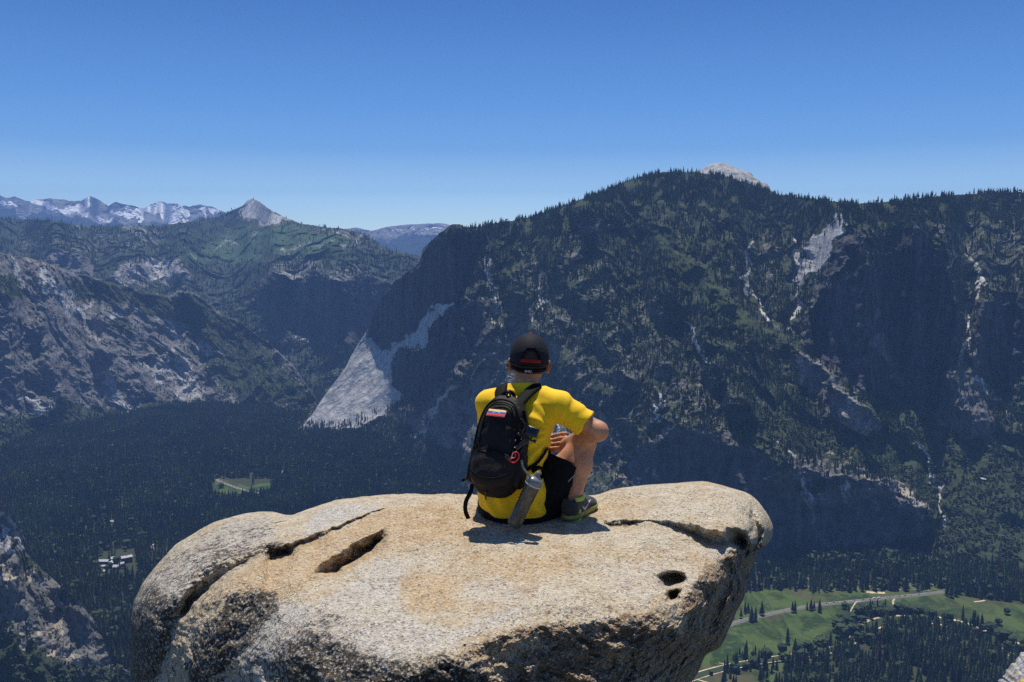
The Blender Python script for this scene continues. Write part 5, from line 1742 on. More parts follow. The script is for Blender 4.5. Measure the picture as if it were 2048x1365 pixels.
def A(u, v, y):
    return np.array(P(u, v, y))


YAW = R(20)
RT = np.array([math.cos(YAW), -math.sin(YAW), 0.0])          # the sitter's own right
FW = np.array([math.sin(YAW), math.cos(YAW), 0.0])           # and forward
SEATZ = float(rock_y(1030, 1058)[2])

SPINE = [  # point, half width, half depth
    (A(1028, 1022, 4.13), .150, .115), (A(1027, 985, 4.125), .150, .116), (A(1027, 940, 4.11), .128, .100), (A(1037, 880, 4.13), .140, .104), (A(1045, 830, 4.17), .158, .106),
    (A(1049, 800, 4.20), .150, .092), (A(1050, 778, 4.225), .085, .072)]
SHR, ELR, WRR = A(1120, 816, 4.11), A(1195, 862, 4.07), A(1124, 893, 4.29)
SHL, ELL, WRL = A(979, 812, 4.27), A(985, 905, 4.44), A(1068, 892, 4.32)
HIPR, KNR, ANR = A(1074, 1010, 4.16), A(1168, 886, 4.18), A(1146, 1012, 4.09)
HIPL, KNL, ANL = A(1000, 1012, 4.22), A(1000, 938, 4.58), A(1102, 1003, 4.48)
HEAD = A(1058, 724, 4.29)
NECK = A(1049, 766, 4.25)


def torso_fn(grow=0.0, sag=0.0):
    zs = np.array([p[0][2] for p in SPINE]); px = np.array([p[0][0] for p in SPINE]); py = np.array([p[0][1] for p in SPINE])
    w = np.array([p[1] for p in SPINE]); dp = np.array([p[2] for p in SPINE])

    def fn(X, Y, Z):
        zz = np.clip(Z, zs[0], zs[-1])
        # smooth interpolation down the spine
        f = np.interp(zz, zs, np.arange(len(zs)))
        def ip(vals):
            i = np.clip(np.floor(f).astype(int), 0, len(vals) - 2); t_ = f - i
            t_ = t_ * t_ * (3 - 2 * t_) * 0.5 + t_ * 0.5
            return vals[i] * (1 - t_) + vals[i + 1] * t_
        cx, cy, ww, dd = ip(px), ip(py), ip(w) + grow + sag * 0.02, ip(dp) + grow
        a = (X - cx) * RT[0] + (Y - cy) * RT[1]
        b = (X - cx) * FW[0] + (Y - cy) * FW[1]
        e = ((np.abs(a) / ww) ** 2.4 + (np.abs(b) / dd) ** 2.4) ** (1 / 2.4)
        d2 = (e - 1) * np.minimum(ww, dd)
        dz = np.maximum(Z - zs[-1], zs[0] - Z)
        return np.where(dz > 0, np.sqrt(np.maximum(d2, 0) ** 2 + dz ** 2) - 0.0, np.maximum(d2, dz) if False else d2)
    return fn


def finger(vol, base, d, up, lengths, r, curl, k=0.004):
    """one finger: three phalanges from its knuckle, bending by curl at each joint"""
    p = np.array(base, float); d = np.array(d, float) / np.linalg.norm(d); up = np.array(up, float)
    up = up - d * (up @ d); up /= np.linalg.norm(up)
    rr = [r, r * 0.95, r * 0.88, r * 0.74]
    for i, L in enumerate(lengths):
        q = p + d * L
        vol.cone(p, q, rr[i], rr[i + 1], k)
        c, s_ = math.cos(curl[i]), math.sin(curl[i])
        d, up = d * c - up * s_, up * c + d * s_
        p = q


def hand(vol, wrist, fdir, palm_up, side, curl=(0.35, 0.5, 0.35)):
    """fdir towards the knuckles, palm_up = back of the hand, side = towards the thumb"""
    f = np.array(fdir, float); f /= np.linalg.norm(f)
    u_ = np.array(palm_up, float); u_ -= f * (u_ @ f); u_ /= np.linalg.norm(u_)
    s_ = np.array(side, float); s_ -= f * (s_ @ f) + u_ * (s_ @ u_); s_ /= np.linalg.norm(s_)
    w = np.array(wrist)
    pc = w + f * 0.048
    vol.ell(pc, (0.052, 0.042, 0.015), rot=[f, s_, u_], k=0.012)
    vol.cone(w, pc, 0.025, 0.018, 0.012)
    for i, (off, L, r) in enumerate([(0.031, (.044, .026, .021), .0090), (0.0105, (.048, .030, .023), .0092), (-0.0105, (.045, .028, .022), .0088), (-0.030, (.035, .021, .019), .0078)]):
        b = w + f * (0.088 - 0.006 * abs(i - 1.2)) + s_ * off
        vol.cone(w + f * 0.045 + s_ * off * 0.8, b, 0.011, r, 0.006)
        finger(vol, b, f + s_ * off * 2.5, u_, L, r, [c * (1 + 0.12 * i) for c in curl])
    tb = w + f * 0.030 + s_ * 0.030 - u_ * 0.006
    vol.cone(w + f * 0.012 + s_ * 0.012, tb, 0.015, 0.0125, 0.008)
    finger(vol, tb, f * 0.75 + s_ * 0.75 - u_ * 0.25, u_, (.034, .030, .022), 0.0108, (0.25, 0.3, 0.0))


SKIN = NT("tanned_skin")
_n = SKIN.noise(30, 4, 0.6)
_c = SKIN.mix(SKIN.ramp(_n, 0.35, 0.7), (0.46, 0.205, 0.105), (0.56, 0.275, 0.150))
SKIN.b.inputs["Subsurface Weight"].default_value = 0.08
SKIN.b.inputs["Subsurface Radius"].default_value = (0.02, 0.008, 0.004)
SKINM = SKIN.done(_c, 0.5, SKIN.bump(SKIN.noise(400, 2, 0.5), 0.15, 0.001), Specular_IOR_Level=0.4)


def head_axes():
    hf = np.array([math.sin(R(-3)), math.cos(R(-3)), -0.10]); hf /= np.linalg.norm(hf)
    hu = np.array([0.06, 0.08, 1.0]); hu -= hf * (hu @ hf); hu /= np.linalg.norm(hu)
    hr = np.cross(hf, hu)
    return hr, hf, hu


HR, HF, HU = head_axes()


def build_body():
    lo = np.array([-0.26, 3.95, -1.36]); hi = np.array([0.54, 4.90, -0.38])
    vol = Vol(lo, hi, 0.0040)
    tf = torso_fn(-0.012)
    vol.add(tf, [-.2, 3.95, SEATZ + .02], [.25, 4.5, -0.62], 0.01)
    # neck and head
    vol.cone(A(1049, 787, 4.235), A(1055, 744, 4.28), 0.060, 0.057, 0.03)
    vol.ell(HEAD + HU * 0.012 - HF * 0.008, (0.077, 0.095, 0.098), [HR, HF, HU], 0.01)
    vol.ell(HEAD - HU * 0.045 + HF * 0.025, (0.062, 0.072, 0.068), [HR, HF, HU], 0.03)
    # face: nose, brow, chin, lips, ears
    vol.cone(HEAD + HF * 0.090 - HU * 0.000, HEAD + HF * 0.116 - HU * 0.030, 0.010, 0.014, 0.012)
    vol.ell(HEAD + HF * 0.082 - HU * 0.060, (0.026, 0.014, 0.010), [HR, HF, HU], 0.010)
    vol.ell(HEAD + HF * 0.078 - HU * 0.095, (0.028, 0.020, 0.020), [HR, HF, HU], 0.015)
    for s_ in (-1, 1):
        vol.ell(HEAD + HF * 0.083 + HR * 0.030 * s_ - HU * 0.002, (0.014, 0.010, 0.008), [HR, HF, HU], 0.004, op='cut')
        vol.ell(HEAD + HF * 0.076 + HR * 0.030 * s_ - HU * 0.002, (0.012, 0.012, 0.011), [HR, HF, HU], 0.002)
        ec = HEAD + HR * 0.090 * s_ - HF * 0.004 - HU * 0.018
        ex = HR * s_ * 0.75 - HF * 0.65; ex /= np.linalg.norm(ex)
        vol.ell(ec, (0.009, 0.022, 0.034), [np.cross(ex, HU), ex, HU], 0.005)
        vol.ell(ec - HF * 0.006 + HR * s_ * 0.007, (0.004, 0.011, 0.022), [np.cross(ex, HU), ex, HU], 0.004, op='cut')
    # arms
    vol.cone(SHR, SHR * .5 + ELR * .5, 0.056, 0.050, 0.03)
    vol.cone(SHR * .5 + ELR * .5, ELR, 0.047, 0.041, 0.02)
    vol.ell(ELR + np.array([0.006, -0.012, -0.004]), (0.039, 0.038, 0.039), k=0.025)
    vol.cone(ELR, ELR * .65 + WRR * .35, 0.043, 0.045, 0.02)
    vol.cone(ELR * .65 + WRR * .35, WRR, 0.044, 0.027, 0.02)
    vol.cone(SHL, ELL, 0.054, 0.042, 0.03)
    vol.cone(ELL, ELL * .65 + WRL * .35, 0.042, 0.043, 0.02)
    vol.cone(ELL * .65 + WRL * .35, WRL, 0.043, 0.027, 0.02)
    # left hand laid over the right wrist: its fingers show in the gap under the sleeve
    hand(vol, WRL, A(1128, 880, 4.27) - WRL, (-0.15, -0.8, 0.6), (0.1, 0.1, 1.0), (0.10, 0.28, 0.25))
    hand(vol, WRR, (-0.9, 0.35, -0.25), (0.1, -0.3, 0.9), (-0.3, 0.9, 0.2), (0.4, 0.5, 0.4))
    # legs
    for hp, kn, an in ((HIPR, KNR, ANR), (HIPL, KNL, ANL)):
        vol.cone(hp, hp * .45 + kn * .55, 0.085, 0.070, 0.03)
        vol.cone(hp * .45 + kn * .55, kn, 0.069, 0.054, 0.02)
        vol.ell(kn + np.array([0.003, 0.004, 0.004]), (0.052, 0.054, 0.056), k=0.02)
        m = kn * .68 + an * .32
        vol.cone(kn, m + (np.array([0.0, -0.012, -0.006])), 0.050, 0.053, 0.02)
        vol.cone(m + np.array([0.0, -0.012, -0.006]), kn * .25 + an * .75, 0.052, 0.034, 0.02)
        vol.cone(kn * .25 + an * .75, an, 0.034, 0.035, 0.012)
    for an, fd in ((ANR, (math.sin(R(28)), math.cos(R(28)), 0)), (ANL, (0.5, 0.8, 0))):
        fd = np.array(fd); fd = fd / np.linalg.norm(fd)
        vol.cone(an, an - np.array([0, 0, 0.035]) - fd * 0.02, 0.036, 0.032, 0.01)
        vol.cone(an - np.array([0, 0, 0.035]), an - np.array([0, 0, 0.050]) + fd * 0.14, 0.034, 0.026, 0.01)
    # nothing of the sitter below the stone
    return vol.mesh("person", SKINM)


print("person")
PERSON = build_body()
tag(PERSON, "man seen from behind in yellow t-shirt, black shorts and dark cap, sitting on the boulder", "person")


def fabric(name, col, rough=0.85, var=0.12, weave=900, spec=0.2, sheen=0.15, wr=0.25):
    t = NT(name)
    n1 = t.noise(14, 4, 0.6); n2 = t.noise(weave, 2, 0.5)
    c = t.mix(n1, tuple(k * (1 - var) for k in col), tuple(min(1, k * (1 + var)) for k in col))
    t.b.inputs["Sheen Weight"].default_value = sheen
    return t.done(c, rough, t.bump(n2, 0.35, 0.0006, prev=t.bump(n1, wr, 0.012)), Specular_IOR_Level=spec)


SHIRTM = fabric("yellow_jersey", (0.98, 0.575, 0.008), 0.75, 0.04, spec=0.25, sheen=0.1, wr=0.15)


_sb = SHIRTM.node_tree.nodes[[n.type for n in SHIRTM.node_tree.nodes].index('BSDF_PRINCIPLED')]
_sb.inputs['Subsurface Weight'].default_value = 0.0
_sb.inputs['Subsurface Radius'].default_value = (1.0, 0.35, 0.05)
_sb.inputs['Subsurface Scale'].default_value = 0.06


def shirt_fold(v):
    """soft folds: fanning from the right armpit to the waist and round the sleeve"""
    p = v
    # signed fan coordinate around the right armpit
    c = SHR + np.array([-0.02, 0.0, -0.10])
    ang = np.arctan2(p[:, 2] - c[2], p[:, 0] - c[0])
    rad = np.hypot(p[:, 2] - c[2], p[:, 0] - c[0])
    low = smooth(-0.93, -1.05, p[:, 2])
    f = 0.0042 * np.sin(ang * 15 + 3 * noise(p[:, 0] * 6, p[:, 1] * 6, p[:, 2] * 6, 11)) * smooth(0.03, 0.08, rad) * smooth(0.33, 0.15, rad)
    f += 0.005 * low * np.sin(p[:, 0] * 62 + p[:, 2] * 30 + 5 * noise(p[:, 0] * 7, p[:, 1] * 7, p[:, 2] * 5, 12))
    f += 0.0030 * smooth(-0.80, -0.95, p[:, 2]) * np.sin((p[:, 2] * 1.0 + p[:, 0] * 0.9) * 75 + 4 * noise(p[:, 0] * 5, p[:, 1] * 5, p[:, 2] * 5, 15)) * smooth(0.0, 0.10, p[:, 0])
    f += 0.004 * fbm(p[:, 0] * 8, p[:, 1] * 9, p[:, 2] * 6, octaves=3, seed=13)
    t_ = ((p - SHR) @ (ELR - SHR)) / ((ELR - SHR) @ (ELR - SHR))
    f += 0.0018 * np.sin(t_ * 30 + 4 * noise(p[:, 0] * 8, p[:, 1] * 8, p[:, 2] * 8, 14)) * smooth(0.15, 0.4, t_) * smooth(0.05, 0.15, p[:, 0] - (SHR[0] - 0.05))
    n = p - np.array([0.03, 4.15, 0]) * [1, 1, 0] - np.array([0, 0, 1]) * p[:, 2:3]
    n /= np.maximum(np.linalg.norm(n, axis=1), 1e-6)[:, None]
    return v + n * f[:, None]


def build_shirt():
    lo = np.array([-0.28, 3.93, -1.30]); hi = np.array([0.46, 4.62, -0.58])
    vol = Vol(lo, hi, 0.0045)
    vol.add(torso_fn(0.008), [-.24, 3.93, -1.30], [.28, 4.52, -0.60], 0.01)
    vol.ell(A(1025, 1000, 4.125), (.160, .126, .10), [RT, FW, [0, 0, 1]], 0.03)
    # shoulders and sleeves
    nb = A(1049, 784, 4.22)
    for sh, el, k in ((SHR, ELR, 0.70), (SHL, ELL, 0.62)):
        vol.cone(nb, sh + np.array([0, 0, 0.012]), 0.062, 0.060, 0.03)
        end = sh + (el - sh) * k
        vol.cone(sh + np.array([0, 0, 0.004]), end, 0.067, 0.065, 0.03)
        ax = (el - sh) / np.linalg.norm(el - sh)
        vol.add(lambda X, Y, Z, e=end, a=ax, sh=sh: np.maximum(-((X - e[0]) * a[0] + (Y - e[1]) * a[1] + (Z - e[2]) * a[2]), np.sqrt((X - e[0]) ** 2 + (Y - e[1]) ** 2 + (Z - e[2]) ** 2) - 0.13), end - 0.13, end + 0.13, 0.002, 'cut')
        e2 = end
        vol.cone(e2 + ax * 0.03, e2 - ax * 0.028, 0.055, 0.053, 0.003, 'cut')
    # neckline
    vol.cone(NECK + np.array([0, 0.0, -0.05]), NECK + np.array([0.0, 0.0, -0.004]), 0.078, 0.066, 0.03)
    vol.add(lambda X, Y, Z: (NECK[2] - 0.006 - 0.25 * (Y - NECK[1])) - Z + 0 * X, NECK + [-.12, -.12, -.05], NECK + [.12, .14, .2], 0.002, 'cut')
    vol.cone(NECK + np.array([0, 0.004, -0.02]), NECK + np.array([0.0, 0.004, 0.2]), 0.060, 0.062, 0.003, 'cut')
    # hem: a plane rising to the front, with the hollow under it
    hz = float(A(1020, 1034, 4.02)[2])
    vol.add(lambda X, Y, Z: (Z - hz - 0.28 * (Y - 4.03) - 0.006 * np.sin(X * 30)), [-.3, 3.9, -1.4], [.5, 4.6, hz + 0.2], 0.002, 'cut')
    return vol.mesh("shirt", SHIRTM, shirt_fold, PERSON)


SHIRT = build_shirt()


def torus_strip(name, pts, width, thick, material, parent=None, up=None, closed=False, sub=6, round_=False, ends=1.0):
    """a flat webbing or cord along a 3-D line. up = direction of the flat face's normal (per whole strip or a function of the point)"""
    pts = np.array(pts, float)
    if closed:
        pts = np.concatenate([pts, pts[:1]])
    tt = np.linspace(0, len(pts) - 1, (len(pts) - 1) * sub + 1)
    c = np.stack(catmull(pts, tt), -1)
    d = np.gradient(c, axis=0); d /= np.maximum(np.linalg.norm(d, axis=1), 1e-9)[:, None]
    if up is None:
        up = np.array([0.0, -1.0, 0.3])
    U_ = np.array([up(p) if callable(up) else up for p in c], float)
    U_ = U_ - d * (U_ * d).sum(1)[:, None]; U_ /= np.maximum(np.linalg.norm(U_, axis=1), 1e-9)[:, None]
    S_ = np.cross(d, U_)
    k = 10 if round_ else 8
    V = []
    for i in range(len(c)):
        w = width / 2 * (ends if i in (0, len(c) - 1) else 1)
        for j in range(k):
            a = 2 * math.pi * (j + .5) / k
            ca, sa = math.cos(a), math.sin(a)
            if not round_:
                ca = math.copysign(min(1, abs(ca) * 1.12), ca); sa = math.copysign(min(1, abs(sa) * 1.7), sa)
            V.append(c[i] + S_[i] * ca * w + U_[i] * sa * (thick / 2))
    F_ = grid_faces(len(c), k, wrap=True)
    V = np.array(V)
    n0 = len(V)
    V = np.concatenate([V, c[:1], c[-1:]])
    tri = [[n0, (j + 1) % k, j, j] for j in range(k)] + [[n0 + 1, n0 - k + j, n0 - k + (j + 1) % k, n0 - k + (j + 1) % k] for j in range(k)]
    me = bpy.data.meshes.new(name)
    faces = F_.tolist() + [f[:3] for f in tri]
    me.from_pydata(V.tolist(), [], faces)
    me.update()
    me.polygons.foreach_set("use_smooth", np.full(len(me.polygons), True))
    me.materials.append(material)
    o = bpy.data.objects.new(name, me)
    COL.objects.link(o)
    if parent:
        o.parent = parent
    return o


# collar band, sleeve hem
COLLAR = torus_strip("collar", [NECK + np.array([0.063 * math.cos(a), 0.062 * math.sin(a), -0.012 - 0.25 * 0.062 * math.sin(a)]) for a in np.linspace(0, 2 * math.pi, 16, endpoint=False)],
                     0.016, 0.006, SHIRTM, SHIRT, up=lambda p: np.array([p[0] - NECK[0], p[1] - NECK[1], 0.01]), closed=True, sub=4)

SHORTM = fabric("black_shorts", (0.007, 0.007, 0.008), 0.85, 0.2, spec=0.15, sheen=0.03)


def build_shorts():
    lo = np.array([-0.26, 3.95, -1.36]); hi = np.array([0.50, 4.75, -0.80])
    vol = Vol(lo, hi, 0.0050)
    vol.ell(A(1028, 1012, 4.14), (.158, .122, .095), [RT, FW, [0, 0, 1]], 0.03)
    vol.ell(A(1029, 1035, 4.11), (.140, .098, .055), [RT, FW, [0, 0, 1]], 0.04)
    for hp, kn, t1, r1 in ((HIPR, KNR, 0.66, 0.093), (HIPL, KNL, 0.7, 0.088)):
        end = hp + (kn - hp) * t1
        vol.cone(hp, end, 0.106, r1, 0.04)
        ax = (kn - hp) / np.linalg.norm(kn - hp)
        ax2 = ax + np.array([0.0, 0.25, 0.15]); ax2 /= np.linalg.norm(ax2)
        # the cloth of the leg hangs below the thigh
        vol.cone(end + np.array([0, 0, -0.035]), hp + np.array([0.03, 0, -0.02]), 0.062, 0.08, 0.05)
        vol.add(lambda X, Y, Z, e=end, a=ax2: np.maximum(-((X - e[0]) * a[0] + (Y - e[1]) * a[1] + (Z - e[2]) * a[2]), np.sqrt((X - e[0]) ** 2 + (Y - e[1]) ** 2 + (Z - e[2]) ** 2) - 0.17), end - 0.17, end + 0.17, 0.004, 'cut')
        vol.cone(end + ax * 0.03, end - ax * 0.035, 0.078, 0.074, 0.004, 'cut')

    def disp(v):
        return v + 0.006 * np.stack([fbm(v[:, 0] * 12, v[:, 1] * 12, v[:, 2] * 12, octaves=3, seed=s_) for s_ in (21, 22, 23)], -1)
    return vol.mesh("shorts", SHORTM, disp, PERSON)


SHORTS = build_shorts()
# pale piping on the side of the shorts leg
_sv = np.array([q.co[:] for q in SHORTS.data.vertices]); _sa, _sb = pix(_sv)


def _sps(u, v):
    return A(u, v, _sv[np.hypot(_sa - u, _sb - v) < 4.5][:, 1].min() - 0.003)


torus_strip("piping", [_sps(1136, 964), _sps(1142, 958), _sps(1149, 950)], 0.004, 0.003, simple_mat("grey_piping", (0.3, 0.3, 0.32)), SHORTS)

# ---- cap ---------------------------------------------------------------------
t = NT("dark_cap_mesh")
_u = t.n("ShaderNodeTexCoord").outputs["UV"]
vh = t.voro(1.0, vec=t.mapping((60, 34, 1), vec=_u), rnd=0.0)
hole = t.ramp(vh, 0.30, 0.42)
CAPM = t.done(t.mix(hole, (0.003, 0.003, 0.005), (0.026, 0.027, 0.038)), 0.7, t.bump(hole, 1.0, 0.003), Specular_IOR_Level=0.18)
REDM = fabric("red_cloth", (0.26, 0.014, 0.014), 0.7, 0.1)
BLACKM = fabric("black_cloth", (0.007, 0.007, 0.009), 0.85, 0.2, spec=0.1, sheen=0.0)
HAIRM = simple_mat("dark_brown_hair", (0.050, 0.028, 0.018), 0.6, 0.4, 0.4, 300, bump=0.8, bscale=900, bdist=0.002)


def hp(az, el, r=1.0, grow=0.0):
    """point on the head: az 0 = back of the head, + towards the sitter's right; el from the brow line upwards"""
    a, e = R(az), R(el)
    x = math.sin(a) * math.cos(e) * (0.082 + grow) * r
    y = -math.cos(a) * math.cos(e) * (0.102 + grow) * r
    z = math.sin(e) * (0.100 + grow) * r
    return HEAD + HU * (0.012 + z) + HR * x + HF * (y - 0.006)


def build_cap():
    na, ne = 120, 40
    V, F_, uv = [], [], {}
    for i in range(ne + 1):
        for j in range(na):
            az = -180 + 360 * j / na
            el = -14 + (9 * smooth(30, 80, abs(az)) * smooth(170, 120, abs(az))) * (1 - i / ne) + 104 * i / ne
            bul = 0.009 + 0.006 * math.sin(R(max(0, el)) * 1.6)
            V.append(hp(az, el, 1, bul) + HU * 0.010 * math.sin(R(max(0, el))))
    for i in range(ne):
        for j in range(na):
            az = -180 + 360 * (j + .5) / na; el = -14 + 104 * (i + .5) / ne
            if (az / 29.0) ** 2 + (max(0, el + 4) / 30.0) ** 2 < 1 and el > -8:
                continue
            j2 = (j + 1) % na
            F_.append((i * na + j, i * na + j2, (i + 1) * na + j2, (i + 1) * na + j))
    me = bpy.data.meshes.new("cap")
    me.from_pydata([tuple(v) for v in V], [], F_)
    ul = me.uv_layers.new(name="uv")
    for p in me.polygons:
        for li in p.loop_indices:
            vi = me.loops[li].vertex_index
            i, j = divmod(vi, na)
            jj = j if not (j == 0 and any(me.loops[q].vertex_index % na == na - 1 for q in p.loop_indices)) else na
            ul.data[li].uv = (jj / na * (1.0), i / ne)
    me.update()
    me.polygons.foreach_set("use_smooth", np.full(len(me.polygons), True))
    me.materials.append(CAPM)
    o = bpy.data.objects.new("cap", me)
    COL.objects.link(o)
    o.parent = PERSON
    m = o.modifiers.new("thick", 'SOLIDIFY'); m.thickness = 0.0025; m.offset = 1
    return o


CAP = build_cap()
torus_strip("cap_strap", [hp(a, -3, 1, 0.010) for a in np.linspace(-31, 31, 9)], 0.017, 0.003, REDM, CAP, up=lambda p: p - HEAD)
torus_strip("opening_trim", [hp(29.5 * math.cos(q), -4 + 30.5 * math.sin(q), 1, 0.0105) + HU * 0.004 for q in np.linspace(0.05, math.pi - 0.05, 15)], 0.010, 0.003, BLACKM, CAP, up=lambda p: p - HEAD)
torus_strip("sweatband", [hp(a, -13 + 9 * float(smooth(30, 80, abs(a)) * smooth(170, 120, abs(a))), 1, 0.009) for a in np.linspace(-180, 150, 12)], 0.016, 0.003, BLACKM, CAP, up=lambda p: p - HEAD, closed=True)
for a in (-60, -20, 20, 60, 180 - 40, 180 + 40):
    torus_strip("seam", [hp(a * (1 if abs(a) > 30 else 1.6), e, 1, 0.0095 + .003 * math.sin(R(e))) + HU * 0.010 * math.sin(R(e)) for e in np.linspace(20 if abs(a) < 30 else -8, 88, 8)], 0.006, 0.002, BLACKM, CAP, up=lambda p: p - HEAD)
v_, f_ = ICO2
_b = mesh_np("button", v_ * [0.009, 0.009, 0.005] + (hp(0, 90, 1, 0.014) + HU * 0.011), f_, REDM, True, parent=CAP)


def build_brim():
    na, nr = 24, 10
    V = []
    for i in range(nr + 1):
        for j in range(na + 1):
            q = -1 + 2 * j / na
            s_ = i / nr
            side = 0.092 * math.sin(q * 1.25) / math.sin(1.25)
            fwd = 0.072 + 0.040 * math.cos(q * 1.3) + s_ * 0.070 * math.cos(q * 1.2)
            drop = -0.030 * q * q * (0.5 + 0.8 * s_) - 0.012 * s_
            V.append(HEAD + HR * side * (1 + 0.05 * s_) + HF * (fwd - 0.02) + HU * (0.008 + drop))
    me = bpy.data.meshes.new("brim")
    me.from_pydata([tuple(v) for v in V], [], [(i * (na + 1) + j, i * (na + 1) + j + 1, (i + 1) * (na + 1) + j + 1, (i + 1) * (na + 1) + j) for i in range(nr) for j in range(na)])
    me.polygons.foreach_set("use_smooth", np.full(len(me.polygons), True))
    me.materials.append(REDM)
    o = bpy.data.objects.new("brim", me)
    COL.objects.link(o); o.parent = CAP
    m = o.modifiers.new("thick", 'SOLIDIFY'); m.thickness = 0.003


build_brim()
# short hair below the cap and the dark strap of his glasses with its small pale mark
hv = Vol(HEAD - 0.15, HEAD + 0.15, 0.004)
hv.ell(HEAD + HU * 0.010 - HF * 0.010, (0.081, 0.098, 0.100), [HR, HF, HU], 0.001)
hv.ell(HEAD + HU * 0.010 + HF * 0.075, (0.12, 0.085, 0.2), [HR, HF, HU], 0.01, 'cut')
hv.add(lambda X, Y, Z: ((X - HEAD[0]) * HU[0] + (Y - HEAD[1]) * HU[1] + (Z - HEAD[2]) * HU[2]) + 0.055, HEAD - 0.15, HEAD + 0.15, 0.006, 'cut')
hv.mesh("hair", HAIRM, lambda v: v + 0.0015 * np.stack([noise(v[:, 0] * 120, v[:, 1] * 120, v[:, 2] * 40, s_) for s_ in (1, 2, 3)], -1), PERSON)
gs = torus_strip("glasses_strap", [hp(a, -29, 1, 0.010) + HU * (0.010 * abs(a) / 90) for a in np.linspace(-95, 95, 13)], 0.016, 0.005, BLACKM, PERSON, up=lambda p: p - HEAD)
PALEM = simple_mat("pale_print", (0.55, 0.55, 0.55), 0.7)


def flat_shape(name, polys, origin, ex, ey, nrm, thick, material, parent):
    """flat printed marks: polygons in metres on a plane, built as thin raised pieces in one mesh"""
    bm = bmesh.new()
    for pts in polys:
        lo_ = [bm.verts.new(tuple(origin + ex * a + ey * b)) for a, b in pts]
        f = bm.faces.new(lo_)
        r = bmesh.ops.extrude_face_region(bm, geom=[f])
        bmesh.ops.translate(bm, verts=[g for g in r["geom"] if isinstance(g, bmesh.types.BMVert)], vec=Vector(nrm * thick))
    bmesh.ops.recalc_face_normals(bm, faces=bm.faces)
    me = bpy.data.meshes.new(name)
    bm.to_mesh(me); bm.free()
    me.materials.append(material)
    o = bpy.data.objects.new(name, me)
    COL.objects.link(o)
    if parent: o.parent = parent
    return o


_o = hp(-6, -29, 1, 0.0135)
_n0 = _o - HEAD; _n0 -= HU * (_n0 @ HU); _n0 /= np.linalg.norm(_n0)
_ex = np.cross(HU, _n0) * 1.0; _ex /= np.linalg.norm(_ex)
mk = [[(-.016, -.005), (-.013, -.005), (-.013, .005), (-.016, .005)], [(-.013, .002), (-.010, -.005), (-.008, -.005), (-.011, .005)], [(-.008, -.005), (-.005, -.005), (-.005, .005), (-.008, .005)],
      [(-.001, -.005), (.002, -.005), (.002, .005), (-.001, .005)], [(.002, -.001), (.006, -.001), (.006, .0015), (.002, .0015)], [(.006, -.005), (.009, -.005), (.009, .005), (.006, .005)],
      [(.011, -.005), (.016, -.005), (.016, -.002), (.011, -.002)], [(.011, .002), (.016, .002), (.016, .005), (.011, .005)]]
flat_shape("printed_mark", mk, _o, _ex, HU, _n0, 0.0012, PALEM, gs)

# ---- shoes -------------------------------------------------------------------
SHOEM = fabric("grey_green_trainer_mesh", (0.030, 0.033, 0.030), 0.75, 0.2, 700, spec=0.3)
LIMEM = fabric("lime_trim", (0.42, 0.52, 0.03), 0.6, 0.1)
SOLEM = simple_mat("yellow_green_rubber", (0.26, 0.24, 0.06), 0.6, 0.4, 0.15, 60)
SOCKM = fabric("lime_sock", (0.45, 0.62, 0.06), 0.9, 0.1)


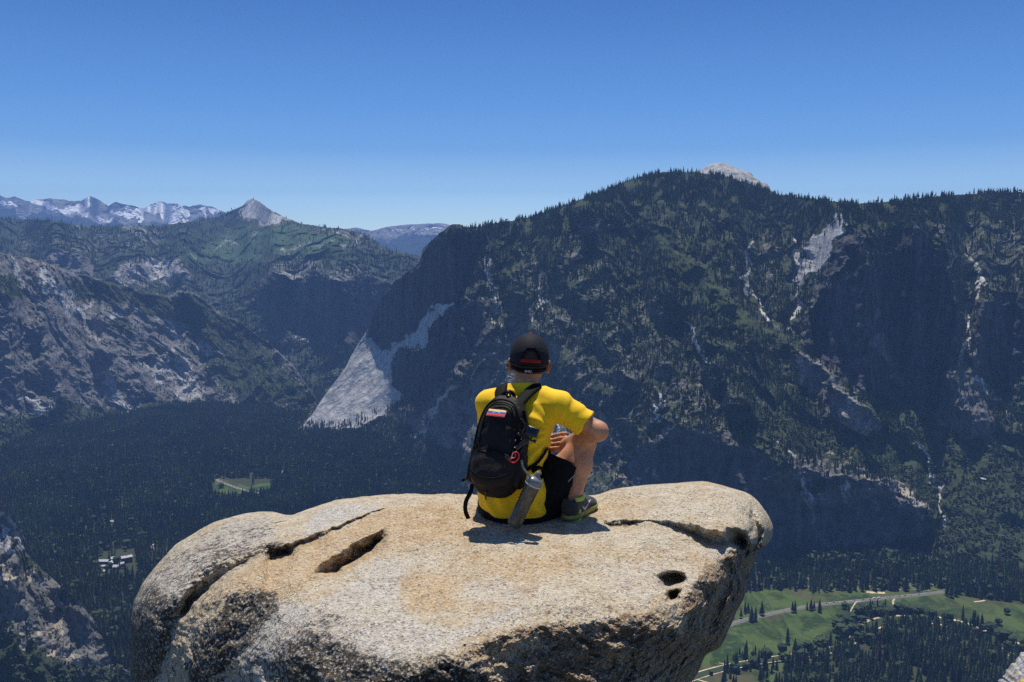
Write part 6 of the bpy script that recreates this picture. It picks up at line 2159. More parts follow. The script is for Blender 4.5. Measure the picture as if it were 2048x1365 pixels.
def build_shoe(an, yaw, zs, side):
    f = np.array([math.sin(yaw), math.cos(yaw), 0.0]); r = np.array([math.cos(yaw), -math.sin(yaw), 0.0]); up = np.array([0, 0, 1.0])
    o0 = np.array([an[0], an[1], zs]) - f * 0.055            # under the heel
    vol = Vol(o0 + np.array([-0.32, -0.32, -0.05]), o0 + np.array([0.32, 0.32, 0.20]), 0.0035)
    L = lambda a, b, c: o0 + r * a + f * b + up * c
    vol.ell(L(0, 0.030, 0.050), (0.038, 0.048, 0.046), [r, f, up], 0.01)
    vol.cone(L(0, 0.03, 0.070), L(0, 0.07, 0.080), 0.040, 0.040, 0.02)
    vol.cone(L(0.002 * side, 0.09, 0.060), L(0.006 * side, 0.20, 0.036), 0.040, 0.034, 0.02)
    vol.ell(L(0.004 * side, 0.215, 0.034), (0.045, 0.058, 0.028), [r, f, up], 0.02)
    vol.ell(L(0, 0.035, 0.128), (0.036, 0.046, 0.045), [r, f, up], 0.004, 'cut')
    vol.add(lambda X, Y, Z: (Z - (zs + 0.016)) + 0 * X + 0 * Y, o0 - .35, o0 + [.35, .35, .02], 0.002, 'cut')
    sh = vol.mesh("shoe", SHOEM, None, PERSON)
    v2 = Vol(o0 + np.array([-0.32, -0.32, -0.05]), o0 + np.array([0.32, 0.32, 0.10]), 0.0035)
    v2.ell(L(0, 0.035, 0.022), (0.044, 0.056, 0.022), [r, f, up], 0.01)
    v2.cone(L(0, 0.05, 0.020), L(0.004 * side, 0.20, 0.018), 0.038, 0.042, 0.02)
    v2.ell(L(0.004 * side, 0.215, 0.022), (0.050, 0.064, 0.018), [r, f, up], 0.02)
    v2.add(lambda X, Y, Z: (Z - (zs - 0.004)) + 0 * X + 0 * Y, o0 - .35, o0 + [.35, .35, .01], 0.002, 'cut')
    v2.add(lambda X, Y, Z: ((zs + 0.030) - Z) + 0 * X + 0 * Y, o0 + [-.35, -.35, .02], o0 + [.35, .35, .12], 0.002, 'cut')
    v2.mesh("sole", SOLEM, None, sh)
    for k in range(5):
        y0 = 0.085 + 0.020 * k; zz = 0.103 - 0.008 * k - (0.004 if k > 2 else 0)
        torus_strip("lace", [L(-0.028, y0, zz - 0.012), L(0, y0 + 0.004, zz + 0.004), L(0.028, y0, zz - 0.012)], 0.006, 0.004, LIMEM, sh, up=up)
    torus_strip("collar_lining", [L(0.037 * math.cos(q), 0.040 + 0.045 * math.sin(q), 0.098 + 0.010 * math.sin(q)) for q in np.linspace(-0.35, math.pi + 0.35, 9)], 0.010, 0.010, LIMEM, sh, up=up, sub=3, round_=True)
    torus_strip("ankle_trim", [L(0.034 * side, 0.012, 0.102), L(0.043 * side, 0.050, 0.098), L(0.038 * side, 0.090, 0.100), L(0.020 * side, 0.118, 0.098)], 0.020, 0.007, LIMEM, sh, up=r * side + up * 0.4)
    torus_strip("tongue", [L(0, 0.075, 0.098), L(0, 0.072, 0.110), L(0, 0.068, 0.118)], 0.030, 0.008, LIMEM, sh, up=-f)
    # the pale curved mark on the outer side
    q0 = L(0.0415 * side, 0.115, 0.046)
    sw = [(-.058, .018), (-.050, .004), (-.036, -.008), (-.022, -.010), (-.004, -.003), (.050, .022), (-.002, .006), (-.020, .001), (-.034, .003), (-.044, .010)]
    flat_shape("pale_mark", [[(a, b) for a, b in sw]], q0, f * 0.9, up, r * side, 0.004, simple_mat("silver_print", (0.45, 0.45, 0.42), 0.5), sh)
    return sh


build_shoe(ANR, R(28), float(rock_y(1150, 1042)[2]) + 0.004, 1)
build_shoe(ANL, R(40), SEATZ + 0.01, -1)
for an in (ANR, ANL):
    sv = Vol(an - 0.09, an + 0.09, 0.004)
    sv.cone(an + np.array([0, 0, -0.055]), an + np.array([0.0, 0.002, 0.004]), 0.040, 0.0385, 0.002)
    sv.mesh("sock", SOCKM, None, PERSON)

# ================================================================== THE BACKPACK
PU = A(1017, 800, 4.075) - A(988, 980, 3.955); PU /= np.linalg.norm(PU)
PN = -FW - PU * (-FW @ PU); PN /= np.linalg.norm(PN)          # outward, towards the camera
PR = np.cross(PU, PN) * -1.0
PR = PR if PR @ RT > 0 else -PR
PO = A(1002, 893, 4.005)


def pk(a, b, c):
    return PO + PR * a + PU * b + PN * c


PACKM = fabric("black_pack_nylon", (0.0095, 0.0082, 0.0080), 0.65, 0.15, 900, spec=0.25, sheen=0.0, wr=0.6)
WEBM = fabric("black_webbing", (0.006, 0.006, 0.006), 0.75, 0.2, 500, spec=0.12, sheen=0.0)
PLASM = simple_mat("black_plastic", (0.012, 0.012, 0.013), 0.3, 0.5, 0.1, 30)


def pack_fn(hw, hh, hd, cb=0.0, cc=0.0, ca=0.0, r=0.05, taper=0.25, p=2.6):
    def fn(X, Y, Z):
        x, y, z = X - PO[0], Y - PO[1], Z - PO[2]
        a = x * PR[0] + y * PR[1] + z * PR[2] - ca
        b = x * PU[0] + y * PU[1] + z * PU[2] - cb
        c = x * PN[0] + y * PN[1] + z * PN[2] - cc
        k = 1 - taper * smooth(-0.2 * hh, hh, b)
        w, d = hw * k, hd * (1 - 1.1 * taper * smooth(0.1 * hh, hh, b))
        e = ((np.abs(a) / w) ** p + (np.abs(b) / hh) ** (p + 0.4) + (np.abs(c) / d) ** p) ** (1 / p)
        return (e - 1) * np.minimum(w, d) * 0.9
    return fn


def pack_disp(v):
    q = v - PO
    a, b = q @ PR, q @ PU
    f = 0.007 * fbm(a * 6, b * 9, seed=31, octaves=2) + 0.0016 * fbm(a * 20, b * 14, seed=32, octaves=2, ridged=True)
    return v + PN * f[:, None]


def build_pack():
    vol = Vol(PO - 0.30, PO + 0.30, 0.0042)
    vol.add(pack_fn(0.125, 0.232, 0.082, taper=0.14, p=2.8), PO - 0.26, PO + 0.26, 0.001)
    # lower front pocket and upper flap pocket, with the furrow between them
    vol.add(pack_fn(0.098, 0.088, 0.050, cb=-0.105, cc=0.060, taper=0.05, p=3.0), PO - 0.26, PO + 0.26, 0.012)
    vol.add(pack_fn(0.082, 0.110, 0.036, cb=0.075, cc=0.052, taper=0.15, p=3.0), PO - 0.26, PO + 0.26, 0.012)
    for pts in ([pk(-.09, -.005, .10), pk(-.03, -.012, .106), pk(.03, .004, .106), pk(.10, .03, .09)],
                [pk(-.075, -.12, .12), pk(-.02, -.135, .126), pk(.05, -.125, .122), pk(.095, -.10, .10)]):
        for i in range(3):
            vol.cone(pts[i], pts[i + 1], 0.006, 0.006, 0.012, 'cut')
    root = vol.mesh("backpack", PACKM, pack_disp)
    return root


PACK = build_pack()
tag(PACK, "black nylon backpack with a small flag patch, worn on the seated man's back", "backpack")


_pv = np.array([v.co[:] for v in PACK.data.vertices])
_pa, _pb, _pc = (_pv - PO) @ PR, (_pv - PO) @ PU, (_pv - PO) @ PN
_pu, _pw = pix(_pv)


def ps(a, b, off=0.003):
    """point on the outer face of the pack"""
    m = np.hypot(_pa - a, _pb - b) < 0.010
    c = _pc[m].max() if m.any() else 0.05
    return pk(a, b, c + off)


def sp(obj, u, v, off=0.004):
    """point just above the nearest visible surface of an object at a pixel"""
    w_ = np.array([q.co[:] for q in obj.data.vertices]) if obj is not PACK else _pv
    a_, b_ = pix(w_)
    m = np.hypot(a_ - u, b_ - v) < 4.5
    if not m.any():
        m = np.hypot(a_ - u, b_ - v) < np.hypot(a_ - u, b_ - v).min() + 3
    return A(u, v, w_[m][:, 1].min() - off)


def pmesh(name, pts, w, th_, mat=WEBM, up=None, parent=PACK, **kw):
    return torus_strip(name, pts, w, th_, mat, parent, up=PN if up is None else up, **kw)


# shoulder straps
upf = lambda p: (p - np.array([NECK[0], 4.23, -0.92])) * [1, 1, 1]
pmesh("shoulder_strap", [pk(.045, .195, .0), A(1058, 785, 4.115), A(1076, 773, 4.155), A(1091, 775, 4.21), A(1096, 792, 4.275), A(1098, 830, 4.30)], 0.052, 0.012, up=upf)
pmesh("shoulder_strap", [pk(-.03, .195, .0), A(1000, 786, 4.13), A(1003, 775, 4.18), A(1005, 772, 4.24), A(1004, 790, 4.31), A(1000, 830, 4.35)], 0.052, 0.012, up=upf)
# carry handle
pmesh("carry_handle", [pk(-.028, .205, .01), pk(-.026, .235, .012), pk(0, .250, .014), pk(.026, .238, .012), pk(.03, .207, .01)], 0.018, 0.006)
# zips: outer line round the main compartment and the pocket line
zp = pmesh("zip", [ps(-.098, -.04), ps(-.096, .05), ps(-.088, .13), ps(-.062, .185), ps(-.01, .203), ps(.048, .190), ps(.082, .14), ps(.094, .05), ps(.098, -.03)], 0.008, 0.005)
pmesh("zip", [ps(-.078, -.01), ps(-.073, .08), ps(-.062, .135), ps(-.05, .168), ps(0, .180), ps(.050, .165), ps(.068, .10), ps(.070, .02)], 0.006, 0.004)
pmesh("zip_pull", [ps(-.078, .06, .006), ps(-.079, .04, .008), ps(-.078, .02, .008)], 0.008, 0.004, PLASM)
pmesh("zip", [ps(-.085, -.045), ps(-.04, -.030), ps(.02, -.030), ps(.075, -.050)], 0.006, 0.004)
pmesh("pocket_edge", [ps(-.090, -.13), ps(-.03, -.155), ps(.04, -.150), ps(.095, -.12)], 0.008, 0.004)
pmesh("zip_pull", [sp(PACK, 971, 984, .004), A(971, 992, 3.93), A(972, 1000, 3.935)], 0.007, 0.003, PLASM)
# side pockets
for sgn in (-1, 1):
    v3 = Vol(PO - 0.3, PO + 0.3, 0.005)
    v3.add(pack_fn(0.022, 0.085, 0.055, cb=-0.095, cc=0.0, ca=0.108 * sgn, taper=0.0, p=3.2), PO - .28, PO + .28, 0.001)
    v3.mesh("side_pocket", PACKM, pack_disp, PACK)
    pmesh("compression_strap", [pk(.112 * sgn, -.03, -.05), pk(.120 * sgn, -.028, .0), pk(.104 * sgn, -.020, .062), pk(.088 * sgn, -.014, .088)], 0.018, 0.004, up=PR * sgn)
    pmesh("compression_strap", [pk(.100 * sgn, .075, -.05), pk(.106 * sgn, .078, .0), pk(.088 * sgn, .082, .060), pk(.066 * sgn, .086, .080)], 0.018, 0.004, up=PR * sgn)
pmesh("buckle", [sp(PACK, 1040, 880, .004), sp(PACK, 1046, 866, .004)], 0.024, 0.010, PLASM)
pmesh("gear_cord", [sp(PACK, 1043, 838, .006), sp(PACK, 1050, 852, .008), sp(PACK, 1044, 868, .008), sp(PACK, 1048, 888, .008), sp(PACK, 1040, 905, .006)], 0.012, 0.007, PLASM, round_=True)
pmesh("haul_loop", [sp(PACK, 1047, 822), sp(PACK, 1051, 845), sp(PACK, 1046, 870), sp(PACK, 1035, 890), sp(PACK, 1022, 905)], 0.014, 0.005)
# dangling straps
pmesh("loose_strap", [pk(-.108, -.185, .0), A(941, 985, 3.93), A(932, 1003, 3.93), A(931, 1022, 3.94), A(937, 1038, 3.95)], 0.020, 0.003)
pmesh("loose_strap", [pk(-.118, -.150, .02), A(930, 958, 3.95), A(924, 962, 3.95)], 0.014, 0.003)
sidef = lambda p: (p - np.array([0.02, 4.13, p[2]]))
pmesh("hip_strap", [sp(SHIRT, 1052, 940), sp(SHIRT, 1064, 934), sp(SHIRT, 1076, 924), sp(SHIRT, 1086, 912), sp(SHIRT, 1092, 902), A(1099, 893, 4.14)], 0.017, 0.004, up=sidef)
pmesh("hip_strap", [sp(SHORTS, 1094, 898, .006), sp(SHORTS, 1098, 910, .006), sp(SHORTS, 1101, 925, .006), sp(SHORTS, 1100, 942, .006)], 0.022, 0.005, up=np.array([.3, -1, .2]))
pmesh("strap_loop", [sp(SHIRT, 1064, 944, .01), sp(SHIRT, 1076, 936, .012), sp(SHIRT, 1087, 942, .010), sp(SHIRT, 1086, 952, .010), sp(SHIRT, 1078, 957, .006)], 0.019, 0.005)
# flag patch: yellow, blue and red bands with an arc of white stars
FC = A(988.5, 826, 3.86)
d_, _ = None, None
patch_c = pk(-.010, .140, .0)
fu = (PU * 0.80 - PN * 0.60); fu /= np.linalg.norm(fu)
fr = A(1009, 823, 3.86) - A(971, 828, 3.86); fr /= np.linalg.norm(fr); fr = PR * 0.985 + fu * 0.02; fr /= np.linalg.norm(fr)
fn_ = np.cross(fr, fu)
fn_ = fn_ if fn_[1] < 0 else -fn_
# find the pack's surface under the patch along the sight line
bx_ = np.array([v.co[:] for v in PACK.data.vertices])
bu, bv = pix(bx_)
near = (np.hypot(bu - 989, bv - 825) < 7)
FC = bx_[near][np.argmin(bx_[near][:, 1])] + fn_ * 0.008
fw_, fh_ = 0.082, 0.038
YEL, BLU, RED2, WHT = [simple_mat(n_, c_, 0.8, 0.2, 0.05, 200) for n_, c_ in (("patch_yellow", (0.75, 0.60, 0.22)), ("patch_blue", (0.06, 0.07, 0.35)), ("patch_red", (0.55, 0.06, 0.07)), ("patch_white", (0.8, 0.8, 0.8)))]


def rect(x0, y0, x1, y1):
    return [(x0, y0), (x1, y0), (x1, y1), (x0, y1)]


FP = flat_shape("flag_patch", [rect(-fw_ / 2 - .002, -fh_ / 2 - .002, fw_ / 2 + .002, fh_ / 2 + .002)], FC, fr, fu, fn_, 0.003, simple_mat("patch_edge", (0.5, 0.15, 0.15)), PACK)
for i, m_ in enumerate((RED2, BLU, YEL)):
    flat_shape("flag_band", [rect(-fw_ / 2, -fh_ / 2 + i * fh_ / 3, fw_ / 2, -fh_ / 2 + (i + 1) * fh_ / 3)], FC + fn_ * 0.003, fr, fu, fn_, 0.0012, m_, FP)
stars = []
for k in range(8):
    q = R(160 - 20 * k)
    cx, cy = 0.017 * math.cos(q), -0.007 + 0.011 * math.sin(q)
    stars.append([(cx + (0.0026 if j % 2 == 0 else 0.0011) * math.sin(j * math.pi / 5), cy + (0.0026 if j % 2 == 0 else 0.0011) * math.cos(j * math.pi / 5)) for j in range(10)])
flat_shape("stars", stars, FC + fn_ * 0.0042, fr, fu, fn_, 0.0008, WHT, FP)


# ---- things clipped to the pack ----------------------------------------------
def rbox(name, c, ax, half, r, material, parent=None):
    ax = [np.array(a, float) / np.linalg.norm(a) for a in ax]
    bm = bmesh.new()
    bmesh.ops.create_cube(bm, size=2.0)
    for v in bm.verts:
        q = [v.co[i] * half[i] for i in range(3)]
        v.co = Vector(np.array(c) + ax[0] * q[0] + ax[1] * q[1] + ax[2] * q[2])
    bmesh.ops.bevel(bm, geom=bm.edges[:], offset=r, segments=3, affect='EDGES', profile=0.5)
    bmesh.ops.recalc_face_normals(bm, faces=bm.faces)
    me = bpy.data.meshes.new(name)
    bm.to_mesh(me); bm.free()
    me.polygons.foreach_set("use_smooth", np.full(len(me.polygons), True))
    me.materials.append(material)
    o = bpy.data.objects.new(name, me)
    COL.objects.link(o)
    if parent: o.parent = parent
    return o


def lathe(name, a, b, prof, material, parent=None, n=40):
    """prof: (t along a-b, radius)"""
    a, b = np.array(a, float), np.array(b, float)
    d = (b - a); L = np.linalg.norm(d); d /= L
    s1 = np.cross(d, [0, 1, 0.2]); s1 /= np.linalg.norm(s1); s2 = np.cross(d, s1)
    V = [a + d * L * t_ + (s1 * math.cos(q) + s2 * math.sin(q)) * r for t_, r in prof for q in np.linspace(0, 2 * math.pi, n, endpoint=False)]
    F_ = grid_faces(len(prof), n, wrap=True)
    me = bpy.data.meshes.new(name)
    k = len(V)
    me.from_pydata([tuple(v) for v in V], [], F_[:, ::-1].tolist())
    me.polygons.foreach_set("use_smooth", np.full(len(me.polygons), True))
    bm = bmesh.new(); bm.from_mesh(me); bmesh.ops.holes_fill(bm, edges=[e for e in bm.edges if e.is_boundary], sides=0); bmesh.ops.recalc_face_normals(bm, faces=bm.faces); bm.to_mesh(me); bm.free()
    me.materials.append(material)
    o = bpy.data.objects.new(name, me)
    COL.objects.link(o)
    if parent: o.parent = parent
    return o


# water bottle
BT, BB = A(1072, 957, 3.885), A(1026, 1053, 3.895)
t = NT("smoky_clear_plastic")
t.b.inputs["Transmission Weight"].default_value = 0.35
t.b.inputs["IOR"].default_value = 1.35
BOTM = t.done(t.mix(t.ramp(t.noise(25, 3, 0.5), 0.35, 0.7), (0.085, 0.08, 0.07), (0.19, 0.17, 0.13)), 0.16, None, Specular_IOR_Level=0.6)
LIDM = simple_mat("grey_lid_plastic", (0.15, 0.165, 0.18), 0.3, 0.5, 0.08, 60)
bot = lathe("water_bottle", BT, BB, [(0.10, .0345), (0.16, .0352), (0.20, .0340), (0.24, .0340), (0.48, .0330), (0.50, .0318), (0.54, .0318), (0.56, .0328), (0.90, .0335), (0.955, .0320), (0.985, .0270)], BOTM)
tag(bot, "smoky grey water bottle hanging slanted from the backpack over the yellow shirt", "bottle")
lathe("lid", BT, BB, [(-.035, .012), (-.03, .020), (0.0, .030), (0.015, .0355), (0.06, .037), (0.115, .037), (0.125, .0355)], LIDM, bot)
lathe("spout", BT + (BT - BB) * 0.13, BT, [(0, .008), (0.1, .0105), (0.8, .012), (1.2, .013)], LIDM, bot)
lathe("lid_stripe", BT, BB, [(0.118, .0366), (0.122, .0372), (0.140, .0372), (0.145, .0366)], simple_mat("pale_ring", (0.45, 0.47, 0.5), 0.35), bot)
torus_strip("bottle_leash", [A(1043, 921, 3.885), A(1046, 935, 3.875), A(1055, 948, 3.868), A(1064, 956, 3.868), A(1068, 950, 3.88)], 0.010, 0.006, simple_mat("silver_black_cord", (0.16, 0.17, 0.18), 0.4, 0.5, 0.6, 150), bot, round_=True)

# action camera on its arm
cm_c = A(1065, 864, 3.90)
cmr = rbox("action_camera", cm_c, [PR * 0.94 + np.array([0, 0, -.22]), PU + PR * .2, PN], [0.0265, 0.021, 0.013], 0.005, PLASM)
tag(cmr, "small black action camera clipped to the backpack's right side", "camera")
cax = [PR * 0.94 + np.array([0, 0, -.22]), PU + PR * .2, PN]
rbox("screen", cm_c + PN * 0.0125, cax, [0.019, 0.014, 0.0015], 0.0008, simple_mat("dark_glass", (0.006, 0.007, 0.010), 0.08, 0.6), cmr)
lathe("lens", cm_c - PN * 0.012 + PR * 0.010, cm_c - PN * 0.020 + PR * 0.010, [(0, .010), (0.6, .010), (1, .007)], PLASM, cmr, 20)
torus_strip("mounting_arm", [cm_c - PU * 0.020, cm_c - PU * 0.034 - PR * .008, cm_c - PU * 0.045 - PR * 0.020], 0.012, 0.010, PLASM, cmr, round_=True)
lathe("thumb_screw", cm_c - PU * 0.036 - PR * .006, A(1072, 884, 3.89), [(0, .004), (0.5, .004), (0.6, .008), (1.0, .008)], PLASM, cmr, 12)
torus_strip("clamp", [cm_c - PU * 0.045 - PR * 0.018, cm_c - PU * 0.055 - PR * 0.036, pk(.100, -.01, .085)], 0.020, 0.014, PLASM, cmr)
for q in ((1036, 868), (1030, 882), (1040, 888)):
    lathe("clamp_knob", A(q[0], q[1], 3.905), A(q[0] + 4, q[1] + 4, 3.93), [(0, .004), (0.15, .007), (0.8, .008), (1, .006)], PLASM, cmr, 12)

# red carabiner
cb = [sp(PACK, u_, v_, .008) for u_, v_ in ((1026, 906), (1034, 905), (1038, 912), (1035, 921), (1026, 926), (1020, 921), (1022, 917), (1029, 916), (1031, 910))]
cy_ = min(p[1] for p in cb)
cb = [A(u_, v_, cy_) for u_, v_ in ((1026, 906), (1034, 905), (1038, 912), (1035, 921), (1026, 926), (1020, 921), (1022, 917), (1029, 916), (1031, 910))]
car = torus_strip("carabiner", cb, 0.006, 0.006, simple_mat("red_anodised_metal", (0.60, 0.015, 0.02), 0.3, 0.5, 0.05), None, closed=True, round_=True)
tag(car, "small bright red carabiner clipped to the backpack's right edge", "carabiner")
torus_strip("gate", [A(1026, 906, cy_ - .002), A(1024, 912, cy_ - .003), A(1022, 918, cy_ - .002)], 0.005, 0.005, simple_mat("steel_gate", (0.4, 0.4, 0.42), 0.3, 0.5, 0.05, metal=0.8), car, round_=True)

# small gadget on top of the pack
gp = torus_strip("strap_clamp", [pk(-.004, .222, .02), pk(.0, .236, .03), pk(.006, .246, .032), pk(.014, .236, .03), pk(.016, .224, .022)], 0.010, 0.010, PLASM, None, round_=True)
tag(gp, "black plastic clamp mounted on the backpack's carry handle", "clamp")
lathe("knob", pk(.004, .252, .030), pk(.006, .240, .036), [(0, .004), (0.1, .007), (0.9, .008), (1, .006)], PLASM, gp, 14)

# ================================================================== CARS, LODGE, CABINS
def car_mesh_parts(L=4.6, Wd=1.85, Hh=1.5, kind='car'):
    """profile-built car: body with bonnet and boot, glass band, wheels"""
    if kind == 'car':
        prof = [(-L / 2, .35), (-L / 2, .80), (-L / 2 + .25, .92), (-L * .30, .98), (L * .22, .95), (L / 2 - .15, .80), (L / 2, .60), (L / 2, .35)]
        cab = [(-L * .36, .96), (-L * .22, Hh), (L * .06, Hh), (L * .22, .95)]
    else:
        prof = [(-L / 2, .4), (-L / 2, Hh * .96), (-L / 2 + .3, Hh), (L * .30, Hh), (L * .36, Hh * .8), (L / 2 - .2, 1.25), (L / 2, .9), (L / 2, .4)]
        cab = [(L * .20, Hh * .55), (L * .20, Hh * .84), (L * .345, Hh * .84), (L * .42, Hh * .55)]

    def prism(pts, w, taper=1.0, zmid=None):
        n = len(pts)
        V = [(x, s_ * w / 2 * (taper if zmid and z > zmid else 1), z) for s_ in (-1, 1) for x, z in pts]
        Fq = [tuple(range(n - 1, -1, -1)), tuple(range(n, 2 * n))] + [(i, (i + 1) % n, n + (i + 1) % n, n + i) for i in range(n)]
        return V, Fq
    return prism(prof, Wd), prism(cab, Wd * (0.86 if kind == 'car' else 1.01))


def pydata(name, V, Fq, m):
    me = bpy.data.meshes.new(name)
    me.from_pydata([tuple(v) for v in V], [], [tuple(f) for f in Fq])
    me.update()
    me.materials.append(m)
    return me


PAINTS = dict(white=simple_mat("white_car_paint", (0.78, 0.78, 0.78), 0.25, 0.5, 0.02, 1), silver=simple_mat("silver_car_paint", (0.42, 0.43, 0.45), 0.3, 0.5, 0.03, 1),
              black=simple_mat("black_car_paint", (0.015, 0.015, 0.018), 0.25, 0.5, 0.03, 1), blue=simple_mat("dark_blue_car_paint", (0.02, 0.04, 0.12), 0.25, 0.5, 0.03, 1),
              red=simple_mat("dark_red_car_paint", (0.20, 0.015, 0.012), 0.25, 0.5, 0.03, 1))
GLASS = simple_mat("car_glass", (0.02, 0.025, 0.03), 0.08, 0.6, 0.02, 1)
TYRE = simple_mat("tyre_rubber", (0.02, 0.02, 0.02), 0.9, 0.2, 0.1, 3)
wheel_v = [(0.33 * math.cos(q), s_ * 0.11, 0.33 * math.sin(q)) for s_ in (-1, 1) for q in np.linspace(0, 2 * math.pi, 10, endpoint=False)]
wheel_f = [tuple(range(9, -1, -1)), tuple(range(10, 20))] + [(i, (i + 1) % 10, 10 + (i + 1) % 10, 10 + i) for i in range(10)]
WHEEL = pydata("wheel", wheel_v, wheel_f, TYRE)
CARM = {}
for kk in ('car', 'van'):
    (bv_, bf_), (cv_, cf_) = car_mesh_parts(kind=kk) if kk == 'car' else car_mesh_parts(8.6, 2.4, 3.1, 'van')
    for cn, cmt in PAINTS.items():
        CARM[kk, cn] = (pydata("body", bv_, bf_, cmt), pydata("windows", cv_, cf_, GLASS))
    CARM[kk, 'roof'] = None


def put_car(c, d, z, colour, label, cat='car', group=None, kind='car'):
    name = "parked_car" if group and 'parked' in group else ("camper_van" if kind == 'van' else "car")
    e = empty(name, (float(c[0]), float(c[1]), z), math.atan2(d[1], d[0]))
    bm_, wm_ = CARM[kind, colour]
    o1 = bpy.data.objects.new("body", bm_); o2 = bpy.data.objects.new("windows", wm_)
    kids = [o1, o2]
    L = 1.45 if kind == 'car' else 2.7
    wy = 0.85 if kind == 'car' else 1.12
    for sx in (-1, 1):
        for sy in (-1, 1):
            w_ = bpy.data.objects.new("wheel", WHEEL); w_.location = (sx * L, sy * wy, 0.33); kids.append(w_)
    if kind == 'car':
        rv, rf = [], []
        V = [(-1.0, -.78, 1.49), (.27, -.78, 1.49), (.27, .78, 1.49), (-1.0, .78, 1.49), (-.92, -.72, 1.54), (.20, -.72, 1.54), (.20, .72, 1.54), (-.92, .72, 1.54)]
        key = ('rf', colour)
        if key not in CARM:
            CARM[key] = pydata("roof", V, [(0, 1, 5, 4), (1, 2, 6, 5), (2, 3, 7, 6), (3, 0, 4, 7), (4, 5, 6, 7)], PAINTS[colour])
        kids.append(bpy.data.objects.new("roof", CARM[key]))
    for o in kids:
        COL.objects.link(o); o.parent = e
    tag(e, label, cat, group)
    return e


def along(c, u):
    """point and direction of a road line where it passes pixel column u"""
    pu, pv_ = pix(np.column_stack([c, np.full(len(c), ZV + 3)]))
    x = np.interp(u, pu, c[:, 0]); y = np.interp(u, pu, c[:, 1])
    x2 = np.interp(u + 1, pu, c[:, 0]); y2 = np.interp(u + 1, pu, c[:, 1])
    d = np.array([x2 - x, y2 - y]); d /= np.linalg.norm(d)
    return np.array([x, y]), d


gc = np.random.default_rng(12)
us = [1648, 1655, 1662, 1669, 1676, 1682, 1691, 1699, 1704.5, 1710, 1718.5, 1728, 1741.5, 1774.5, 1781, 1787, 1792.5, 1800, 1806.5, 1811.5, 1818, 1824, 1830.5, 1834, 1840, 1849, 1857]
cols = ['white', 'black', 'white', 'blue', 'silver', 'white', 'black', 'white', 'white', 'silver', 'white', 'black', 'silver', 'white', 'black', 'silver', 'white', 'red', 'white', 'black', 'white', 'silver', 'white', 'white', 'black', 'white', 'silver']
names_c = dict(white="white", black="black", silver="silver", blue="dark blue", red="dark red")
for u, cn in zip(us, cols):
    c, d = along(rc_, u)
    n = np.array([-d[1], d[0]])
    lab = f"tiny {names_c[cn]} car in the queue of traffic on the meadow road"
    if cn in ('blue', 'red'):
        lab = f"only {names_c[cn]} car in the queue of traffic on the meadow road"
    put_car(c + n * 2.6, -d, ZV + 3.15, cn, lab, 'car', "cars queuing on the meadow road")
for u, lab in ((1749, "left one of two long white camper vans in the road queue"), (1758.5, "right one of two long white camper vans in the road queue")):
    c, d = along(rc_, u)
    n = np.array([-d[1], d[0]])
    put_car(c + n * 2.6, -d, ZV + 3.15, 'white', lab, 'camper van', None, 'van')
c, d = along(rc_, 1486)
put_car(c + np.array([-d[1], d[0]]) * 2.4, -d, ZV + 3.15, 'white', "lone white car on the road nearest the boulder's right edge", 'car')
for k in range(26):
    u = 434 + 82 * k / 25.0 + gc.random()
    c, d = along(rc2, u)
    n = np.array([-d[1], d[0]])
    cn = ['white', 'silver', 'white', 'black', 'white', 'blue'][k % 6]
    put_car(c + n * (3.6 if k % 2 else -3.6), n, ZV + 3.5, cn, f"tiny {names_c[cn]} car parked along the road in the small far meadow", 'car', "parked cars in the small far meadow")

ROOFM = simple_mat("pale_slate_roof", (0.52, 0.50, 0.53), 0.8, 0.2, 0.12, 0.3)
WALLM = simple_mat("dark_brown_wall", (0.085, 0.06, 0.045), 0.85, 0.2, 0.25, 0.3)
WINM = simple_mat("dark_window", (0.03, 0.035, 0.045), 0.15, 0.5, 0.05, 1)


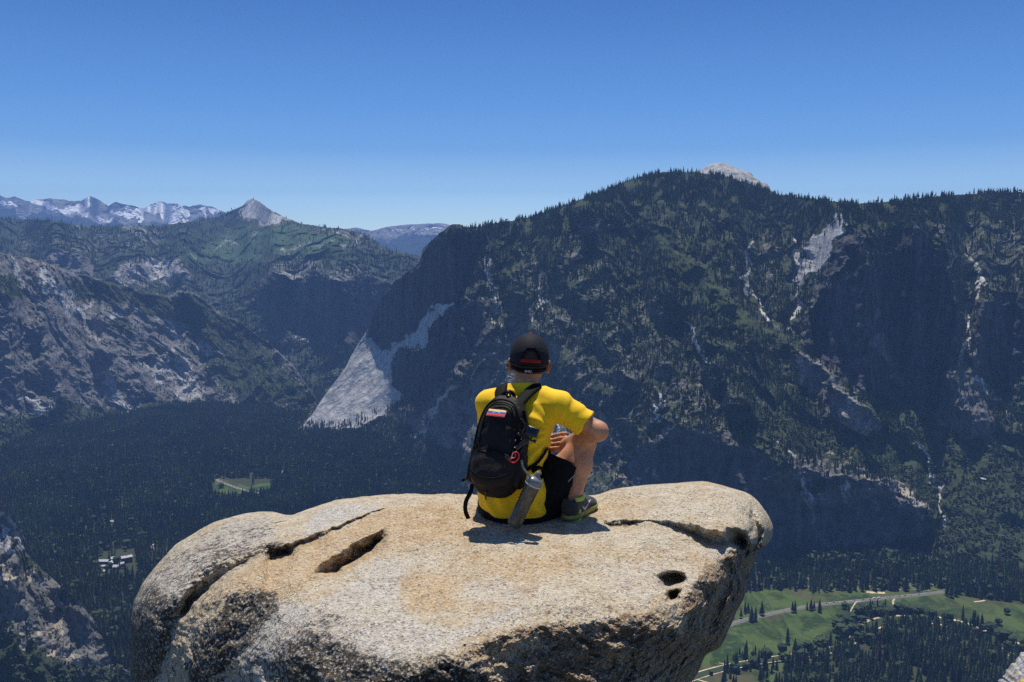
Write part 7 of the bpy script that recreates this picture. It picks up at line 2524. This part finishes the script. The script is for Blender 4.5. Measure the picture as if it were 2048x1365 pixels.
def gable_wing(parent, loc, rot, L, Wd, hw, rise, roof=ROOFM, wall=WALLM, chimney=False, rows=2):
    M = Matrix.Translation(Vector(loc)) @ Matrix.Rotation(rot, 4, 'Z')
    def tf(V): return [tuple(M @ Vector(v)) for v in V]
    a, b = L / 2, Wd / 2
    V = [(-a, -b, 0), (a, -b, 0), (a, b, 0), (-a, b, 0), (-a, -b, hw), (a, -b, hw), (a, b, hw), (-a, b, hw), (-a, 0, hw + rise), (a, 0, hw + rise)]
    w = bpy.data.objects.new("wall", pydata("wall", tf(V), [(0, 1, 5, 4), (1, 2, 6, 9, 5), (2, 3, 7, 6), (3, 0, 4, 8, 7)], wall))
    o = 0.8; t_ = 0.35
    Vr = []
    for dz in (0.12, 0.12 + t_):
        Vr += [(-a - o, -b - o, hw - rise * o / b + dz), (a + o, -b - o, hw - rise * o / b + dz), (a + o, 0, hw + rise + dz), (-a - o, 0, hw + rise + dz), (a + o, b + o, hw - rise * o / b + dz), (-a - o, b + o, hw - rise * o / b + dz)]
    r = bpy.data.objects.new("roof", pydata("roof", tf(Vr), [(6, 7, 8, 9), (9, 8, 10, 11), (0, 3, 2, 1), (3, 5, 4, 2), (0, 1, 7, 6), (5, 11, 10, 4), (1, 2, 8, 7), (2, 4, 10, 8), (0, 6, 9, 3), (3, 9, 11, 5)], roof))
    for q in (w, r):
        COL.objects.link(q); q.parent = parent
    if chimney:
        x = a * .3
        Vc = [(x + i * 1.2, j * 1.2, z) for z in (hw, hw + rise + 3.0) for i, j in ((-1, -1), (1, -1), (1, 1), (-1, 1))]
        c_ = bpy.data.objects.new("chimney", pydata("chimney", tf(Vc), [(0, 1, 5, 4), (1, 2, 6, 5), (2, 3, 7, 6), (3, 0, 4, 7), (4, 5, 6, 7)], simple_mat("chimney_stone", (0.3, 0.27, 0.24))))
        COL.objects.link(c_); c_.parent = r
    for k in range(max(2, int(L // 6))):
        for j in range(rows):
            x = -a + (k + .5) * L / max(2, int(L // 6)); z = 1.5 + j * (hw - 1.0) / rows
            Vw = [(x + i * .9, -b - 0.05 - e * .06, z + q * .8 + .8) for e in (0, 1) for i, q in ((-1, -1), (1, -1), (1, 1), (-1, 1))]
            p_ = bpy.data.objects.new("window", pydata("window", tf(Vw), [(4, 5, 6, 7), (0, 1, 5, 4), (1, 2, 6, 5), (2, 3, 7, 6), (3, 0, 4, 7)], WINM))
            COL.objects.link(p_); p_.parent = w


def gxy(u, v, z):
    x, y = ground(u, v, ZV + z)
    return float(x), float(y)


lodge = empty("lodge_building")
for (u, v, L, Wd, hw, rise, rot, ch, rows) in [(208, 1122, 27, 13, 8, 4, 0.05, False, 2), (229, 1116, 19, 15, 19, 4, 0.55, True, 4), (249, 1115, 40, 14, 15, 4, 0.62, True, 3), (243, 1127, 13, 9, 8, 3, 0.6, False, 2),
                                               (234, 1133, 20, 13, 6, 4.5, 0.0, False, 1), (207, 1132, 9, 8, 4, 2.5, 0.2, False, 1), (222, 1125, 16, 12, 12, 4, 1.6, False, 3), (208, 1142, 6, 9, 4, 2.5, 0.1, False, 1)]:
    x, y = gxy(u, v, hw)
    gable_wing(lodge, (x, y, ZV - 0.5), rot, L, Wd, hw + 0.5, rise, chimney=ch, rows=rows)
tag(lodge, "large dark lodge with pale lilac-grey roofs in a clearing of the valley forest", "lodge")

for (u, v, L, Wd, hw, rise, rot, lab) in [(212, 1041, 13, 9, 4, 2.5, 0.3, "small pale-roofed cabin left in the row beyond the lodge"), (222, 1043, 15, 9, 4, 2.5, 0.1, "middle pale-roofed cabin in the row beyond the lodge"),
                                          (231, 1044, 11, 9, 4, 2.5, -0.2, "right pale-roofed cabin in the row beyond the lodge"), (568, 946, 15, 10, 5, 2.5, 0.4, "small white-roofed building in the gap above the boulder's back edge"),
                                          (310, 1090, 12, 9, 4, 2.5, 0.3, "tan-roofed shed in the narrow clearing right of the lodge")]:
    e = empty("cabin")
    x, y = gxy(u, v, hw)
    gable_wing(e, (x, y, ZV - 0.5), rot, L, Wd, hw + .5, rise, rows=1)
    tag(e, lab, "cabin")


def on_sheet(sh, u, v):
    d = (sh['U'] - u) ** 2 + (sh['V'] - v) ** 2
    i = np.unravel_index(np.argmin(d), d.shape)
    return sh['X'][i]


p_ = on_sheet(SR, 1967, 961)
e = empty("hut")
gable_wing(e, (float(p_[0]), float(p_[1]), float(p_[2]) - 4), -0.5, 17, 9, 9, 3, rows=1)
tag(e, "small grey-roofed hut among trees on the far right slope", "hut")

# ================================================================== HAZE
hz = NT("valley_haze")
hz.t.nodes.remove(hz.b)
pv = hz.n("ShaderNodeVolumePrincipled")
pv.inputs["Color"].default_value = (0.26, 0.48, 1.0, 1)
pv.inputs["Density"].default_value = HAZE_DENSITY
pv.inputs["Anisotropy"].default_value = 0.0
hz.t.links.new(pv.outputs[0], hz.out.inputs["Volume"])
bm = bmesh.new()
bmesh.ops.create_cube(bm, size=1.0)
me = bpy.data.meshes.new("haze")
bm.to_mesh(me); bm.free()
hz.m.cycles.volume_sampling = 'DISTANCE'
me.materials.append(hz.m)
haze = bpy.data.objects.new("haze", me)
COL.objects.link(haze)
zlo, zhi = -1400.0, 1800.0
haze.scale = (56000, 56000, zhi - zlo)
haze.location = (0, 0, (zlo + zhi) / 2)
tag(haze, "thin blue air over the whole valley", None, None, "stuff")
